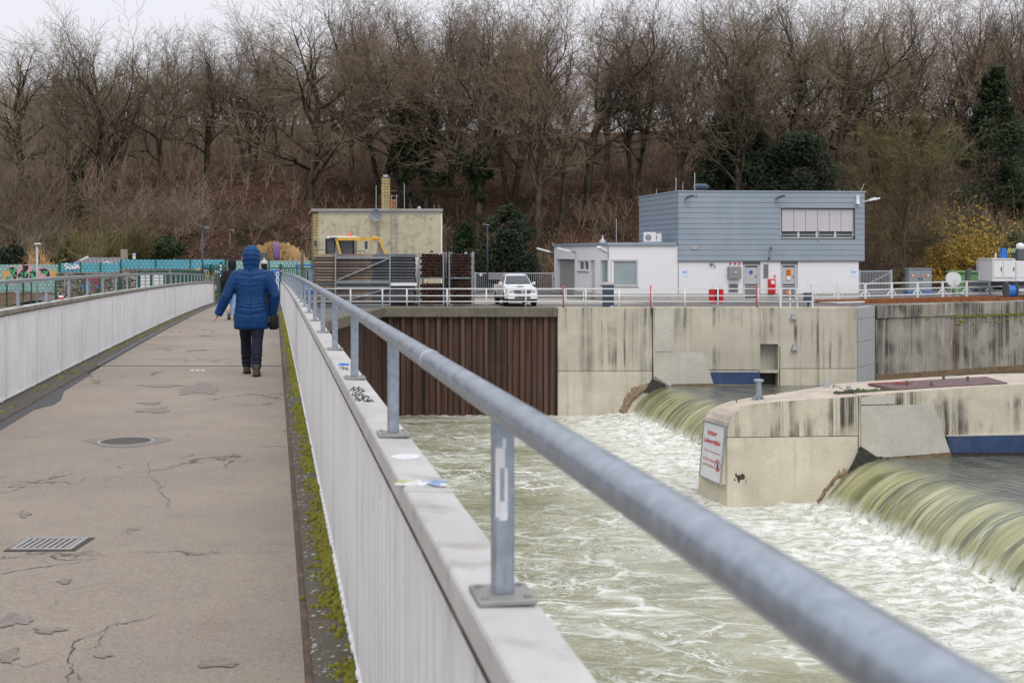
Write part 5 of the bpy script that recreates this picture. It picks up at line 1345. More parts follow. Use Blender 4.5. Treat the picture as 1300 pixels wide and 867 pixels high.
# railing on the wing wall, behind the rail track, with kneed posts
ra, rb = Vector((X(1063, 73.2), 73.2, 0)), Vector((X(1256, 81.5), 81.5, 0)); rdv = (rb-ra).normalized()
q3 = thing('track_railing', 'light grey railing with kneed posts running behind the rusty rails', 'railing', (ra.x, ra.y, YARD))
for px in (1031, 1064, 1098.5, 1132, 1164.7, 1196.5, 1227, 1256.5):
    t = (px-650)/F; s = (t*ra.y - ra.x)/(rdv.x - t*rdv.y); p = ra + rdv*s
    po = MB().bar((p.x,p.y,YARD),(p.x,p.y,YARD+1.06), .13, .10).build('post', M['white_rail'], q3)
    for sg_ in (-1, 1):
        a = p + rdv*(.07*sg_); b2 = p + rdv*(.42*sg_)
        MB().bar((a.x,a.y,YARD+.62),(b2.x,b2.y,YARD+.30), .06).build('knee_brace', M['white_rail'], po)
pa2, pb2 = ra - rdv*2.6, rb + rdv*14
for z in (1.03, .66, .30): MB().bar((pa2.x,pa2.y,YARD+z),(pb2.x,pb2.y,YARD+z), .07).build('rail_bar', M['white_rail'], q3)
# rusty rails
tr = thing('crane_rails', 'pair of orange rusty steel rails along the edge of the wing wall', 'rail track', (25, 75, YARD))
ta, tb = Vector((X(1036, 71.4), 71.4, 0)), Vector((X(1300, 79.0), 79.0, 0)); td = (tb-ta).normalized(); tn = Vector((td.y,-td.x,0))
for o_, h in ((0.0, .17), (2.0, .17)):
    a, b2 = ta + tn*o_ + td*(1.8 if o_ else 0), ta + tn*o_ + td*34
    mb = MB(); mb.bar((a.x,a.y,YARD+.02+h-.03),(b2.x,b2.y,YARD+.02+h-.03), .09, .06); mb.bar((a.x,a.y,YARD+.07),(b2.x,b2.y,YARD+.07), .03, .12); mb.bar((a.x,a.y,YARD+.025),(b2.x,b2.y,YARD+.025), .16, .035)
    mb.build('rail', M['rust'], tr)
a, b2 = ta+tn*1.0, ta+tn*1.0+td*34
MB().bar((a.x,a.y,YARD+.05),(b2.x,b2.y,YARD+.05), 1.6, .06).build('track_bed', M['plinth'], tr)
# ---------------------------------------------------------------- small things on the quay
D3 = 66.6
x = X(772, D3)
g = thing('blue_pillar', 'dark blue ribbed service pillar with grey cap behind the quay railing', 'service pillar', (x, D3, YARD))
zp0, zp1 = YARD, Zp(361.5, D3)
for k in range(5): MB().box(x-.29,x+.29,D3-.25,D3+.25, zp0+k*(zp1-zp0)/5+.008, zp0+(k+1)*(zp1-zp0)/5-.008).build('panel', M['navy'], g, bevel=.01)
MB().box(x-.27,x+.27,D3-.23,D3+.23,zp0,zp1).build('core', M['black'], g)
MB().hexa([(x-.31,D3-.27,zp1+.002),(x+.31,D3-.27,zp1+.002),(x+.31,D3+.27,zp1+.002),(x-.31,D3+.27,zp1+.002)], [(x-.27,D3-.23,zp1+.13),(x+.27,D3-.23,zp1+.13),(x+.27,D3+.23,zp1+.13),(x-.27,D3+.23,zp1+.13)]).build('cap', M['plinth'], g)
MB().box(x+.1,x+.25,D3-.42,D3-.3,YARD,YARD+.06).build('base_lug', M['sticker'], g)
D4 = RD + .12; x = X(909.5, D4); z0, z1 = Zp(384.5, D4), Zp(366.5, D4)
g = thing('lifebuoy_case', 'red plastic lifebuoy case hanging on the quay railing', 'lifebuoy case', (x, D4, z0))
def rrect(cx, cz, w, h, r, n=5):
    out = []
    for (sx_, sz_, a0) in ((1,1,0),(-1,1,90),(-1,-1,180),(1,-1,270)):
        for k in range(n+1):
            t = math.radians(a0 + 90*k/n); out.append((cx + sx_*(w/2-r) + r*math.cos(t), cz + sz_*(h/2-r) + r*math.sin(t)))
    return out
MB().prism([(a, D4, b) for a, b in rrect(x, (z0+z1)/2, .76, .78, .12)], (0,-.0,0), (0,.22,0)).build('case', M['red'], g, fix=True, bevel=.03)
MB().box(x-.045,x+.03,D4-.03,D4,z0+.02,z1-.02).build('seam', M['ink'], g)
for dx in (-.2, .22): MB().box(x+dx-.05,x+dx+.05,D4-.02,D4+.1,z1,z1+.05).build('hook', M['plate'], g)
# ---------------------------------------------------------------- fences behind the yard
def bar_fence(name, label, cat, a, b, h, nbars, mat, brace=False):
    a, b = Vector(a), Vector(b); d = (b-a).normalized(); L = (b-a).length
    g = thing(name, label, cat, a)
    for s in (0, L): 
        p = a + d*s; MB().bar((p.x,p.y,a.z),(p.x,p.y,a.z+h+.06), .14).build('post', M[mat], g)
    for z in (.16, h-.03): MB().bar(a+Vector((0,0,z)), b+Vector((0,0,z)), .06, .09).build('rail_bar', M[mat], g)
    for k in range(1, nbars):
        p = a + d*(L*k/nbars); MB().bar((p.x,p.y,a.z+.2),(p.x,p.y,a.z+h-.07), .032).build('picket', M[mat], g)
    if brace: MB().bar(a+Vector((0,-.03,.45)), b+Vector((0,-.03,h-.1)), .06).build('brace', M[mat], g)
    return g
D5 = 91.0
g = bar_fence('bar_fence', 'grey vertical bar gate fence behind the white pickup', 'fence', (X(603, D5), D5, YARD), (X(702, D5), D5+.3, YARD), Zp(346.5, D5)-YARD, 40, 'galv_far')
MB().box(X(627, D5)-.5, X(627, D5)+1.0, D5-.08, D5-.04, YARD+.9, YARD+1.35).build('sign_plate', M['mid_grey'], g)
MB().box(X(609, D5), X(609, D5)+.18, D5-.08, D5-.03, YARD+1.15, YARD+1.35).build('notice', M['sticker'], g)
D6 = 84.0
bar_fence('bar_gate', 'grey vertical bar gate with diagonal brace beside the blue clad building', 'gate', (X(1090.5, D6), D6, YARD), (X(1137, D6), D6+1.0, YARD), Zp(344, D6)-YARD, 22, 'galv_far', True)
# electric cabinet, reel, container, ...
D7 = 85.5; x0, x1 = X(1153.5, D7), X(1183, D7); zt_ = Zp(342, D7)
g = thing('electric_cabinet', 'grey double-door electric cabinet on a blue base by the leaf-covered slope', 'cabinet', ((x0+x1)/2, D7, YARD))
MB().box(x0-.12,x1+.04,D7-.1,D7+.8,YARD,YARD+.18).build('base', M['blue'], g)
grey_c = pmat('cabinet_grey', (.28,.31,.335,1), .5, var=.06); M['cab_grey'] = grey_c
MB().box(x0,x1,D7,D7+.7,YARD+.182,zt_).build('housing', grey_c, g, bevel=.02); MB().box(x0-.05,x1+.05,D7-.06,D7+.75,zt_+.002,zt_+.07).build('roof', grey_c, g)
xm = (x0+x1)/2
for i, (a, b2) in enumerate(((x0+.05, xm-.015), (xm+.015, x1-.05))):
    dr_ = MB().box(a,b2,D7-.03,D7-.002,YARD+.3,zt_-.08).build('door', grey_c, g, bevel=.008)
    for j, (dx, mm) in enumerate(((.24 if i == 0 else b2-a-.2, 'sign_white'), (b2-a-.33 if i == 0 else .3, 'orange'))):
        cx = a + dx; cz = zt_ - .42
        if mm == 'orange': MB().prism([(cx-.11,D7-.04,cz-.09),(cx+.11,D7-.04,cz-.09),(cx,D7-.04,cz+.11)], (0,0,0), (0,.008,0)).build('hazard_sign', M[mm], dr_, fix=True)
        else:
            MB().lathe((cx,D7-.036,cz), [(.0,-.004),(.12,-.004),(.12,.004)], 16, 'y').build('prohibition_sign', M['sign_red'], dr_); MB().lathe((cx,D7-.041,cz), [(.0,-.003),(.085,-.003),(.085,.002)], 16, 'y').build('sign_centre', M['sign_white'], dr_)
    MB().box(xm-.12 if i == 0 else xm+.06, xm-.06 if i == 0 else xm+.12, D7-.06, D7-.03, YARD+1.0, YARD+1.2).build('handle', M['dark_grey'], dr_)
D8 = 80.5; c = at(1210, 354.5, D8)
g = thing('hose_reel', 'white round hose reel on a stand beside the green container', 'hose reel', (c.x, D8, YARD))
for y in (-.14, .14): MB().lathe((c.x, c.y+y, c.z), [(.1,-.02),(.46,-.02),(.46,.02),(.1,.02)], 28, 'y').build('flange', M['white_box'], g)
MB().lathe(c, [(.30,-.13),(.30,.13)], 20, 'y').build('drum', M['plinth'], g)
for s in (-1, 1): MB().bar((c.x+.3*s,c.y-.2,YARD),(c.x+.02*s,c.y-.18,c.z), .04).build('leg', M['white_rail'], g); MB().bar((c.x+.3*s,c.y+.2,YARD),(c.x+.02*s,c.y+.18,c.z), .04).build('leg', M['white_rail'], g)
mb = MB(); mb.tube([(c.x-.28+.1*k,c.y-.24,c.z-.3-.12*((k*3) % 4)) for k in range(7)], .02, 6); mb.build('loose_hose', M['sticker'], g)
D9 = 86.0; x0, x1 = X(1213.5, D9), X(1249, D9); z0, z1 = YARD+.15, Zp(346, D9)
g = thing('green_container', 'pale green corrugated metal container beside the white machine housing', 'container', ((x0+x1)/2, D9, YARD))
mb = MB(); n_r = 9; vs = []
for k in range(n_r*2+1):
    z = z0 + (z1-z0)*k/(n_r*2); o_ = .06 if k % 2 else 0; vs += [(x0, D9+o_, z), (x1, D9+o_, z)]
mb.add(vs, [(2*i, 2*i+1, 2*i+3, 2*i+2) for i in range(n_r*2)]); mb.box(x0,x1,D9+.08,D9+1.8,z0,z1-.05); mb.build('body', M['green_box'], g, fix=True)
MB().box(x0-.05,x1+.05,D9-.08,D9+1.9,z1-.02,z1+.10).build('rim', M['green_box'], g, bevel=.02)
for px in (x0, x1): MB().box(px-.06,px+.06,D9-.06,D9+.05,YARD,z1).build('corner_post', M['green_box'], g)
for k in range(5): MB().lathe((x0+.3+k*.38, D9-.05, z1+.1), [(.05,0),(.05,.06)], 8).build('rim_hook', M['green_box'], g)
D10 = 82.0; x0, x1 = X(1232, D10), X(1254, D10)
g = thing('grey_crate', 'low grey corrugated metal crate in front of the green container', 'crate', ((x0+x1)/2, D10, YARD))
zc0, zc1 = YARD+.15, Zp(359, D10); vs = []; mb = MB()
for k in range(13):
    z = zc0+(zc1-zc0)*k/12; o_ = .05 if k % 2 else 0; vs += [(x0,D10+o_,z),(x1,D10+o_,z)]
mb.add(vs, [(2*i, 2*i+1, 2*i+3, 2*i+2) for i in range(12)]); mb.box(x0,x1,D10+.06,D10+1.0,zc0,zc1); mb.build('body', grey_c, g, fix=True); MB().box(x0-.04,x1+.04,D10-.05,D10+1.05,zc1,zc1+.06).build('rim', grey_c, g)
for px in (x0+.3, x1-.4): MB().box(px,px+.18,D10-.06,D10+.1,YARD,YARD+.5).build('skid', M['dark_grey'], g)
tag(MB().hexa([(X(1226.5,81),81,YARD+.3),(X(1230,81),81,YARD+.3),(X(1230,81),81.5,YARD+.3),(X(1226.5,81),81.5,YARD+.3)], [(X(1230,81),81.2,YARD+1.75),(X(1235,81),81.2,YARD+1.85),(X(1235,81),81.6,YARD+1.85),(X(1230,81),81.6,YARD+1.75)]).build('chute_plate', M['dark_grey'], bevel=.03), 'tilted dark grey steel plate standing against the green container', 'steel plate')
x0 = X(1243.5, 88)
g = thing('tyre_rack', 'dark machine block with black tyre behind the white housing', 'machine', (x0, 88, YARD))
MB().box(X(1246,88), X(1262,88), 88, 89.5, YARD, Zp(336.5, 88)).build('block', M['navy'], g, bevel=.04)
c = at(1254, 347.5, 87.6); MB().lathe(c, [(.2,-.15),(.5,-.14),(.56,-.06),(.56,.1),(.5,.15),(.2,.15)], 24, 'y').build('tyre', M['black'], g, smooth=True)
MB().lathe(c-Vector((0,.1,0)), [(.02,-.08),(.17,-.06),(.17,.05)], 16, 'y').build('hub', M['mid_grey'], g)
xx = X(1240.5, 88); tag(MB().tube([(xx,88,YARD),(xx,88,Zp(331,88))], .05, 8).build('steel_pole', M['galv_far']), 'thin grey steel pole standing behind the green container', 'pole')
a, b2 = at(1221, 374, 81), at(1278, 374.5, 82.5); tag(MB().tube([a,b2], .13, 14).build('white_pipe', M['white_box'], smooth=True), 'white pipe lying on the ground behind the track railing', 'pipe')
x = X(1210.5, 87); tag(MB().tube([(x,87,YARD),(x,87,Zp(345,87))], .09, 8).build('green_post', M['green_paint']), 'dark green post beside the green container', 'post')
# rake machine on the rails
D11 = 78.5; x0 = X(1260, D11); zb, zt_ = Zp(357.5, D11), Zp(329.5, D11)
g = thing('rake_machine', 'white boxy trash-rake machine with blue jib standing on the rusty rails', 'machine', (x0+3, D11, YARD))
MB().box(x0,x0+1.45,D11,D11+2.4,zb,zt_).build('housing', M['white_box'], g, bevel=.03); MB().box(x0-.04,x0+1.35,D11-.06,D11+2.45,zt_,zt_+.07).build('roof', M['white_box'], g)
MB().box(x0+1.46,x0+8,D11-.03,D11+2.4,zb,zt_-.1).build('housing', M['white_box'], g, bevel=.03)
for (a, b2) in ((.06, .62), (.66, 1.4), (1.55, 2.3), (2.35, 3.1)):
    dr_ = MB().box(x0+a,x0+b2,D11-.05,D11-.031 if a > 1.5 else D11-.002,zb+.25,zt_-.12).build('door', M['white_box'], g, bevel=.008)
    MB().box(x0+b2-.12,x0+b2-.07,D11-.08,D11-.05,zb+.65,zb+.9).build('handle', M['ink'], dr_)
MB().box(x0+.2,x0+.3,D11-.03,D11-.001,zb+.2,zb+.29).build('label_plate', M['yellow'], g)
MB().box(x0+.7,x0+8,D11+.3,D11+2.1,zb-.28,zb-.01).build('chassis', M['dark_grey'], g)
jz = Zp(319, D11)
MB().bar((X(1275.5,D11),D11+.6,jz+.05),(X(1298,D11),D11+.6,jz+.05), .34, .30).build('jib', M['blue'], g); MB().hexa([(X(1278,D11)-.1,D11+.45,zt_+.07),(X(1278,D11)+.16,D11+.45,zt_+.07),(X(1278,D11)+.16,D11+.75,zt_+.07),(X(1278,D11)-.1,D11+.75,zt_+.07)], [(X(1278,D11)-.14,D11+.4,jz-.1),(X(1278,D11)+.26,D11+.4,jz-.1),(X(1278,D11)+.26,D11+.8,jz-.1),(X(1278,D11)-.14,D11+.8,jz-.1)]).build('jib_post', M['blue'], g)
hz_ = MB(); M['hazard'] = pmat('pale_yellow_stripe', (.62,.62,.18,1), .5)
for k in range(5):
    xx = X(1282,D11)+k*.105; hz_.add([(xx,D11+.42,jz-.08),(xx+.055,D11+.42,jz-.08),(xx+.12,D11+.42,jz+.18),(xx+.065,D11+.42,jz+.18)], [(0,1,2,3)])
MB().box(X(1281,D11),X(1293,D11),D11+.425,D11+.44,jz-.09,jz+.19).build('hazard_board', M['ink'], g); hz_.build('hazard_stripes', M['hazard'], g)
MB().lathe((X(1298.5,D11), D11+.4, Zp(314,D11)), [(.02,.28),(.2,.22),(.26,.05),(.24,-.14)], 16).build('lamp_dome', M['white_box'], g, smooth=True); MB().box(X(1294,D11),X(1300,D11)+.8,D11+.2,D11+1.2,zt_-.03,jz+.16).build('winch_block', M['dark_grey'], g, bevel=.03)
MB().tube([(X(1267.8,D11),D11+.5,zt_+.07),(X(1267.8,D11),D11+.5,zt_+.42)], .045, 8).build('beacon_post', M['white_box'], g)
c = at(1283, 369.5, D11-.4); 
MB().lathe(c, [(.18,-.30),(.56,-.30),(.58,-.26),(.30,-.24),(.30,.24),(.58,.26),(.56,.30),(.18,.30)], 28, 'x').build('hose_drum', M['dark_grey'], g, smooth=False); MB().lathe(c, [(.36,-.235),(.36,.235)], 24, 'x').build('hose', M['blue'], g)
MB().tube([c+Vector((.3,0,0)), c+Vector((1.2,0,.05))], .12, 12).build('drum_motor', M['galv_far'], g); MB().box(c.x+.2,c.x+3,c.y+.2,c.y+.8,zb-.5,zb-.28).build('bogie', M['dark_grey'], g)
for dx in (.5, 2.6, 5.5): MB().lathe((x0+1.0+dx, D11+.35, YARD+.42), [(.1,-.1),(.27,-.09),(.3,-.05),(.25,-.04),(.25,.08),(.1,.08)], 18, 'y').build('rail_wheel', M['dark_grey'], g)
for px, pz in ((1279, 363), (1276, 371)): MB().cbox(at(px, pz, D11+.3), (.24,.25,.24)).build('blue_motor', M['blue'], g, bevel=.03)

# ================================================================== pipe racks
PD = 67.2
def rack(name, label, x0, x1, y0, y1, z0, z1, brace, group='stacked pipe racks'):
    g = thing(name, label, 'pipe rack', ((x0+x1)/2, y0, z0), group)
    for x in (x0, x1):
        for y in (y0, y1): MB().box(x-.035,x+.035,y-.035,y+.035,z0,z1+.03).build('upright', M['rack_steel'], g)
        for y in (y0,y1): MB().lathe((x,y,z1+.03), [(.05,0),(.05,.04),(.03,.07)], 8).build('upright_tip', M['rack_steel'], g)
    for y in (y0, y1):
        MB().bar((x0+.05,y,z0+.06),(x1-.05,y,z0+.06), .07, .10).build('beam', M['rack_steel'], g)
        if brace: MB().bar((x0+.05,y,z1-.12),(x1-.05,y,z1-.12), .06, .09).build('beam', M['rack_steel'], g); MB().bar((x0+.1,y-.03,z0+.16),(x1-.1,y-.03,z1-.18), .06).build('brace', M['rack_steel'], g)
    for x in (x0, x1): MB().bar((x,y0+.05,z0+.06),(x,y1-.05,z0+.06), .07, .09).build('cross_beam', M['rack_steel'], g)
    return g
xa_, xb_ = X(426, PD), X(495, PD); zl0, zl1, zu1 = YARD+.02, Zp(361.5, PD), Zp(324.5, PD)
rack('pipe_rack', 'galvanised rack of long dark pipes with diagonal brace, lower of two', xa_, xb_, PD, PD+1.5, zl0, zl1-.02, True)
rack('pipe_rack', 'galvanised rack of long dark pipes with diagonal brace, upper of two', xa_, xb_, PD, PD+1.5, zl1+.09, zu1, True)
PR = .075
def ring_pipe(L, r, n=14):
    mb = MB(); vs = []; 
    for (x, rr) in ((-L/2, r), (L/2, r), (L/2, r*.80), (-L/2, r*.80)):
        for k in range(n):
            t = 2*PI*k/n; vs.append((x, rr*math.cos(t), rr*math.sin(t)))
    fs = [(i*n+k, i*n+(k+1) % n, ((i+1) % 4)*n+(k+1) % n, ((i+1) % 4)*n+k) for i in range(4) for k in range(n)]
    return mb.add(vs, fs)
base = {}
def pipe(L, r, mat, loc, rz, label, group):
    key = (round(L,2), r, mat)
    if key not in base:
        o = ring_pipe(L, r).build('steel_pipe', M[mat], fix=True); base[key] = o
    else:
        o = base[key].copy(); COL.objects.link(o)
    o.location = loc; o.rotation_euler = (0,0,rz); tag(o, label, 'pipe', group); return o
r = random.Random(31)
pl0, pl1 = X(399, PD), X(526, PD); Lp = (pl1-pl0)
for tier, (zb, n_) in enumerate(((zl0+.14, 8), (zl1+.17, 9))):
    pitch = ((zl1-.10 if tier == 0 else zu1+.03) - zb)/n_
    for k in range(n_):
        for c in range(3):
            half = k*7 % 3
            dark = (k + c) % 3 == 1
            pipe(Lp, .083, 'pipe_dark' if dark else 'pipe_long', ((pl0+pl1)/2 + (r.random()-.5)*.12, PD+.15+c*.16, zb+.05+(k+.5*(c % 2))*pitch), (r.random()-.5)*.004,
                 'long dark steel pipe lying lengthwise in the %s braced rack' % ('lower' if tier == 0 else 'upper'), 'pipes lengthwise in the %s braced rack' % ('lower' if tier == 0 else 'upper'))
tag(MB().box(X(494,PD+1.55)+.05,X(531,PD+1.55),PD+1.7,PD+3.4,YARD+.1,Zp(328,PD+1.7)).build('white_crate', M['white_box'], bevel=.03), 'white storage box just behind the ends of the long pipes', 'storage box')
tag(MB().hexa([(X(495,PD)+.06,PD-.06,zl1-.06),(X(529.5,PD),PD-.06,zl1-.06),(X(529.5,PD),PD+.3,zl1-.06),(X(495,PD)+.06,PD+.3,zl1-.06)], [(X(495,PD)+.06,PD-.06,zl1+.10),(X(529.5,PD),PD-.06,zl1+.10),(X(529.5,PD),PD+.3,zl1+.10),(X(495,PD)+.06,PD+.3,zl1+.10)]).build('white_beam', M['white_box']), 'white beam between the upper and lower layers of long pipes', 'beam')
for ri, (pa_, pb_) in enumerate(((532.5, 563), (570.5, 599.5))):
    xa_, xb_ = X(pa_, PD), X(pb_, PD); zm = Zp(356.2, PD); zt_ = Zp(322.5, PD)
    for tier, (z0, z1) in enumerate(((YARD+.02, zm-.03), (zm+.08, zt_))):
        word = ('lower', 'upper')[tier]; which = ('beside the long pipes', 'behind the white pickup')[ri]
        rack('pipe_rack', 'galvanised rack of rusty pipe ends %s, %s of two' % (('next to the long pipes', 'closest to the white pickup')[ri], word), xa_, xb_, PD, PD+2.6, z0, z1, False)
        cols = 8; pitch = (xb_-xa_-.06)/cols; rows = 8
        zs = z0+.12; vp = (z1 - zs + (.04 if tier else .0))/rows
        if tier == 0 and ri == 0: rows = 7; vp = (z1 - zs)/8
        for k in range(rows):
            for c in range(cols):
                o_ = .5*(k % 2)
                if c + o_ > cols-.6: continue
                pipe(2.8, .079, 'pipe_end', (xa_+.03+pitch*(c+.5+o_*.98), PD+1.3+(r.random()-.5)*.16, zs+.05+k*vp), PI/2,
                     'rusty steel pipe stacked end-on in the %s rack %s' % (word, ('next to the long pipes', 'closest to the white pickup')[ri]), 'pipes end-on in the %s rack %s' % (word, ('next to the long pipes', 'closest to the white pickup')[ri]))
for k, (px, py) in enumerate(((543.5,320.5),(548,319.5),(558,322),(591.5,321.5))):
    tag(MB().lathe(at(px, py, PD+.1), [(.05,-.2),(.07,-.2),(.07,.2),(.05,.2)], 10, 'y').build('pipe_coupling', M['pipe_end'] if k == 1 else M['galv_far']), 'short pipe coupling lying on top of the end-on pipe racks', 'coupling', 'couplings on top of the pipe racks')
c = at(542, 359.5, PD-.05)
tag(MB().tube([c+Vector((-.1,0,-.12)), c+Vector((0,0,.06)), c+Vector((.14,0,-.06)), c+Vector((.2,0,-.12))], .022, 6).build('orange_strap', M['rust']), 'orange strap hanging over the pipes of the lower rack', 'strap')
# yellow-framed machine behind the rack
D12 = 73.0
def yp(px, py, d=D12): return at(px, py, d)
g = thing('drill_vehicle', 'machine with dark glass cab and yellow frame behind the long pipes', 'machine', (X(450, D12), D12, YARD))
x0, x1 = X(412, D12), X(449, D12); zc1 = Zp(303, D12)
MB().box(x0+.05,x1-.03,D12+.3,D12+1.9,Zp(330,D12),zc1).build('cab', M['glass'], g, bevel=.05)
for x in (x0+.05, X(424.5,D12), x1-.05): MB().box(x-.04,x+.04,D12+.26,D12+.34,Zp(330,D12),zc1).build('cab_pillar', M['black'], g)
MB().box(x0+.1,x1+.15,D12+.1,D12+2.0,zc1,zc1+.14).build('cab_roof', M['white_box'], g, bevel=.03)
for k in range(4): MB().box(X(419,D12)+k*.1,X(419,D12)+k*.1+.07,D12+.06,D12+.1,zc1-.03,zc1+.07).build('work_lamp', M['ink'], g)
MB().lathe((X(442.8,D12),D12+.6,zc1+.14), [(.11,0),(.11,.12),(.06,.19)], 12).build('beacon', M['amber'], g, smooth=True)
ym = MB(); ym.bar(yp(428,303.5), yp(481,303.8), .16, .17); ym.build('yellow_beam', M['yellow'], g)
MB().bar(yp(427,303), yp(433,325), .16, .13).build('yellow_post', M['yellow'], g); MB().bar(yp(481.5,303), yp(490,324), .16, .14).build('yellow_post', M['yellow'], g)
MB().cbox(yp(476.5,302.5), (.36,.25,.22)).build('yellow_joint', M['yellow'], g, bevel=.05)
for (a, b2, c_, d_) in (((427,308),(432.5,324),(424.5,324),(426,308)), ((481,307),(488,323.5),(477,323.5),(480,307))):
    MB().prism([yp(*a), yp(*b2), yp(*c_), yp(*d_)], (0,.15,0), (0,.2,0)).build('mirror', M['mid_grey'], g, fix=True)
MB().cbox(yp(464.8,311.5), (.16,.12,.45)).build('hanging_box', M['navy'], g, bevel=.02); MB().cbox(yp(400.5,309), (.15,.1,.34)).build('wing_mirror', M['navy'], g, bevel=.02)
MB().tube([yp(399,302), yp(413,301.8)], .02, 6).build('mirror_arm', M['galv_far'], g)
gr = MB(); 
for (a, b2) in (((450,318.5),(463.5,319)), ((450,318.5),(450,325)), ((457,318.5),(457,325)), ((463.5,319),(463.5,325)), ((396,317.5),(413,317.5)), ((396,317.5),(396,332))): gr.tube([yp(*a), yp(*b2)], .025, 6)
gr.build('guard_rail', M['dark_grey'], g)
MB().box(x0-.4,X(490,D12),D12+.1,D12+2.0,YARD+.5,Zp(327,D12)).build('body', M['dark_grey'], g, bevel=.05)
for k, px in enumerate((420, 448, 476)): MB().lathe((X(px,D12), D12+.1, YARD+.5), [(.15,-.15),(.46,-.14),(.5,-.05),(.5,.15),(.15,.15)], 20, 'y').build('wheel', M['black'], g)
# ================================================================== left bank: privacy fences, stone baskets, gate
def woven(name, a, b):
    q = N(name); v = q.coord('Object'); s = q.sep(v)
    # vertical double wires over woven strips: shading of the alternate bulges is painted in
    ux = q.math('MULTIPLY', s[0], 1/.25); row = q.math('MULTIPLY', s[2], 1/.19)
    rr = q.math('MODULO', q.math('ADD', q.math('FLOOR', row), 200.0), 2.0)
    ph = q.math('ADD', ux, q.math('MULTIPLY', rr, .5))
    w = q.math('ADD', q.math('MULTIPLY', q.math('SINE', q.math('MULTIPLY', ph, 2*PI)), .5), .5)
    edge = q.math('ABSOLUTE', q.math('SUBTRACT', q.math('FRACT', row), .5))
    gap = q.mrange(edge, .43, .48)
    c = q.mix(w, b, a); c = q.mix(q.math('MULTIPLY', gap, .75), c, tuple(x*.35 for x in b[:3])+(1,))
    c = q.mix(1.0, c, q.mrange(q.noise(v, .8, 4), .3, .7, .85, 1.12, smooth=False), 'MULTIPLY')
    q.set(c, .55, 0, .35); return q.m
M['teal'] = woven('teal_woven_strips', (.14,.42,.50,1), (.07,.27,.34,1))
M['teal_pale'] = woven('pale_green_woven_strips', (.34,.52,.47,1), (.18,.33,.32,1))
def gabion():
    q = N('gabion_stones'); v = q.coord('Object'); vor = q.n('ShaderNodeTexVoronoi'); q.link(v, vor.inputs['Vector']); vor.inputs['Scale'].default_value = 7
    e = q.voro(v, 7, 'DISTANCE_TO_EDGE'); s = q.sep(vor.outputs['Color'])
    c = q.ramp(s[0], [(0, (.10,.085,.06,1)), (.4, (.22,.19,.14,1)), (.75, (.32,.29,.23,1)), (1, (.45,.43,.38,1))])
    c = q.mix(q.mrange(e, .03, .10, .9, 0), c, (.02,.018,.015,1)); q.set(c, .9, 0, .2); q.bump(e, .9, .08); return q.m
M['gabion'] = gabion()
LD = 75.0
def fence(name, label, px0, px1, pt, pb, D, mat, step, slope=0.0, posts=True):
    x0, x1 = X(px0, D), X(px1, D); z1, z0 = Zp(pt, D), Zp(pb, D)
    g = thing(name, label, 'fence', ((x0+x1)/2, D, z0)); n = max(1, round((x1-x0)/step))
    for k in range(n):
        a = x0+(x1-x0)*k/n; b = x0+(x1-x0)*(k+1)/n
        MB().box(a+.03,b-.03,D-.01,D+.02,z0,z1-.02).build('screen_panel', M[mat], g)
    for k in range(n+1):
        a = x0+(x1-x0)*k/n; MB().box(a-.035,a+.035,D-.05,D+.05,z0-.3,z1+.02).build('post', M['green_paint'], g)
    return g
f1 = fence('privacy_fence', 'pale teal woven privacy fence sprayed with a pink-edged graffiti piece', -60, 75, 335.5, 372, LD, 'teal_pale', 2.5)
f2 = fence('privacy_fence', 'short teal woven privacy fence with white scrawled tag on stone baskets', 76.5, 153, 333.5, 345.5, LD, 'teal', 1.25)
f3 = fence('privacy_fence', 'long teal woven privacy fence on the higher stone baskets before the gate', 153.5, 286, 329.3, 341.3, LD+.4, 'teal', 2.15)
f4 = fence('privacy_fence', 'pale green woven privacy fence beyond the bridge gate and blue banner', 287, 396, 330.5, 352, LD+.8, 'teal_pale', 2.2)
def gab(name, label, px0, px1, pt):
    x0, x1 = X(px0, LD), X(px1, LD); z1 = Zp(pt, LD); g = thing(name, label, 'stone basket wall', ((x0+x1)/2, LD, YARD)); n = round((x1-x0)/1.0)
    for k in range(n):
        a, b = x0+(x1-x0)*k/n, x0+(x1-x0)*(k+1)/n; MB().box(a+.01,b-.01,LD-.35,LD+.5,YARD-.1,z1-.01).build('basket', M['gabion'], g, bevel=.06)
    wr = MB()
    for k in range(n+1): a = x0+(x1-x0)*k/n; wr.bar((a,LD-.37,YARD),(a,LD-.37,z1), .02)
    for z in (z1-.02, YARD+.9, YARD+.05): wr.bar((x0,LD-.37,z),(x1,LD-.37,z), .02)
    wr.build('wire_frame', M['galv_far'], g); return g
g1 = gab('gabion_wall', 'wall of stone-filled wire baskets below the short tagged teal fence', 73, 154, 345.8); g2 = gab('gabion_wall', 'higher wall of stone-filled wire baskets beside the bridge gate', 154, 284, 341.6)
mb = MB(); x0, x1 = X(-80, LD), X(75, LD)
n = 40; vs = []; r = random.Random(4)
for k in range(n+1):
    x = x0+(x1-x0)*k/n; h = Zp(371, LD)+.06*math.sin(k*1.1)
    vs += [(x, LD-9, YARD-.02), (x, LD-5, YARD+.12+.08*r.random()), (x, LD-1.5, h-.1+.1*r.random()), (x, LD+.6, h)]
mb.add(vs, [(4*i+j, 4*i+j+1, 4*i+j+5, 4*i+j+4) for i in range(n) for j in range(3)]); structure(mb.build('earth_bank', pmat('red_brown_leafy_earth', (.135,.075,.042,1), .95, var=.4, vscale=1.6, col2=(.06,.045,.03,1), c2amt=.8, c2scale=2.2, bump=1, bscale=5, bdist=.15), fix=True))
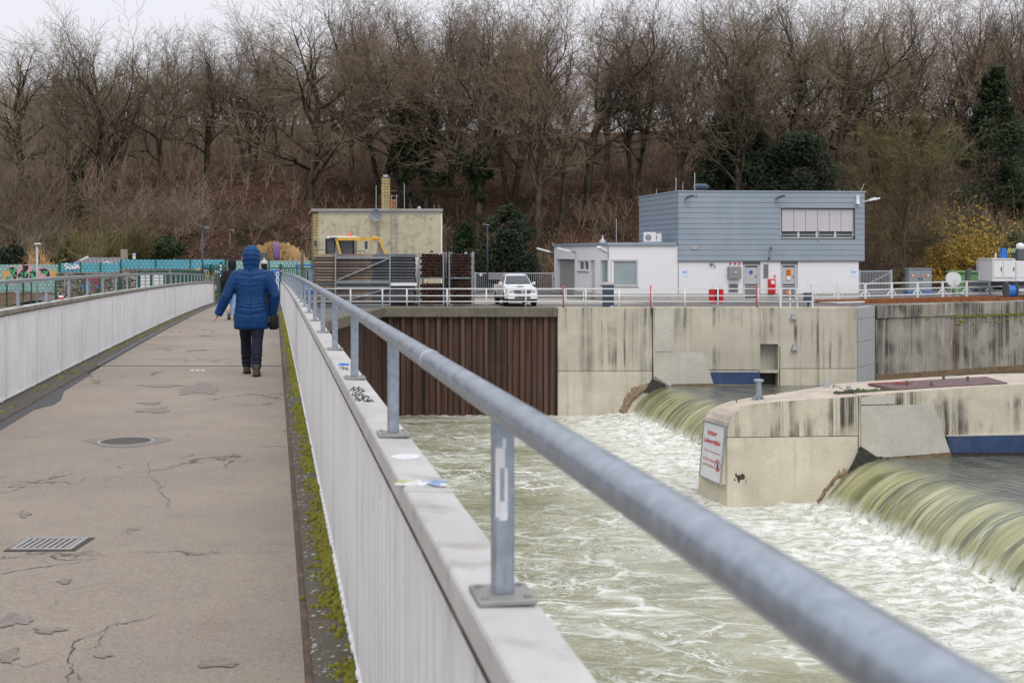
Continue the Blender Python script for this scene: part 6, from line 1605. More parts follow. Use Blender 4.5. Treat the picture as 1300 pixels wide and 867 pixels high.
# graffiti piece (flat paint layer on its own thin coat)
def gpt(px, py, o): return (X(px, LD), LD-.018-o, Zp(py, LD))
def gpoly(mb, pts, o): mb.prism([gpt(px, py, o) for px, py in pts], (0,-.002,0), (0,0,0))
def gz(pts): return [(x/7.225, 300+y/7.225) for x, y in pts]     # measured in an enlarged view
PINK, BLK, GRN, YEL = [pmat(n, c, .6, var=.12, vscale=3) for n, c in (('spray_pink', (.62,.33,.37,1)), ('spray_black', (.02,.02,.035,1)), ('spray_green', (.08,.38,.16,1)), ('spray_yellow', (.58,.36,.06,1)))]
mb = MB()
for p in ([(25,318),(95,318),(95,400),(25,400)], [(345,300),(525,318),(525,375),(345,380)]): gpoly(mb, gz(p), 0)
mb.build('graffiti_ground', YEL, f1, fix=True)
mb = MB()
for i, p in enumerate(([(75,285),(105,268),(160,282),(175,300),(195,262),(270,258),(290,290),(318,290),(340,318),(345,268),(375,290),(450,290),(470,320),(465,372),(400,380),(300,395),(235,440),(220,465),(205,400),(150,400),(118,465),(100,410),(55,400),(60,350),(100,340)],)): gpoly(mb, gz(p), .003+i*.001)
mb.build('graffiti_outline', PINK, f1, fix=True)
mb = MB()
L_ = [[(80,292),(125,280),(150,300),(160,345),(150,395),(125,395),(105,345)], [(165,350),(215,300),(205,270),(262,266),(262,300),(235,330),(265,345),(255,392),(215,392),(200,365),(170,390)], [(272,330),(300,305),(330,312),(335,350),(312,390),(270,392)], [(352,305),(410,295),(452,312),(460,365),(430,372),(425,335),(390,340),(385,325)], [(65,375),(92,360),(105,395),(65,398)]]
for i, p in enumerate(L_): gpoly(mb, gz(p), .007+i*.0006)
mb.build('graffiti_letters', BLK, f1, fix=True)
r = random.Random(6)
for i, p in enumerate(L_):
    mb = MB()
    cx = sum(a for a, _ in p)/len(p); cy = sum(b for _, b in p)/len(p); wx = (max(a for a, _ in p)-min(a for a, _ in p))*.36; wy = (max(b for _, b in p)-min(b for _, b in p))*.36
    for k in range(13):
        a, b = cx+(r.random()*2-1)*wx, cy+(r.random()*2-1)*wy; s = 5+8*r.random()
        gpoly(mb, gz([(a+s*math.cos(t)*1.3*(.5+.7*r.random()), b+s*math.sin(t)*(.6+.7*r.random())) for t in np.linspace(0, 2*PI, 7)[:-1]]), .011+k*.0002)
    mb.build('letter_fill', GRN, f1, fix=True)
mb = MB()
def gstroke(pts, w=.045, o=.02):
    for a, b in zip(pts[:-1], pts[1:]): mb.tube([gpt(*a, o), gpt(*b, o)], w, 5)
for st in ([(625,258),(603,255),(595,270),(618,282),(622,296),(600,302)], [(640,262),(632,290),(650,302),(662,268)], [(662,268),(668,298),(685,296)], [(690,262),(678,282),(686,300),(698,290),(700,262),(690,262)], [(702,300),(716,262),(730,298)], [(706,286),(728,284)]): gstroke(gz(st))
o = mb.build('white_tag', M['sticker'], f2)
mb = MB(); r = random.Random(16)
for k in range(46):
    px, py = 104 + 20*r.random(), 352 + 16*r.random(); s = .3+1.4*r.random(); m_ = k % 3
    mb.cur = 0 if m_ else 1
    mb.prism([(X(px, LD-.4)+.07*s*math.cos(t)*(.5+r.random()), LD-.365-.0004*k, Zp(py, LD-.4)+.06*s*math.sin(t)*(.5+r.random())) for t in np.linspace(0, 2*PI, 7)[:-1]], (0,-.003,0), (0,.01,0))
mb.build('spray_marks', [pmat('spray_red', (.32,.05,.10,1), .7), M['blue_ink']], g1, fix=True)
mb = MB()
for k in range(60):
    px, py = 250 + 32*r.random(), 343 + 30*r.random(); s = .4+1.3*r.random(); mb.cur = k % 3
    mb.prism([(X(px, LD-.4)+.09*s*math.cos(t)*(.5+r.random()), LD-.365-.0004*k, Zp(py, LD-.4)+.08*s*math.sin(t)*(.5+r.random())) for t in np.linspace(0, 2*PI, 7)[:-1]], (0,-.003,0), (0,.01,0))
mb.build('spray_marks', [pmat('spray_bright_red', (.5,.03,.04,1), .7), YEL, M['sticker']], g2, fix=True)
# green rod mesh fence nearer the river
D = 67.0; g = thing('mesh_fence', 'thin dark green rod mesh fence on the bank before the stone baskets', 'fence', (X(60, D), D, YARD))
pxs = (-12, 8.5, 29, 40, 58, 70.5, 88, 107.5, 126, 152.5, 164)
for px in pxs: MB().bar((X(px,D),D,YARD-.05),(X(px,D),D,Zp(353.5,D)), .06 if px != 152.5 else .14).build('post', M['green_paint'], g)
wr = MB(); xa_, xb_ = X(-12,D), X(164,D)
for k in range(8): wr.bar((xa_,D,YARD+.05+k*.2),(xb_,D,YARD+.05+k*.2), .008)
k = xa_
while k < xb_: wr.bar((k,D+.01,YARD),(k,D+.01,Zp(354,D)), .006); k += .1
wr.build('wire_mesh', M['green_paint'], g)
# bin store: green frames with white slats
D = 70.0; g = thing('bin_enclosure', 'dark green framed enclosure with white slatted doors on the bank', 'enclosure', (X(193, D), D, YARD))
for px0, px1 in ((174, 178), (191, 194.5), (208, 212.5)): MB().box(X(px0,D),X(px1,D),D-.06,D+.06,YARD,Zp(344.5,D)).build('post', M['green_paint'], g)
MB().box(X(174,D),X(212.5,D),D-.08,D+.08,Zp(346.3,D),Zp(344,D)).build('top_bar', M['green_paint'], g); MB().box(X(174,D),X(212.5,D),D-.08,D+.08,Zp(366.5,D),Zp(364.8,D)).build('bottom_bar', M['green_paint'], g)
for a, b in ((178.5, 190.5), (195, 207.5)):
    for k in range(4): MB().box(X(a,D),X(b,D),D-.02,D+.02,Zp(352.6+k*4.1,D),Zp(349.2+k*4.1,D)).build('white_slat', M['white_box'], g)
MB().box(X(178,D),X(208,D),D+.6,D+1.2,YARD,Zp(350,D)).build('bin_body', M['dark_grey'], g)
g = thing('slat_fence', 'row of broad dark green vertical slats beside the bridge end', 'fence', (X(236, D), D, YARD))
for k in range(11):
    px = 219 + k*3.45; dd = D - k*.12; MB().box(X(px,dd),X(px+2.7,dd),dd-.04,dd+.04,YARD,Zp(342+k*.12,dd)).build('slat', M['green_paint'], g)
MB().bar((X(218,D),D+.08,YARD+.5),(X(257,D-1.3),D-1.2,YARD+.5), .08).build('rail_bar', M['green_paint'], g)
# pointed palisade and gate at the end of the bridge
GY = 64.6
g = thing('palisade_fence', 'dark green pointed palisade fence beside the open bridge gate', 'fence', BP(GY, -4, 0))
for k in range(10):
    px = 259 + k*2.3; dd = 66.2-.1*k; MB().tube([(X(px,dd),dd,YARD),(X(px,dd),dd,Zp(338,dd)),(X(px,dd)+.05,dd-.25,Zp(335,dd))], [.03,.03,.008], 5).build('picket', M['green_paint'], g)
for py in (341, 372): MB().bar((X(257,66.3),66.35,Zp(py,66.3)),(X(283,65.2),65.3,Zp(py,65.2)), .06).build('rail_bar', M['green_paint'], g)
MB().box(X(266.5,66),X(269,66),65.95,66.05,YARD,Zp(336,66)).build('post', M['green_paint'], g)
g = thing('bridge_gate', 'dark green metal gate leaf standing open at the end of the bridge', 'gate', BP(GY, -3.05, 0))
a = at(281.5, 335, GY); b2 = at(287, 338.5, GY-2.3)
zb = dz(GY)+.03; mb = MB(); mb.hexa([(a.x,a.y,zb),(a.x+.05,a.y,zb),(b2.x+.05,b2.y,zb),(b2.x,b2.y,zb)], [(a.x,a.y,a.z),(a.x+.05,a.y,a.z),(b2.x+.05,b2.y,b2.z),(b2.x,b2.y,b2.z)]); mb.build('leaf', M['green_paint'], g, fix=True)
MB().bar((a.x-.03,a.y-.05,zb-.4),(a.x-.03,a.y-.05,a.z+.1), .12).build('post', M['green_paint'], g)
for k, m_ in enumerate(('sticker','sticker','blue','sticker')): c = at(280.4, 337.5+k*4.2, GY-.13); MB().box(c.x-.05,c.x+.05,c.y-.012,c.y,c.z-.06,c.z+.05).build('sticker_mark', M[m_], g)
g = thing('gate_post', 'dark green gate post with crossbar at the water side of the bridge end', 'gate post', at(356.4, 386, GY))
c = at(356.4, 335.5, GY); MB().tube([(c.x,c.y,zb-.4),(c.x,c.y,c.z)], .075, 10).build('post', M['green_paint'], g)
MB().bar(at(340, 340.5, GY+.1), at(398, 340.8, GY+.1), .06).build('crossbar', M['green_paint'], g)
c = at(356.6, 344.3, GY-.09); MB().box(c.x-.045,c.x+.045,c.y-.01,c.y,c.z-.05,c.z+.05).build('sticker_mark', M['amber'], g)
for k in range(11):
    px = 361+k*2.6; c = at(px, 336.5, GY+.1); MB().tube([(c.x-.05,c.y,c.z-.02),(c.x,c.y,c.z-.28),(c.x,c.y,YARD)], [.008,.022,.022], 5).build('picket', M['green_paint'], g)
b = thing('banner', 'blue banner with white vertical lettering on the bridge end gate', 'banner', at(350, 385, GY-.3))
p00, p10, p11, p01 = at(343.5,385.5,GY-.35), at(355,385.5,GY-.1), at(355,342.5,GY-.1), at(343.5,343,GY-.35)
MB().hexa([p00,p10,p10+Vector((0,.02,0)),p00+Vector((0,.02,0))], [p01,p11,p11+Vector((0,.02,0)),p01+Vector((0,.02,0))]).build('cloth', M['blue'], b, fix=True)
mb = MB(); 
def bm_(u, v): p = (p00.lerp(p10, .55+.42*v)).lerp(p01.lerp(p11, .55+.42*v), u); return (p.x, p.y-.01, p.z)
text_on(mb, 'LEOOO', lambda u, v: bm_(u, 1-v), .24, .95, .05, .95, .03); mb.build('lettering', M['sticker'], b)
# rusty poles and blue frame behind the gate
for px, pt, lab in ((383.5, 317, 'rusty brown steel pole rising behind the blue frame'), (399.2, 326, 'thin dark steel pole at the ends of the long pipes')):
    c = at(px, pt, 68.6); tag(MB().tube([(c.x,c.y,YARD),(c.x,c.y,c.z)], .085 if px < 390 else .05, 8).build('steel_pole', M['rust_edge']), lab, 'pole')
g = thing('blue_frame_rack', 'blue steel frame with grey cabinets behind the bridge railing', 'rack', at(388, 352, 69))
for px in (377, 398): MB().bar(at(px, 336.5, 69.5), (X(px,69.5),69.5,YARD), .08).build('post', M['blue'], g)
MB().bar(at(376.5, 336.8, 69.5), at(398.5, 337, 69.5), .08).build('top_bar', M['blue'], g)
for px in (387, 394.5): MB().box(X(px-2.6,69.7),X(px+2.6,69.7),69.7,70.2,YARD,Zp(341,69.7)).build('cabinet', M['cab_grey'], g, bevel=.02)
c = at(394, 369, 67.6); tag(MB().lathe(c, [(.05,-.42),(.27,-.42),(.29,-.2),(.28,0),(.29,.2),(.27,.42),(.05,.42)], 16, 'x').build('blue_barrel', M['blue'], smooth=False), 'blue barrel lying on its side by the long pipes', 'barrel')
# lamp posts
def lamp(label, px, pt, D, base, arm=0.55, mat='mid_grey', side=1, r0=.06):
    c = at(px, pt, D); g = thing('lamp_post', label, 'street lamp', (c.x, c.y, base), 'street lamps')
    MB().tube([(c.x,c.y,base),(c.x,c.y,c.z)], [r0,r0*.7], 10).build('pole', M[mat], g, smooth=True)
    MB().hexa([(c.x-.08*side,c.y-.12,c.z-.02),(c.x+arm*side,c.y-.1,c.z+.02),(c.x+arm*side,c.y+.1,c.z+.02),(c.x-.08*side,c.y+.12,c.z-.02)], [(c.x-.08*side,c.y-.1,c.z+.09),(c.x+arm*side,c.y-.07,c.z+.08),(c.x+arm*side,c.y+.07,c.z+.08),(c.x-.08*side,c.y+.1,c.z+.09)]).build('lamp_head', M[mat], g, fix=True)
    MB().box(min(c.x+.15*side,c.x+(arm-.05)*side),max(c.x+.15*side,c.x+(arm-.05)*side),c.y-.07,c.y+.07,c.z-.035,c.z-.015).build('lamp_glass', M['bulb'], g)
    return g
lamp('grey lamp post with flat head in front of the graffiti fence', 47, 310.5, 64.5, YARD, .22, 'galv_far'); lamp('tall dark lamp post on the bank beside the bridge end', 257, 288.5, 66.5, YARD, .42, 'navy')
lamp('slim dark lamp post standing further back on the leafy slope', 292, 292.5, 95, hz(X(292,95),95), .35, 'dark_grey'); lamp('dark lamp post in front of the round dark evergreen', 619, 285, 90, YARD, -.30, 'navy', 1)
# shed, boards, parasol
D = 88; x0, x1 = X(93, D), X(157, D); zr, ze = Zp(327, D), Zp(336.5, D)
g = thing('garden_shed', 'low garden shed with dark tiled roof and white gable boards', 'shed', ((x0+x1)/2, D+1.5, YARD))
MB().box(x0+.3,x1-.3,D+.3,D+3.2,YARD,ze).build('wall', M['wood_grey'], g)
q_ = N('dark_roof_tiles'); v = q_.coord('Object'); t = q_.n('ShaderNodeTexBrick'); q_.link(v, t.inputs['Vector']); t.inputs['Scale'].default_value = 1; t.inputs['Brick Width'].default_value = .3; t.inputs['Row Height'].default_value = .35; t.inputs['Mortar Size'].default_value = .03
t.inputs['Color1'].default_value = (.17,.16,.18,1); t.inputs['Color2'].default_value = (.23,.22,.25,1); t.inputs['Mortar'].default_value = (.05,.05,.06,1); q_.set(t.outputs[0], .7, 0, .3)
MB().hexa([(x0,D,ze),(x1,D,ze),(x1,D+3.5,ze),(x0,D+3.5,ze)], [(x0+.55,D+1.7,zr),(x1-.5,D+1.7,zr),(x1-.5,D+1.8,zr),(x0+.55,D+1.8,zr)]).build('roof', q_.m, g, fix=True)
MB().bar((x0-.05,D-.05,ze),(x0+.5,D+1.6,zr+.04), .09, .14).build('gable_board', M['white_box'], g); MB().bar((x1+.05,D-.05,ze),(x1-.45,D+1.6,zr+.04), .09, .14).build('gable_board', M['white_box'], g)
mb = MB(); xm = X(136, D); mb.bar((xm-.55,D-.1,ze),(xm,D-.1,ze+.25), .07); mb.bar((xm,D-.1,ze+.25),(xm+.55,D-.1,ze), .07); mb.build('dormer_board', M['white_box'], g)
MB().bar((X(94,D)+.2,D-.08,ze+.12),(X(99,D),D+.3,ze+.3), .30, .03).build('purple_paint', M['purple'], g)
D = 82; x0, x1 = X(153.3, D), X(162, D)
g = thing('notice_board', 'weathered beige board on a post behind the teal fence', 'board', ((x0+x1)/2, D, YARD)); MB().box(x0,x1,D-.05,D+.05,Zp(328.5,D),Zp(316.8,D)).build('panel', M['wood_grey'], g, bevel=.01); MB().bar(((x0+x1)/2,D+.08,YARD),((x0+x1)/2,D+.08,Zp(320,D)), .08).build('post', M['wood_grey'], g)
x0, x1 = X(168.6, D), X(172, D); g = thing('small_sign', 'small white sign with blue symbol on a pole behind the teal fence', 'sign', ((x0+x1)/2, D, YARD)); MB().box(x0,x1,D-.02,D+.02,Zp(329,D),Zp(321.7,D)).build('panel', M['sign_white'], g); MB().box(x0+.05,x1-.05,D-.028,D-.0205,Zp(325,D),Zp(322.5,D)).build('symbol', M['blue'], g); MB().bar(((x0+x1)/2,D+.05,YARD),((x0+x1)/2,D+.05,Zp(322,D)), .05).build('pole', M['galv_far'], g)
D = 80; c = at(351, 331, D); g = thing('closed_parasol', 'closed purple parasol standing before the dry reeds', 'parasol', (c.x, D, YARD)); z1 = Zp(308, D)
MB().lathe((c.x, D, 0), [(.10,Zp(330.5,D)),(.20,Zp(327,D)),(.22,Zp(320,D)),(.17,Zp(313,D)),(.09,z1+.08),(.02,z1)], 12).build('cloth', M['purple'], g, smooth=True); MB().tube([(c.x,D,YARD),(c.x,D,z1+.05)], .03, 8).build('pole', M['wood_grey'], g); MB().lathe((c.x,D,YARD), [(.3,0),(.3,.08),(.06,.14)], 14).build('base', M['plinth'], g)
D = 79; c = at(333, 331, D); tag(MB().hexa([(c.x-.22,D,YARD),(c.x+.22,D,YARD),(c.x+.22,D+.4,YARD),(c.x-.22,D+.4,YARD)], [(c.x-.26,D,Zp(322,D)),(c.x+.26,D,Zp(322.5,D)),(c.x+.26,D+.4,Zp(322.5,D)),(c.x-.26,D+.4,Zp(322,D))]).box(c.x-.29,c.x+.29,D-.03,D+.43,Zp(322,D)+.002,Zp(322,D)+.07).build('rubbish_bin', M['dark_grey'], bevel=.02, fix=True), 'dark rubbish bin in front of the dry reeds', 'bin')
# ================================================================== people
def eval_mesh(o, mods):
    """apply modifiers through the dependency graph, return a new mesh"""
    dg = bpy.context.evaluated_depsgraph_get(); e = o.evaluated_get(dg)
    me = bpy.data.meshes.new_from_object(e); return me
def skin_mesh(verts, edges, radii, root, sub=2):
    me = bpy.data.meshes.new('tmp'); me.from_pydata(verts, edges, []); o = bpy.data.objects.new('tmp', me); COL.objects.link(o)
    m = o.modifiers.new('s', 'SKIN'); m.use_smooth_shade = True
    if not me.skin_vertices: me.skin_vertices.new() if hasattr(me.skin_vertices, 'new') else None
    sk = me.skin_vertices[0].data
    for i, r_ in enumerate(radii): sk[i].radius = r_ if hasattr(r_, '__len__') else (r_, r_)
    sk[root].use_root = True
    m2 = o.modifiers.new('u', 'SUBSURF'); m2.levels = sub; m2.render_levels = sub
    out = eval_mesh(o, None); bpy.data.objects.remove(o); bpy.data.meshes.remove(me); return out
def remesh(mb, voxel, smooth_it=3):
    me = bpy.data.meshes.new('tmp'); me.from_pydata(mb.v, [], mb.f); o = bpy.data.objects.new('tmp', me); COL.objects.link(o)
    import bmesh
    bm = bmesh.new(); bm.from_mesh(me); bmesh.ops.recalc_face_normals(bm, faces=bm.faces); bm.to_mesh(me); bm.free()
    m = o.modifiers.new('r', 'REMESH'); m.mode = 'VOXEL'; m.voxel_size = voxel; m.use_smooth_shade = True
    if smooth_it: s = o.modifiers.new('sm', 'SMOOTH'); s.factor = .5; s.iterations = smooth_it
    out = eval_mesh(o, None); bpy.data.objects.remove(o); bpy.data.meshes.remove(me); return out
def mesh_obj(me, name, mat, parent=None):
    me.materials.clear(); me.materials.append(mat); me.name = name
    me.polygons.foreach_set('use_smooth', [True]*len(me.polygons))
    o = bpy.data.objects.new(name, me); COL.objects.link(o)
    if parent is not None: o.parent = parent
    return o
def loft(mb, rings, n=24, p=2.4):
    """rings: (z, half width, half depth, cx, cy); super-ellipse sections"""
    vs = []
    for z, a, b, cx, cy in rings:
        for k in range(n):
            t = 2*PI*k/n; c, s = math.cos(t), math.sin(t)
            vs.append((cx + a*math.copysign(abs(c)**(2/p), c), cy + b*math.copysign(abs(s)**(2/p), s), z))
    m = len(rings); fs = [(i*n+k, i*n+(k+1) % n, (i+1)*n+(k+1) % n, (i+1)*n+k) for i in range(m-1) for k in range(n)]
    fs += [tuple(reversed(range(n))), tuple((m-1)*n+k for k in range(n))]
    mb.add(vs, fs)
M['skin'] = pmat('skin', (.50,.27,.19,1), .5, var=.06, bump=0)
def cloth(name, col, scale=60, var=.15): return pmat(name, col, .75, spec=.25, var=var, vscale=6, bump=.25, bscale=scale, bdist=.003)
M['coat_blue'] = pmat('quilted_blue_shell', (.0040,.040,.135,1), .5, spec=.22, var=.30, vscale=7, bump=.18, bscale=35, bdist=.006)
M['coat_black'] = cloth('black_coat', (.012,.012,.014,1)); M['coat_brown'] = cloth('dark_brown_coat', (.028,.016,.018,1))
M['trouser_navy'] = cloth('navy_trousers', (.009,.011,.026,1)); M['jeans_light'] = cloth('light_blue_jeans', (.20,.34,.60,1)); M['jeans'] = cloth('blue_jeans', (.06,.10,.20,1)); M['trouser_dark'] = cloth('dark_trousers', (.02,.02,.022,1))
M['boot'] = cloth('grey_boots', (.075,.065,.055,1), 40, .4); M['sole'] = cloth('dark_sole', (.012,.012,.012,1)); M['wool'] = cloth('pale_wool', (.45,.45,.46,1), 90, .25); M['hair'] = cloth('dark_hair', (.012,.009,.008,1)); M['bag'] = cloth('black_bag', (.012,.012,.013,1)); M['bag_blue'] = cloth('light_blue_bag', (.22,.40,.68,1)); M['bag_cream'] = cloth('cream_bag', (.42,.38,.30,1))
EYEW = pmat('eye_white', (.7,.7,.7,1), .2, bump=0)

def person(label, loc, H, yaw, coat, trousers, hood=False, hat=None, hair=True, arms=None, stride=.12, quilt=False, hem=.36, wide=1.0, lean=0.0):
    s = H/1.75
    P = lambda x, y, z: (x*s, y*s, z*s)
    ar = arms
    # -------- body: one continuous skinned figure
    V, E, R = [], [], []
    def node(p, r_, prev=None):
        V.append(P(*p)); R.append(r_*s if not hasattr(r_, '__len__') else (r_[0]*s, r_[1]*s)); i = len(V)-1
        if prev is not None: E.append((prev, i))
        return i
    pel = node((0,0,.93), (.15,.10)); wa = node((0,.005,1.08), (.13,.09), pel); chest = node((0,.0,1.28), (.15,.10), wa); nb = node((0,-.005,1.44), .065, chest); ne = node((0,.005,1.52), .052, nb)
    hd = node((0,.02,1.60), (.070,.085), ne); h2 = node((0,.02,1.67), (.078,.095), hd); h3 = node((0,.012,1.735), (.05,.06), h2)
    ns_ = node((0,.115,1.615), .014, hd); node((0,.14,1.605), .010, ns_)
    for sd in (-1, 1): node((sd*.088,.01,1.615), .014, hd)
    feet = []
    for sd, st in ((-1, stride), (1, -stride*.8)):
        hip = node((sd*.09,.0,.88), .088, pel); kn = node((sd*.09, st*.55+.03, .49), .058, hip); an = node((sd*.088, st, .10), .040, kn); node((sd*.092, st+.12, .045), .036, an); feet.append((sd*.09, st))
        sh, el, wr = ar[sd]
        s0 = node((sd*.17,0,1.40), .062, chest); e0 = node(el, .043, s0); w0 = node(wr, .028, e0)
        d = (Vector(wr)-Vector(el)).normalized(); side = Vector((0,1,0)).cross(d).normalized(); fw = d.cross(side).normalized()
        pc = Vector(wr) + d*.055; pm = node(tuple(pc), (.036,.016), w0)
        for k in range(4):
            b0 = Vector(wr) + d*.09 + fw*(.027-.018*k); L = (.056,.064,.060,.046)[k]; cu_ = side*(-sd)*.0
            f0 = node(tuple(b0), .0095, pm); f1 = node(tuple(b0 + d*L*.5 + side*sd*-.012), .0088, f0); f2 = node(tuple(b0 + d*L*.85 + side*sd*-.044), .0078, f1)
        t0 = node(tuple(Vector(wr) + d*.035 + fw*.035), .0115, w0); node(tuple(Vector(wr) + d*.075 + fw*.055 + side*sd*-.012), .0095, t0)
    body = mesh_obj(skin_mesh(V, E, R, pel), 'person', M['skin'])
    tag(body, label, 'person', 'people walking on the bridge')
    body.location = loc; body.rotation_euler = (lean, 0, yaw)
    for sd in (-1, 1):
        eb = MB(); eb.lathe(P(sd*.032,.103,1.645), [(.003*s,-.012*s),(.012*s,-.006*s),(.013*s,.002*s),(.006*s,.011*s)], 10, 'y'); e = eb.build('eye', EYEW); e.parent = body
    # -------- trousers
    mb = MB()
    for (fx, st) in feet:
        sd = -1 if fx < 0 else 1
        mb.tube([P(sd*.085,.0,.92), P(sd*.09,.01,.80), P(sd*.092, st*.35+.02, .62), P(sd*.09, st*.55+.028,.48), P(sd*.09, st*.8+.0,.30), P(sd*.088, st-.01,.10)], [.115*s,.108*s,.088*s,.076*s,.074*s,.066*s], 14)
    mb.tube([P(0,0,.78), P(0,0,1.0)], [.14*s,.155*s], 14)
    me = remesh(mb, .014*s, 3); 
    co = np.empty(len(me.vertices)*3); me.vertices.foreach_get('co', co); co = co.reshape(-1,3); n = np.empty(len(me.vertices)*3); me.vertices.foreach_get('normal', n); n = n.reshape(-1,3)
    f = (.006*np.sin(co[:,2]*95/s + 3*np.sin(co[:,0]*20)) * np.exp(-((co[:,2]/s-.18)/.12)**2) + .005*fbm(co[:,0]*9, co[:,1]*9, co[:,2]*6, 3))*s
    me.vertices.foreach_set('co', (co + n*f[:,None]).ravel()); me.update(); mesh_obj(me, 'trousers', trousers, body)
    # -------- coat with sleeves and hood
    mb = MB(); w = wide
    rings = [(hem*1.75,.225*w,.150,0,0), (hem*1.75+.03,.236*w,.165,0,0), (.80,.235*w,.172,0,-.005), (.95,.218*w,.162,0,-.005), (1.08,.205*w,.150,0,.0), (1.22,.222*w,.150,0,-.005), (1.33,.236*w,.142,0,-.01), (1.40,.205*w,.125,0,-.01), (1.455,.12,.105,0,-.01), (1.50,.08,.085,0,0)]
    loft(mb, [(z*s, a*s, b*s, cx*s, cy*s) for z, a, b, cx, cy in rings])
    if hood:
        hr = [(1.44,.095,.10,0,-.01), (1.50,.108,.118,0,-.012), (1.57,.122,.140,0,-.012), (1.65,.126,.148,0,-.012), (1.715,.112,.130,0,-.015), (1.765,.078,.09,0,-.02), (1.785,.03,.04,0,-.02)]
        loft(mb, [(z*s, a*s, b*s, cx*s, cy*s) for z, a, b, cx, cy in hr], 20, 2.1)
    else:
        loft(mb, [(z*s, a*s, b*s, 0, 0) for z, a, b in ((1.44,.10,.10), (1.50,.092,.094), (1.535,.085,.09))], 16, 2)
    for sd in (-1, 1):
        sh, el, wr = ar[sd]; el_, wr_ = Vector(el), Vector(wr); sv = Vector((sd*.185, -.005, 1.385)); c1 = sv.lerp(el_, .5) + Vector((sd*.012,0,0)); c2 = el_.lerp(wr_, .5)
        mb.tube([P(*(sv-Vector((sd*.06,0,-.01)))), P(*sv), P(*c1), P(*el_), P(*c2), P(*(wr_+(wr_-el_).normalized()*.035))], [.075*s,.088*s,.080*s,.073*s,.068*s,.058*s], 14)
    me = remesh(mb, .0088*s, 5)
    co = np.empty(len(me.vertices)*3); me.vertices.foreach_get('co', co); co = co.reshape(-1,3); n = np.empty(len(me.vertices)*3); me.vertices.foreach_get('normal', n); n = n.reshape(-1,3)
    x, y, z = co[:,0]/s, co[:,1]/s, co[:,2]/s
    fold = .006*fbm(x*7, y*7, z*5, 4)
    if quilt:
        # coordinate along sleeve where the point belongs to an arm, height elsewhere; seams sag towards the middle of the back
        tt = z - .16*np.abs(x) + .012*fbm(x*6, y*6, z*4, 3)
        for sd in (-1, 1):
            sh, el, wr = ar[sd]; pts = [np.array((sd*.185,-.005,1.385)), np.array(el), np.array(wr)]
            armmask = np.zeros(len(x), bool); acc = 0
            best = np.full(len(x), 9.0); al = np.zeros(len(x))
            for a, b in zip(pts[:-1], pts[1:]):
                ab = b-a; L = np.linalg.norm(ab); t = np.clip(((co/s-a)@ab)/L**2, 0, 1); dd = np.linalg.norm(co/s - a - t[:,None]*ab, axis=1)
                better = dd < best; best = np.where(better, dd, best); al = np.where(better, acc + t*L, al); acc += L
            armmask = (best < .095) & (np.sign(x) == sd) & ((np.abs(x) > .225*w) | (z < 1.3) & (np.abs(x) > .24*w) | (best < .06))
            tt = np.where(armmask, al + 3, tt)
        hm = z > 1.47; tt = np.where(hm, z*.9 + .25*(y+.0), tt)
        per = np.where(hm, .06, .072 + .012*np.sin(tt*9))
        w_ = np.abs(np.sin(PI*tt/per)); puff = .0135*(np.power(w_, .38) - .80)
        cb = np.exp(-(x/.010)**2) * (y < 0) * (z < 1.44); puff -= .010*cb
        f = puff + fold*.8 + .004*fbm(x*16, y*16, z*16, 3)
    else: f = fold*1.8
    me.vertices.foreach_set('co', (co + n*(f*s)[:,None]).ravel()); me.update(); cm = mesh_obj(me, 'coat', coat, body)
    # -------- boots
    for (fx, st) in feet:
        mb = MB(); loft(mb, [(z*s, a*s, b*s, fx*s, (st+cy)*s) for z, a, b, cy in ((.0,.047,.132,.05), (.02,.050,.138,.05), (.055,.049,.130,.045), (.085,.046,.098,.015), (.115,.049,.066,-.015), (.165,.052,.062,-.02), (.17,.04,.05,-.02))], 18, 2.6)
        me = remesh(mb, .010*s, 3); b = mesh_obj(me, 'boot', M['boot'], body)
        mb = MB(); loft(mb, [(z*s, a*s, b2*s, fx*s, (st+.05)*s) for z, a, b2 in ((-.004,.044,.128),(.004,.052,.140),(.026,.054,.143),(.028,.05,.135))], 18, 2.6); so_ = mb.build('sole', M['sole']); so_.parent = b
    if hair and not hood:
        mb = MB(); loft(mb, [(z*s, a*s, b*s, 0, cy*s) for z, a, b, cy in ((1.50,.06,.05,-.06),(1.55,.085,.07,-.045),(1.62,.095,.095,-.022),(1.69,.093,.102,-.008),(1.745,.068,.08,0),(1.765,.02,.03,0))], 18, 2); mb.build('hair', M['hair'], None, smooth=True).parent = body
    if hat is not None:
        mb = MB(); loft(mb, [(z*s, a*s, b*s, 0, .005*s) for z, a, b in ((1.655,.098,.112),(1.675,.104,.118),(1.70,.100,.113),(1.745,.082,.094),(1.78,.045,.05),(1.795,.012,.014))], 20, 2); h = mb.build('hat', hat, None, smooth=True); h.parent = body
        mb = MB(); mb.lathe((0,.005*s,1.805*s), [(.006*s,-.03*s),(.030*s,-.015*s),(.034*s,.005*s),(.02*s,.028*s),(.004*s,.034*s)], 12); b = mb.build('bobble', hat, None, smooth=True); b.parent = h
    return body
def deckpt(px, Y): 
    xo = (px-650)/F*Y - BS*Y; return BP(Y, xo, .0)
YAW = math.atan(.18875)       # facing along the bridge
p1 = person('person in a long hooded blue quilted coat and navy trousers, one arm swung out', deckpt(319, 17.75), 1.79, YAW*.55, M['coat_blue'], M['trouser_navy'], hood=True, quilt=True,
            arms={-1: (0, (-.315,-.05,1.11), (-.435,.0,.865)), 1: (0, (.325,-.04,1.09), (.285,.05,.85))}, stride=.27, hem=.365, wide=1.0)
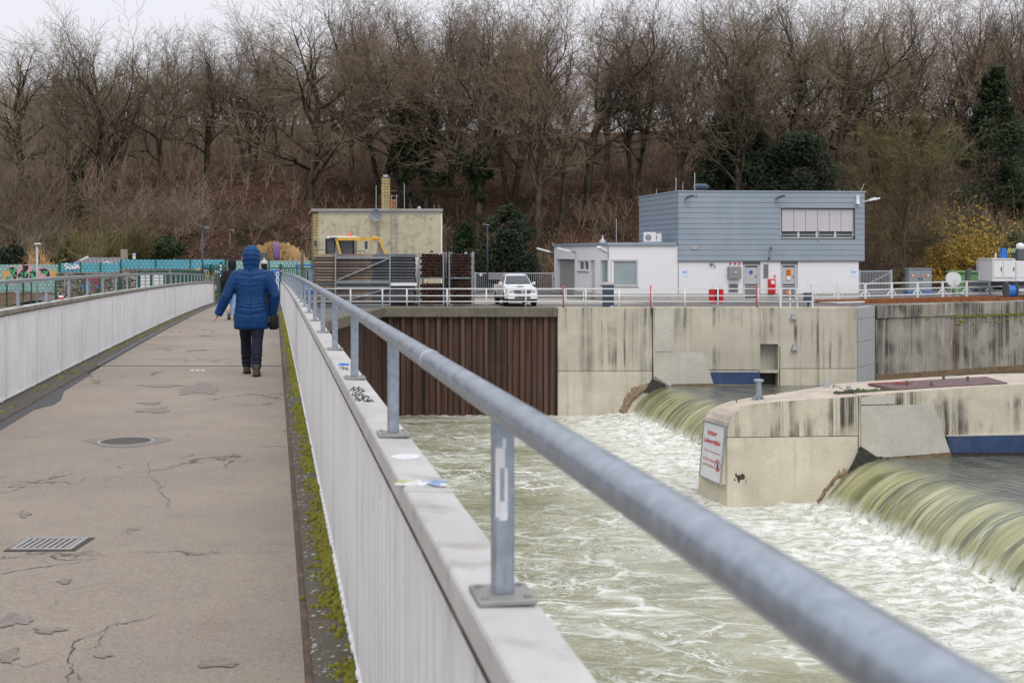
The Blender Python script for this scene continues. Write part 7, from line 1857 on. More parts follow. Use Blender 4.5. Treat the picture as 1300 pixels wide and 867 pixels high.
# black bag at the right side
bb = MB(); c = Vector(p1.location) + Vector((.30, .10, .80)); loft(bb, [(c.z-.16,.05,.11,c.x,c.y), (c.z-.13,.065,.13,c.x,c.y), (c.z+.02,.055,.115,c.x,c.y), (c.z+.08,.03,.06,c.x,c.y)], 14, 3)
tag(bb.build('shoulder_bag', M['bag'], smooth=True), 'black bag held low at the side of the blue-coated person', 'bag')
p2 = person('person in a black hooded coat partly hidden behind the blue coat', deckpt(294.5, 37.3), 1.77, YAW, M['coat_black'], M['jeans_light'], hood=True, arms={-1: (0, (-.27,-.02,1.12), (-.25,.08,.86)), 1: (0, (.27,-.02,1.12), (.24,.06,.86))}, stride=.15, hem=.44)
p3 = person('person in dark brown coat and pale wool hat walking in front', deckpt(335.5, 37.6), 1.74, YAW, M['coat_brown'], M['trouser_dark'], hat=M['wool'], arms={-1: (0, (-.26,-.02,1.12), (-.23,.10,.88)), 1: (0, (.27,-.03,1.11), (.26,.05,.86))}, stride=-.15, hem=.42)
mb = MB(); xx = X(290.5, 37.0); z0 = Zp(398, 37.0); z1 = Zp(386, 37.0); loft(mb, [(z0,.04,.05,xx,36.95), (z0+.02,.06,.06,xx,36.95), (z1-.02,.05,.05,xx,36.95), (z1,.02,.02,xx,36.95)], 12, 3); tag(mb.build('cloth_bag', M['bag_cream'], smooth=True), 'small cream cloth bag held by the person in the black hooded coat', 'bag')

# ================================================================== white pickup
def pickup(loc, yaw):
    g = thing('pickup_truck', 'white pickup truck parked facing the river behind the quay railing', 'pickup', loc, rz=yaw)
    # local: front towards -y, x to its own left seen from the front; length 5.2, width 1.80, height 1.80
    W = .90
    def part(mb, name, mat, par=None, **k): 
        o = mb.build(name, M[mat], None, **k); o.parent = par or g; return o
    # lower body: cross sections along y (y, half width bottom, half width top, z bottom, z top)
    mb = MB()
    secs = [(-2.50,.62,.60,.50,.86), (-2.46,.80,.74,.46,.98), (-2.30,.87,.80,.44,1.05), (-1.6,.88,.80,.44,1.10), (-1.15,.89,.80,.44,1.16), (-.95,.89,.82,.44,1.18), (.95,.89,.83,.44,1.16), (1.2,.89,.85,.48,1.14), (2.4,.89,.86,.52,1.14), (2.52,.86,.84,.55,1.12)]
    vs = []; k = 10
    for y, wb, wt, zb, zt in secs:
        zm = zb + (zt-zb)*.55
        vs += [(-wb*.94,y,zb),(wb*.94,y,zb),(wb,y,zb+.12),(wb+.012,y,zm),(wt+.04,y,zt-.08),(wt,y,zt),(-wt,y,zt),(-wt-.04,y,zt-.08),(-wb-.012,y,zm),(-wb,y,zb+.12)]
    fs = [(i*k+j, i*k+(j+1) % k, (i+1)*k+(j+1) % k, (i+1)*k+j) for i in range(len(secs)-1) for j in range(k)]; fs += [tuple(range(k)), tuple(reversed([(len(secs)-1)*k+j for j in range(k)]))]
    mb.add(vs, fs); part(mb, 'body', 'car_white', smooth=False, fix=True, bevel=.03)
    mb = MB(); mb.hexa([(-.82,-1.05,1.165),(.82,-1.05,1.165),(.83,1.0,1.15),(-.83,1.0,1.15)], [(-.60,-.38,1.74),(.60,-.38,1.74),(.62,.72,1.74),(-.62,.72,1.74)]); cabp = part(mb, 'cab', 'car_white', fix=True, bevel=.05)
    mb = MB(); mb.hexa([(-.58,-.36,1.742),(.58,-.36,1.742),(.60,.70,1.742),(-.60,.70,1.742)], [(-.50,-.28,1.79),(.50,-.28,1.79),(.54,.62,1.79),(-.54,.62,1.79)]); part(mb, 'roof', 'car_white', cabp, fix=True, bevel=.03)
    def panel(c, name, mat, par=cabp, off=.006):
        c = [Vector(p) for p in c]; n_ = (c[1]-c[0]).cross(c[2]-c[0]).normalized()*off
        mb = MB(); mb.hexa([p-n_*3 for p in c], [p+n_ for p in c]); return part(mb, name, mat, par, fix=True)
    ws = panel([(-.745,-.985,1.225),(.745,-.985,1.225),(.575,-.43,1.705),(-.575,-.43,1.705)], 'windscreen', 'glass')
    for sx_ in (-1, 1):
        a = (.800,1.22); b_ = (.625,1.70)
        for (y0, y1, y0t, y1t) in ((-.86,-.02,-.36,-.0), (.06,.86,.06,.62)):
            pts = [(sx_*a[0],y0,a[1]),(sx_*a[0],y1,a[1]),(sx_*b_[0],y1t,b_[1]),(sx_*b_[0],y0t,b_[1])]
            panel(pts if sx_ > 0 else pts[::-1], 'side_window', 'glass')
    for x0, x1 in ((-.62,-.12),(.02,.5)):
        mb = MB(); mb.bar((x0,-1.02,1.225),(x1,-.915,1.30), .02); part(mb, 'wiper', 'ink', ws)
    mb = MB(); mb.cbox((-.52,-.95,1.27), (.12,.012,.07)); part(mb, 'windscreen_sticker', 'blue', ws)
    # bed opening
    mb = MB(); mb.box(-.74,.74,1.15,2.42,1.10,1.155); part(mb, 'load_bed', 'dark_grey')
    # bonnet scoop, grille, lamps, bumper
    mb = MB(); mb.hexa([(-.24,-1.75,1.09),(.24,-1.75,1.09),(.27,-1.25,1.14),(-.27,-1.25,1.14)], [(-.22,-1.72,1.155),(.22,-1.72,1.155),(.25,-1.25,1.165),(-.25,-1.25,1.165)]); sc_ = part(mb, 'bonnet_scoop', 'car_white', fix=True, bevel=.012)
    mb = MB(); mb.box(-.19,.19,-1.765,-1.75,1.10,1.14); part(mb, 'scoop_opening', 'ink', sc_)
    mb = MB(); mb.prism([(-.50,-2.515,.92),(.50,-2.515,.92),(.40,-2.515,.73),(-.40,-2.515,.73)], (0,-.02,0), (0,.06,0)); gr_ = part(mb, 'grille', 'ink', fix=True)
    for z in (.765,.82,.87): mb = MB(); mb.box(-.42,.42,-2.545,-2.535,z-.01,z+.01); part(mb, 'grille_bar', 'mid_grey', gr_)
    fr_ = MB(); c4 = [(-.52,-2.545,.935),(.52,-2.545,.935),(.415,-2.545,.715),(-.415,-2.545,.715)]
    for a, b_ in zip(c4, c4[1:]+c4[:1]): fr_.bar(a, b_, .035)
    part(fr_, 'grille_surround', 'chrome', gr_)
    mb = MB(); pts = [(.075*math.cos(t), -2.56, .83+.05*math.sin(t)) for t in np.linspace(0, 2*PI, 19)]; mb.tube(pts, .010, 6); mb.tube([(.035*math.cos(t), -2.56, .84+.045*math.sin(t)) for t in np.linspace(0, 2*PI, 15)], .008, 6); part(mb, 'emblem', 'chrome', gr_)
    for sx_ in (-1, 1):
        mb = MB(); pts = [(sx_*.53,-2.49,.93),(sx_*.80,-2.40,.98),(sx_*.86,-2.22,.99),(sx_*.84,-2.36,.83),(sx_*.56,-2.49,.77)]
        if sx_ < 0: pts = pts[::-1]
        mb.prism(pts, (0,-.03,0), (0,.08,0)); hl = part(mb, 'headlight', 'headlamp', fix=True)
        mb = MB(); mb.lathe((sx_*.66,-2.53,.87), [(.02,-.015),(.07,-.012),(.075,.02)], 14, 'y'); part(mb, 'lamp_lens', 'chrome', hl)
        mb = MB(); mb.cbox((sx_*.875,-2.25,.93), (.03,.14,.09)); part(mb, 'indicator', 'orange', hl)
        mb = MB(); mb.lathe((sx_*.64,-2.575,.565), [(.02,-.01),(.06,-.01),(.09,.03)], 14, 'y'); part(mb, 'fog_lamp', 'dark_grey')
        mb = MB(); mb.hexa([(sx_*.84,-.78,1.19),(sx_*1.05,-.74,1.19),(sx_*1.05,-.62,1.19),(sx_*.84,-.66,1.19)], [(sx_*.85,-.79,1.33),(sx_*1.04,-.75,1.36),(sx_*1.04,-.63,1.36),(sx_*.85,-.66,1.33)]); part(mb, 'wing_mirror', 'car_white', fix=True, bevel=.03)
        for y in (-1.55, 1.55):
            arch = MB(); pts = [(sx_*.875, y+.52*math.cos(t), .42+.52*math.sin(t)) for t in np.linspace(0, PI, 13)]; arch.tube(pts, .055, 6); part(arch, 'wheel_arch', 'car_white', smooth=True)
            wel = MB(); wel.lathe((sx_*.865, y, .44), [(.02,-.02),(.44,-.02),(.44,.04)], 20, 'x'); part(wel, 'arch_liner', 'black')
            wh = MB(); wh.lathe((sx_*.80, y, .385), [(.22,-.13),(.35,-.125),(.385,-.08),(.385,.08),(.35,.125),(.22,.13)], 24, 'x'); wo = part(wh, 'tyre', 'black')
            rm = MB(); rm.lathe((sx_*.80, y, .385), [(.03,sx_*.10),(.06,sx_*.115),(.20,sx_*.10),(.235,sx_*.12),(.235,-sx_*.1)], 20, 'x'); part(rm, 'rim', 'chrome', wo, fix=True)
        for y in (-.35, .5):
            mb = MB(); mb.cbox((sx_*.915,y+.22,1.0), (.03,.16,.035)); part(mb, 'door_handle', 'chrome')
        for y in (-.93, .02, .92): mb = MB(); mb.cbox((sx_*.905,y,.82), (.012,.012,.60)); part(mb, 'door_gap', 'ink')
        mb = MB(); mb.cbox((sx_*.9,.0,.42), (.10,1.9,.05)); part(mb, 'side_step', 'dark_grey')
        mb = MB(); mb.cbox((sx_*.885,-1.02,1.0), (.02,.12,.06)); part(mb, 'side_indicator', 'red' if sx_ < 0 else 'orange')
    bp = MB(); bp.hexa([(-.80,-2.60,.42),(.80,-2.60,.42),(.90,-2.2,.44),(-.90,-2.2,.44)], [(-.78,-2.57,.72),(.78,-2.57,.72),(.87,-2.25,.76),(-.87,-2.25,.76)]); bo = part(bp, 'bumper', 'car_white', fix=True, bevel=.04)
    mb = MB(); mb.box(-.44,.44,-2.612,-2.58,.47,.56); part(mb, 'air_intake', 'ink', bo)
    mb = MB(); mb.box(-.26,.26,-2.628,-2.60,.575,.685); pl = part(mb, 'number_plate', 'sign_white', bo); mb = MB(); mb.box(-.26,-.215,-2.632,-2.6281,.575,.685); part(mb, 'plate_band', 'blue', pl)
    mb = MB(); mb.box(-.75,.75,-2.3,2.4,.28,.46); part(mb, 'underbody', 'black')
    return g
D = 69.6
pk = pickup((X(654, 68.9), 68.9, YARD+.012), math.radians(9)); pk.scale = (.96,.96,.94)
# ================================================================== trees
class Tubes:
    """collects tapered branch segments, 3 to 6 sided, as one mesh"""
    def __init__(s): s.v, s.f = [], []
    def chain(s, pts, rads, n=3):
        m = len(pts); base = len(s.v)
        d = pts[-1]-pts[0]
        ref = Vector((0,0,1)) if abs(d.z) < .8*d.length else Vector((1,0,0))
        a = d.cross(ref)
        if a.length < 1e-6: a = Vector((1,0,0))
        a.normalize(); b = a.cross(d); b.normalize()
        cs = [(math.cos(2*PI*k/n), math.sin(2*PI*k/n)) for k in range(n)]
        for p, r in zip(pts, rads):
            for c, sn in cs: s.v.append((p.x+(a.x*c+b.x*sn)*r, p.y+(a.y*c+b.y*sn)*r, p.z+(a.z*c+b.z*sn)*r))
        for i in range(m-1):
            o = base+i*n
            for k in range(n):
                k2 = (k+1) % n; s.f.append((o+k, o+k2, o+n+k2, o+n+k))
    def quad(s, c, u, v):
        b = len(s.v); s.v += [tuple(c-u-v), tuple(c+u-v), tuple(c+u+v), tuple(c-u+v)]; s.f.append((b,b+1,b+2,b+3))
    def build(s, name, mat, parent, smooth=False):
        me = bpy.data.meshes.new(name); me.from_pydata(s.v, [], s.f); me.materials.append(mat)
        if smooth: me.polygons.foreach_set('use_smooth', [True]*len(me.polygons))
        o = bpy.data.objects.new(name, me); COL.objects.link(o); o.parent = parent; return o
def rv(r): return Vector((r.uniform(-1,1), r.uniform(-1,1), r.uniform(-1,1)))
def grow(tr, cr, p, d, L, rad, lvl, r, P):
    """one branch: a bending chain, with children; thick ones go to the trunk mesh, thin ones to the crown mesh"""
    n = (7, 6, 5, 3, 2)[min(lvl, 4)]; pts = [p]; rads = [rad]; cur = d.normalized(); pos = p.copy()
    wob = (P['trunkwob'], .27, .33, .36, .4)[min(lvl, 4)]; upw = P['up'][min(lvl, 4)]
    taper = .62 if lvl == 0 else .30
    for i in range(n):
        cur = (cur + rv(r)*wob + Vector((0,0,upw))).normalized()
        pos = pos + cur*(L/n); pts.append(pos); rads.append(max(P['rmin'], rad*(1-(1-taper)*(i+1)/n)))
    (tr if lvl <= 2 else cr).chain(pts, rads, (8, 5, 4, 3, 3)[min(lvl, 4)])
    if lvl >= P['levels']: return
    cnt = P['kids'][lvl]
    for k in range(cnt):
        t = P['t0'][lvl] + (1-P['t0'][lvl])*(k+.5+r.uniform(-.4,.4))/cnt if lvl > 0 else P['t0'][0] + (1-P['t0'][0])*((k+.3)/cnt)
        t = min(.999, max(0, t)); i = min(n-1, int(t*n)); f = t*n-i
        q = pts[i].lerp(pts[i+1], f); ax = (pts[i+1]-pts[i]).normalized(); rr = rads[i]+(rads[i+1]-rads[i])*f
        perp = ax.orthogonal().normalized(); ang = k*2.4 + r.uniform(-.6,.6); side = Matrix.Rotation(ang, 3, ax) @ perp
        spread = P['spread'][lvl]*r.uniform(.75,1.25); dd = (ax*math.cos(spread) + side*math.sin(spread)).normalized()
        if lvl == 0 and P.get('bias') is not None: dd = (dd + P['bias']*.35).normalized()
        ln = L*P['len'][lvl]*r.uniform(.7,1.15)*(1.0 if lvl > 0 else (1.15-.55*abs(t-.55)*2*(.6 if P.get('round') else 1)))
        grow(tr, cr, q, dd, ln, max(P['rmin'], min(rr*.72, rr*P['rk'][lvl])), lvl+1, r, P)
    if lvl > 0 or P.get('leader', True):
        # leading shoots carry on
        for _ in range(2):
            grow(tr, cr, pts[-1], (cur + rv(r)*.4).normalized(), L*(.62 if lvl else P.get('lead', .5)), rads[-1]*.85, lvl+1, r, P)
BASEP = dict(trunkwob=.07, up=(.04,.07,.05,.02,.0), levels=4, kids=(9,6,4,4), t0=(.34,.22,.15,.1), spread=(.85,.8,.8,.8), len=(.52,.55,.55,.5), rk=(.66,.66,.60,.6), rmin=.0115)
def leaves(cr, pts, n, r, size, spread=.25):
    for _ in range(n):
        c = pts[r.randrange(len(pts))]; c = Vector(c)+rv(r)*spread; u = rv(r).normalized(); v = u.orthogonal().normalized(); s = size*r.uniform(.6,1.3); cr.quad(c, u*s, v*s*.7)
def tree_proto(seed, H, trunk, P, bark='bark', twig='twig', ivy=0, ivy_h=(0,.5), fork=1, dry=0, lean=(0,0)):
    r = random.Random(seed); root = thing('bare_tree', 'tree', 'tree'); tr, cr = Tubes(), Tubes(); P = {**BASEP, **P}
    for k in range(fork):
        a = 2*PI*k/max(1, fork)+seed; d = Vector((lean[0] + (.22*math.cos(a) if fork > 1 else 0), lean[1] + (.22*math.sin(a) if fork > 1 else 0), 1))
        grow(tr, cr, Vector((.15*math.cos(a)*(fork > 1), .15*math.sin(a)*(fork > 1), -.6)), d, H*P.get('trunk', .62), trunk*(1 if fork == 1 else .75), 0, r, P)
    # root flare
    tr.chain([Vector((0,0,-.7)), Vector((0,0,-.1)), Vector((0,0,.7))], [trunk*1.9, trunk*1.45, trunk*1.02], 8)
    tr.build('trunk', M[bark], root, smooth=True); 
    cm = cr.build('crown', M[twig], root)
    if dry:
        lf = Tubes(); leaves(lf, cr.v, dry, r, .05, .15); lf.build('dry_leaves', M['dry_leaf'], root)
    if ivy:
        iv = Tubes(); tv = [Vector(v) for v in tr.v if ivy_h[0]*H < v[2] < ivy_h[1]*H and (v[0]**2+v[1]**2) < (P.get('ivy_r', 2.2))**2]
        for _ in range(ivy):
            c = tv[r.randrange(len(tv))] ; b = tv[r.randrange(len(tv))]
            if (b-c).length < 1.6: c = c.lerp(b, r.random())
            t = c.z/(ivy_h[1]*H); fat = P.get('ivy_fat', .55)*(1.15-.7*t)*(.6+.6*abs(float(mnoise.noise(c*.8))))
            c = c + rv(r)*fat; u = rv(r).normalized(); v = u.orthogonal().normalized(); s = r.uniform(.07,.15); iv.quad(c, u*s, v*s*.8)
        iv.build('ivy', M['ivy'], root)
    return root
M['dry_leaf'] = pmat('dry_brown_leaves', (.15,.085,.055,1), .9, var=.35, bump=0)
protos = {
 'oak': tree_proto(3, 21, .46, dict(kids=(11,6,5,4), spread=(1.05,.8,.75,.7), len=(.60,.56,.55,.5), t0=(.22,.25,.15,.1), trunkwob=.10, up=(.04,.08,.05,.03,.01)), twig='twig_grey', dry=500),
 'round': tree_proto(8, 21, .40, dict(kids=(12,7,5,4), spread=(.62,.5,.5,.55), len=(.72,.52,.5,.5), t0=(.20,.2,.12,.1), round=True, up=(.04,.08,.05,.03,.01), trunk=.50, lead=.6), twig='twig_grey'),
 'tall': tree_proto(14, 23, .36, dict(kids=(10,6,5,4), spread=(.75,.7,.65,.65), len=(.40,.55,.55,.55), t0=(.42,.22,.15,.1), up=(.05,.08,.05,.03,.01)), dry=350),
 'forked': tree_proto(21, 22, .40, dict(kids=(8,6,4,4), spread=(.7,.7,.65,.7), len=(.46,.55,.55,.55), t0=(.36,.22,.15,.1)), fork=2),
 'slim': tree_proto(27, 20, .24, dict(kids=(10,6,4,4), spread=(.7,.65,.65,.65), len=(.34,.52,.55,.55), t0=(.45,.2,.15,.1), rmin=.012), dry=250),
 'crooked': tree_proto(33, 21, .38, dict(kids=(9,6,5,4), spread=(1.0,.9,.8,.8), len=(.55,.58,.55,.5), t0=(.30,.25,.15,.1), trunkwob=.20), twig='twig_grey', dry=400, lean=(.2,0)),
 'triple': tree_proto(39, 21, .38, dict(kids=(7,6,4,4), spread=(.75,.75,.7,.7), len=(.48,.55,.55,.55), t0=(.34,.22,.15,.1)), fork=3, twig='twig'),
 'ivied': tree_proto(45, 21, .40, dict(kids=(9,6,5,4), spread=(.85,.75,.7,.7), len=(.52,.55,.55,.55), t0=(.34,.22,.15,.1), ivy_fat=.85, ivy_r=2.6), ivy=6500, ivy_h=(.0,.60), fork=2),
 'ivied_slim': tree_proto(51, 20, .32, dict(kids=(9,6,4,4), spread=(.85,.75,.7,.7), len=(.46,.55,.55,.55), t0=(.40,.22,.15,.1), ivy_fat=.5, trunkwob=.13, ivy_r=1.8), ivy=2400, ivy_h=(.0,.48), lean=(-.12,0)),
 'young': tree_proto(57, 13, .15, dict(kids=(22,6,5,4), spread=(1.05,.6,.6,.6), len=(.30,.5,.5,.5), t0=(.16,.2,.15,.1), trunk=.85, trunkwob=.03, up=(.05,.08,.06,.05,.03), rmin=.012, lead=.15), bark='bark_pale', twig='twig_olive'),
}
used = set()
def put(kind, px, D, top, label, group=None, rz=None, wide=1.0, H=None, name=None):
    """a tree standing on the slope where the photograph has it; top = its highest pixel row"""
    x = X(px, D); z = hz(x, D) - .05; src = protos[kind]
    if kind not in PH: PH[kind] = max(v.co.z for ch in src.children for v in ch.data.vertices)
    sc_ = (Zp(top - (30 if px > 400 else 22), D) - z)/PH[kind]; wide = wide*1.08
    rz = (px*1.7 + D) % 6.28 if rz is None else rz
    if kind in used: t = copy_tree(src, (x, D, z), rz, (sc_*wide, sc_*wide, sc_), label, group)
    else:
        used.add(kind); t = src; t.location = (x, D, z); t.rotation_euler = (0,0,rz); t.scale = (sc_*wide, sc_*wide, sc_); t['label'] = label
        if group: t['group'] = group
    return t
PH = {}
put('round', 130, 106, 14, 'broad tree with fan-shaped round crown rising highest above the graffiti fence')
put('oak', 394, 108, 2, 'big oak with long level limbs and ivied trunk behind the brick building', wide=1.12)
put('ivied', 532, 112, -6, 'tall forked tree thickly wrapped in ivy behind the chimney')
put('ivied_slim', 606, 108, 10, 'leaning tree with ivy-covered lower trunk above the round dark evergreen')
put('tall', 684, 106, -2, 'straight bare tree with pale lower trunk behind the white pickup')
put('crooked', 745, 116, 8, 'crooked bare tree rising above the wall lamp of the roller door annex')

put('forked', 806, 120, 10, 'forked bare tree behind the side wall of the blue upper storey')
put('slim', 862, 118, 22, 'slim bare tree standing behind the roof rods of the blue building')
put('tall', 938, 112, 4, 'bare tree with brown straight trunk rising behind the roof cowl', rz=2.0)
put('oak', 992, 122, -12, 'spreading bare oak high above the ribbon window', rz=4.2)
put('crooked', 1062, 118, -8, 'crooked tree with a pale snapped limb behind the roof corner', rz=1.0)
put('young', 1146, 96, 160, 'young olive-twigged tree with straight stem beside the electric cabinet')
put('triple', 1118, 128, -10, 'three-stemmed bare tree standing on the grassy ridge')
put('forked', 1190, 126, -14, 'forked bare tree on the ridge beside the ivy-clad evergreen', rz=.4)
put('round', 1296, 128, -4, 'fan-crowned bare tree at the far edge behind the dark evergreen', rz=2.2)
put('oak', 26, 112, 44, 'wide bare tree above the dark green bush by the fence', rz=2.5)
put('tall', 86, 118, 50, 'narrow bare tree between the two broad crowns above the graffiti', rz=3.0)
put('crooked', 210, 112, 42, 'crooked bare tree above the long teal fence', rz=2.4)
put('ivied_slim', 98, 104, 95, 'short tree with dark ivied stem above the garden shed', rz=2.0)
put('forked', 262, 116, 40, 'forked bare tree above the tall dark lamp post', rz=2.9)
put('triple', 318, 118, 34, 'three-stemmed bare tree above the hood of the blue coat', rz=.3)
put('slim', 350, 122, 18, 'slim bare tree above the closed purple parasol', rz=1.3)
put('tall', 446, 118, -6, 'tall bare tree above the satellite dish', rz=5.0)
put('forked', 484, 120, -8, 'forked bare tree directly above the chimney', rz=4.0)
put('round', 572, 122, -6, 'fan-crowned bare tree above the corner of the brick building', rz=5.0, wide=.9)
put('triple', 650, 118, -4, 'three-stemmed bare tree above the bar fence', rz=1.9)
put('slim', 714, 112, 20, 'slim bare tree above the roller door annex', rz=2.2)
put('crooked', 905, 126, 6, 'crooked bare tree above the middle of the blue cladding', rz=5.5, wide=.9)
put('slim', 1028, 128, -6, 'slim bare tree above the half-lowered blinds', rz=.6)
put('tall', 1248, 124, -8, 'tall bare tree behind the yellow shrub', rz=.9)
r = random.Random(77)
kinds = ['tall','forked','slim','round','triple','crooked','oak']
i = 0
for row, (D0, n, tops) in enumerate(((138, 13, (26, 16)), (160, 12, (46, 36)), (186, 9, (66, 56)))):
    for k in range(n):
        px = -40 + 1380*(k+.5)/n + r.uniform(-22, 22); D = D0 + r.uniform(-7, 7)
        t = (px/1300.0); base = 70 - 64*min(1, max(0, (px-60)/420.0)); top = base + (tops[0] if px < 300 else tops[1])*.75 + r.uniform(-18, 22)
        put(kinds[(i*3 + row) % 7], px, D, top, ['bare tree in the wood, just behind the front row of trees', 'bare tree deep in the wood behind the second row', 'bare tree at the very back of the wood against the sky'][row], ['second row of bare trees', 'third row of bare trees', 'last row of bare trees'][row], rz=r.uniform(0, 6.28), wide=r.uniform(.85, 1.2)); i += 1

# ---------------------------------------------------------------- shrubs and evergreens
def shrub(name, label, px, D, base_py, top, width, seed, twig, stems=46, bloom=None, nb=0, cat='shrub', dens=1.0, group=None, z=None):
    r = random.Random(seed); x = X(px, D); zb = hz(x, D) if z is None else z; H = Zp(top, D)-zb; W = width/F*D/2
    root = thing(name, label, cat, (x, D, zb), group); tr, cr = Tubes(), Tubes(); P = {**BASEP, **dict(levels=4, kids=(0,0,5,4), t0=(0,0,.15,.1), spread=(0,.6,.6,.6), len=(0,0,.42,.45), rk=(1,1,.5,.6), rmin=.009, up=(0,.05,.04,.02,.0))}
    for k in range(int(stems*dens)):
        a = r.uniform(0, 2*PI); q = math.sqrt(r.random()); tx, ty = q*math.cos(a)*W, q*math.sin(a)*W*.8; h = H*(1-.42*q*q)*r.uniform(.6, 1.05)
        s = Vector((tx*.35, ty*.35, -.1)); d = Vector((tx*.65, ty*.65, h)); L = d.length
        grow(tr, cr, s, d, L*.72, .028*H/4+.012, 2, r, P)
    cr.build('twigs', M[twig], root)
    if bloom:
        bl = Tubes(); vs = [v for v in cr.v if v[2] > H*.16]; leaves(bl, vs, nb, r, .05, .08); bl.build('blossom' if 'bloss' in bloom or bloom == 'forsythia' else 'leaves', M[bloom], root)
    return root
shrub('yellow_shrub', 'yellow-blossoming shrub in front of the dark evergreen', 1228, 97, 342, 275, 92, 3, 'twig_olive', 60, 'forsythia', 12000)
for i, (px, D, top, w, lab) in enumerate(((100, 92, 278, 66, 'olive twiggy shrub above the garden shed roof'), (142, 94, 283, 58, 'olive twiggy shrub above the weathered notice board'), (178, 95, 281, 40, 'narrow olive twiggy shrub above the small white sign'), (22, 90, 292, 60, 'dull brown twiggy shrub behind the graffiti fence'), (62, 93, 268, 60, 'large greyish twiggy shrub behind the grey lamp post'))):
    shrub('twiggy_shrub', lab, px, D, 330, top, w, 20+i, 'twig_olive' if i < 3 else 'twig_grey', 46)
for i, (px, D, top, w, lab, tw) in enumerate(((28, 97, 138, 165, 'very large grey-brown twiggy shrub above the pink-edged graffiti', 'twig_grey'), (150, 99, 205, 120, 'tall brown twiggy shrub above the olive shrubs by the shed', 'twig'), (232, 100, 225, 110, 'loose brown twiggy shrub below the oak and the dark lamp post', 'twig'), (1185, 100, 215, 120, 'tall loose brown shrub beside the young olive-twigged tree', 'twig'), (1108, 102, 262, 90, 'low brown twiggy shrub behind the bar gate', 'twig'), (330, 101, 262, 100, 'low brown twiggy shrub above the dry reeds', 'twig'), (1290, 98, 262, 80, 'olive twiggy shrub below the ivy-clad evergreen', 'twig_olive'))):
    shrub('twiggy_shrub', lab, px, D, 330, top, w, 60+i, tw, 38)
shrub('dry_grass', 'clump of tall dry straw-coloured grass behind the grey lamp post', 53, 86, 335, 318, 22, 61, 'twig_tan', 40, cat='grass clump', z=YARD)
# dry reeds beyond the fence
g = thing('dry_reeds', 'clump of pale dry reeds behind the closed parasol', 'reeds', (X(349, 83), 83, YARD)); tb = Tubes(); r = random.Random(9)
for k in range(900):
    a = r.uniform(-1, 1); x = X(349, 83)+a*1.55; y = 83+r.uniform(-.6,.6); h = (Zp(309.5, 83)-YARD)*(1-.28*a*a)*r.uniform(.82,1.04)
    b = Vector((x-X(349,83), y-83, 0)); t = b + Vector((r.uniform(-.3,.3)+a*.35, r.uniform(-.2,.2), h)); m_ = b.lerp(t,.6)+Vector((0,0,.1)); tb.chain([b, m_, t], [.02,.016,.01], 3)
    for _ in range(3): tb.quad(t - Vector((0,0,r.uniform(0,.5))), Vector((.045,.02,.01)), Vector((.01,.02,.12)))
tb.build('stalks', M['twig_tan'], g)
def evergreen(name, label, cat, px, D, top, wpx, mat, seed, n, shape, leaf=.13, base=None, lump=.35, nbr=14, bare=0):
    r = random.Random(seed); x = X(px, D); zb = hz(x, D) if base is None else base; H = Zp(top, D)-zb; W = wpx/F*D/2
    root = thing(name, label, cat, (x, D, zb)); tr = Tubes(); tr.chain([Vector((0,0,-.3)), Vector((.1,0,H*.5)), Vector((0,.1,H*.93))], [.05*H*.35+.05, .09, .03], 7)
    lf = Tubes(); cl = []
    for k in range(nbr*5):
        t = r.random(); a = r.uniform(0, 2*PI); R = W*shape(t)*r.uniform(.55, 1.0); c = Vector((R*math.cos(a), R*math.sin(a)*.85, H*(.04+.96*t))); cl.append((c, r.uniform(.55, 1.0)*W*lump*(.5+shape(t))))
        if k % 2 == 0: tr.chain([Vector((0,0,max(0, c.z-.25*W))), c*.6+Vector((0,0,c.z*.36)), c], [.05,.035,.015], 4)
    for _ in range(int(n*1.6)):
        c, s = cl[r.randrange(len(cl))]; q = rv(r)
        if q.length > 1: q.normalize()
        p = c + q*s*(.55+.6*r.random()) + Vector((0,0,-.12*s)); u = (rv(r)+Vector((0,0,-.2))).normalized(); v = u.orthogonal().normalized(); sz_ = leaf*.72*r.uniform(.6,1.3); lf.quad(p, u*sz_, v*sz_*.55)
    tr.build('trunk', M['bark'], root, smooth=True); lf.build('foliage', M[mat], root); return root
evergreen('holly_tree', 'round dark evergreen holly behind the bar fence', 'tree', 644, 95, 264, 76, 'holly', 5, 9000, lambda t: math.sqrt(max(.02, 1-(2*t*.96-.86)**2 if t > .4 else 1-.15*(1-t))), .13, lump=.30)
evergreen('ivy_clad_tree', 'tall dark green ivy-clad tree behind the rake machine', 'tree', 1264, 108, 90, 105, 'conifer', 6, 17000, lambda t: (1.0-.12*abs(t-.25) if t < .5 else max(.14, 1.0-1.7*(t-.5))), .16, lump=.26, nbr=20)
evergreen('evergreen_tree', 'broad dark evergreen behind the blue upper storey', 'tree', 935, 114, 98, 118, 'holly', 7, 14000, lambda t: max(.12, 1-.85*t**1.5), .15, lump=.30, nbr=18)
evergreen('evergreen_tree', 'lower dark evergreen above the ribbon window', 'tree', 1016, 112, 170, 110, 'holly', 8, 12000, lambda t: max(.2, 1-.7*t**2), .15, lump=.32, nbr=16)
evergreen('green_bush', 'dull dark green bush behind the pale end of the graffiti fence', 'bush', 12, 88, 313, 62, 'holly', 9, 3800, lambda t: max(.2, 1-.8*t**2), .11, lump=.35)
evergreen('green_bush', 'small dark green bush above the garden shed gable', 'bush', 86, 92, 308, 26, 'holly', 10, 1500, lambda t: max(.2, 1-.8*t**2), .10, lump=.35)
evergreen('green_bush', 'dark ivy mound on the slope above the long teal fence', 'bush', 205, 97, 305, 60, 'ivy', 11, 3800, lambda t: max(.2, 1-.8*t**2), .12, lump=.35)
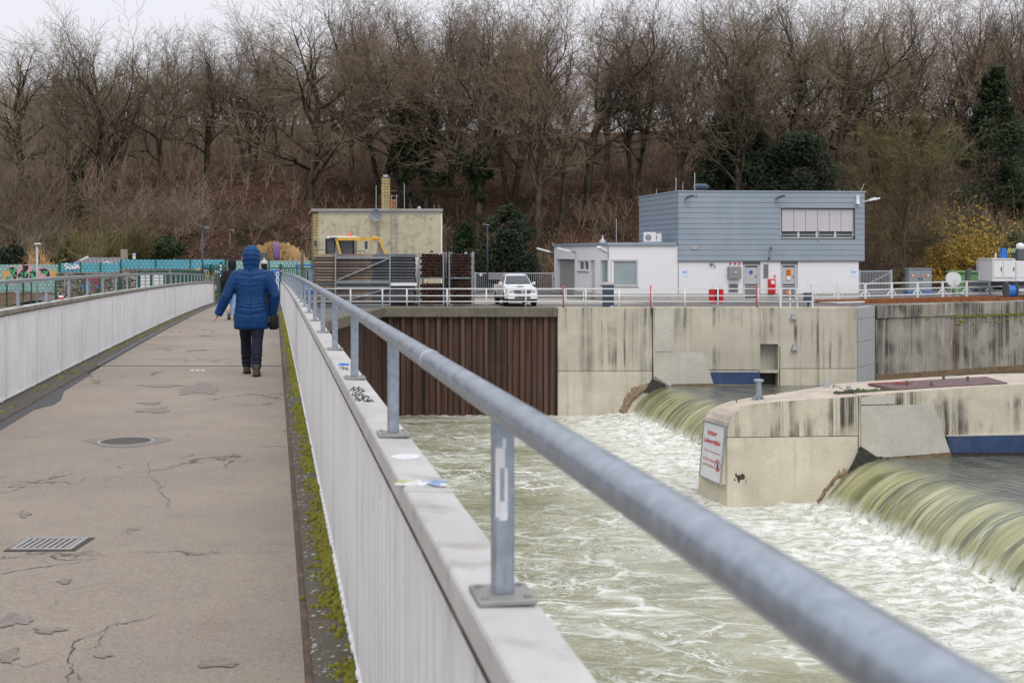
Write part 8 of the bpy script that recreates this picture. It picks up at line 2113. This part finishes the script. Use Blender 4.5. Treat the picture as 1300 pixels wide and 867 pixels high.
evergreen('green_bush', 'dark ivy mound beside the holly behind the stacked pipes', 'bush', 592, 98, 283, 52, 'ivy', 12, 3800, lambda t: max(.2, 1-.8*t**2), .12, lump=.35)
evergreen('green_bush', 'dark green bush behind the white rake machine', 'bush', 1288, 99, 296, 62, 'bush_green', 13, 4200, lambda t: max(.2, 1-.8*t**2), .11, lump=.35)
evergreen('small_pine', 'small dark pine between the two broad crowns on the horizon', 'tree', 70, 150, 98, 26, 'conifer', 14, 3500, lambda t: max(.06, 1-t), .16, lump=.40)
# undergrowth on the slope and a thicket of thin stems along its top: nobody could count these
r = random.Random(101); ug = Tubes()
for k in range(1700):
    px = r.uniform(-60, 1360); D = r.uniform(97, 150) if r.random() < .75 else r.uniform(150, 200); x = X(px, D)
    if D < float(hill_foot(x)) + 2: continue
    z = hz(x, D)-.05; h = r.uniform(.8, 3.6)*(1 if D < 128 else 1.8); b = Vector((x, D, z))
    for s in range(4):
        d = Vector((r.uniform(-.5,.5), r.uniform(-.5,.5), 1)); t = b + d*h*r.uniform(.5,1); m_ = b.lerp(t, .5)+rv(r)*.12*h; ug.chain([b, m_, t], [.024,.018,.010], 3)
        for q in range(4): a = b.lerp(t, r.uniform(.3,.95)); e = a + Vector((r.uniform(-1,1), r.uniform(-1,1), r.uniform(.1,.9)))*h*.30; ug.chain([a, e], [.013,.009], 3)
o = ug.build('undergrowth', M['twig'], None); tag(o, kind='stuff')
ug = Tubes()
for k in range(700):
    px = r.uniform(-80, 1380) if k % 5 < 2 else r.uniform(-80, 470); D = r.uniform(128, 200); x = X(px, D); z = hz(x, D)-.1; h = r.uniform(3, 8)*(1.1 if px < 500 else .85); b = Vector((x, D, z))
    t = b + Vector((r.uniform(-.15,.15)*h, r.uniform(-.1,.1)*h, h)); m_ = b.lerp(t, .5)+rv(r)*.05*h; ug.chain([b, m_, t], [.07,.05,.015], 4)
    for q in range(11):
        a = b.lerp(t, r.uniform(.25,.98)); e = a + Vector((r.uniform(-1,1), r.uniform(-1,1), r.uniform(.2,1.2)))*h*.20; mm = a.lerp(e,.5)+rv(r)*.1; ug.chain([a, mm, e], [.022,.016,.010], 3)
        for w in range(3): a2 = a.lerp(e, r.uniform(.3,1)); e2 = a2 + Vector((r.uniform(-1,1), r.uniform(-1,1), r.uniform(.0,1)))*h*.09; ug.chain([a2, e2], [.012,.009], 3)
o = ug.build('thicket', M['twig_grey'], None); tag(o, kind='stuff')
# fallen leaves: a loose layer that roughens the slope
lf = Tubes()
for k in range(26000):
    px = r.uniform(-60, 1360); D = 92 + 40*r.random()**1.1; x = X(px, D)
    if D < float(hill_foot(x)) + 1: continue
    lf.v.append((x, D, 0)); 
xs_l = np.array([v[0] for v in lf.v]); ys_l = np.array([v[1] for v in lf.v]); zs_l = hill_z(xs_l, ys_l); pts_l = list(zip(xs_l, ys_l, zs_l)); lf = Tubes()
for (x, y, z) in pts_l:
    u = rv(r).normalized(); v = u.orthogonal().normalized(); s = r.uniform(.04,.10); lf.quad(Vector((x, y, z+.04)), u*s, v*s*.7)
o = lf.build('fallen_leaves', M['dry_leaf'], None); tag(o, kind='stuff')
# ================================================================== camera, light
cam = bpy.data.cameras.new('camera'); co = bpy.data.objects.new('camera', cam); COL.objects.link(co)
co.location = (0, 0, CAMZ); co.rotation_euler = (math.radians(90), 0, 0)
cam.sensor_width = 36; cam.lens = 1600/1300*36; cam.shift_y = -(433.5-HOR)/1300; cam.clip_start = .05; cam.clip_end = 2000
cam.dof.use_dof = True; cam.dof.focus_distance = 26; cam.dof.aperture_fstop = 9.0
SC.camera = co
wd = bpy.data.worlds.new('World'); SC.world = wd; wd.use_nodes = True
nt = wd.node_tree; nt.nodes.clear()
out = nt.nodes.new('ShaderNodeOutputWorld'); bg = nt.nodes.new('ShaderNodeBackground')
sky = nt.nodes.new('ShaderNodeTexSky'); sky.sky_type = 'NISHITA'; sky.sun_disc = False
SUN_EL, SUN_AZ = math.radians(52), math.radians(167)       # azimuth clockwise from +Y: high behind the camera, a little to the left
sky.sun_elevation = SUN_EL; sky.sun_rotation = SUN_AZ; sky.air_density = 1.0; sky.dust_density = 3.0; sky.ozone_density = 1.0
hsv = nt.nodes.new('ShaderNodeHueSaturation'); hsv.inputs['Saturation'].default_value = .12; hsv.inputs['Value'].default_value = 1.0
nt.links.new(sky.outputs[0], hsv.inputs['Color'])
tc = nt.nodes.new('ShaderNodeTexCoord'); sx = nt.nodes.new('ShaderNodeSeparateXYZ'); nt.links.new(tc.outputs['Generated'], sx.inputs[0])
mr = nt.nodes.new('ShaderNodeMapRange'); nt.links.new(sx.outputs[2], mr.inputs[0]); mr.inputs[1].default_value = 0; mr.inputs[2].default_value = 1; mr.inputs[3].default_value = 7.6; mr.inputs[4].default_value = 15.5
ns = nt.nodes.new('ShaderNodeTexNoise'); ns.inputs['Scale'].default_value = 2.2; ns.inputs['Detail'].default_value = 4
mpn = nt.nodes.new('ShaderNodeMapping'); mpn.inputs['Scale'].default_value = (1,1,3); nt.links.new(tc.outputs['Generated'], mpn.inputs[0]); nt.links.new(mpn.outputs[0], ns.inputs['Vector'])
mr2 = nt.nodes.new('ShaderNodeMapRange'); nt.links.new(ns.outputs['Fac'], mr2.inputs[0]); mr2.inputs[3].default_value = .90; mr2.inputs[4].default_value = 1.08
ml = nt.nodes.new('ShaderNodeMath'); ml.operation = 'MULTIPLY'; nt.links.new(mr.outputs[0], ml.inputs[0]); nt.links.new(mr2.outputs[0], ml.inputs[1])
cl = nt.nodes.new('ShaderNodeMix'); cl.data_type = 'RGBA'; cl.blend_type = 'MULTIPLY'; cl.inputs[0].default_value = 1; cl.inputs[6].default_value = (.985,.99,1.07,1); nt.links.new(ml.outputs[0], cl.inputs[7])
mx = nt.nodes.new('ShaderNodeMix'); mx.data_type = 'RGBA'; mx.inputs[0].default_value = .85        # mostly an even cloud layer over the clear sky
nt.links.new(hsv.outputs[0], mx.inputs[6]); nt.links.new(cl.outputs[2], mx.inputs[7])
nt.links.new(mx.outputs[2], bg.inputs[0]); bg.inputs[1].default_value = .10
nt.links.new(bg.outputs[0], out.inputs[0])
sl = bpy.data.lights.new('sun', 'SUN'); sl.energy = 1.1; sl.angle = math.radians(40); sl.color = (1, .97, .93)
so = bpy.data.objects.new('sun', sl); COL.objects.link(so)
d = Vector((math.sin(SUN_AZ)*math.cos(SUN_EL), math.cos(SUN_AZ)*math.cos(SUN_EL), math.sin(SUN_EL)))
so.rotation_euler = (-d).to_track_quat('-Z', 'Y').to_euler(); so.location = (-20, -30, 40)
SC.view_settings.view_transform = 'Standard'; SC.view_settings.look = 'None'; SC.view_settings.exposure = .06; SC.view_settings.gamma = 1
SC.view_settings.use_curve_mapping = False
SC.render.engine = 'CYCLES'
SC.cycles.max_bounces = 6; SC.cycles.diffuse_bounces = 3; SC.cycles.glossy_bounces = 3; SC.cycles.transmission_bounces = 3; SC.cycles.transparent_max_bounces = 6
SC.cycles.use_denoising = True
SC.cycles.sample_clamp_indirect = 6
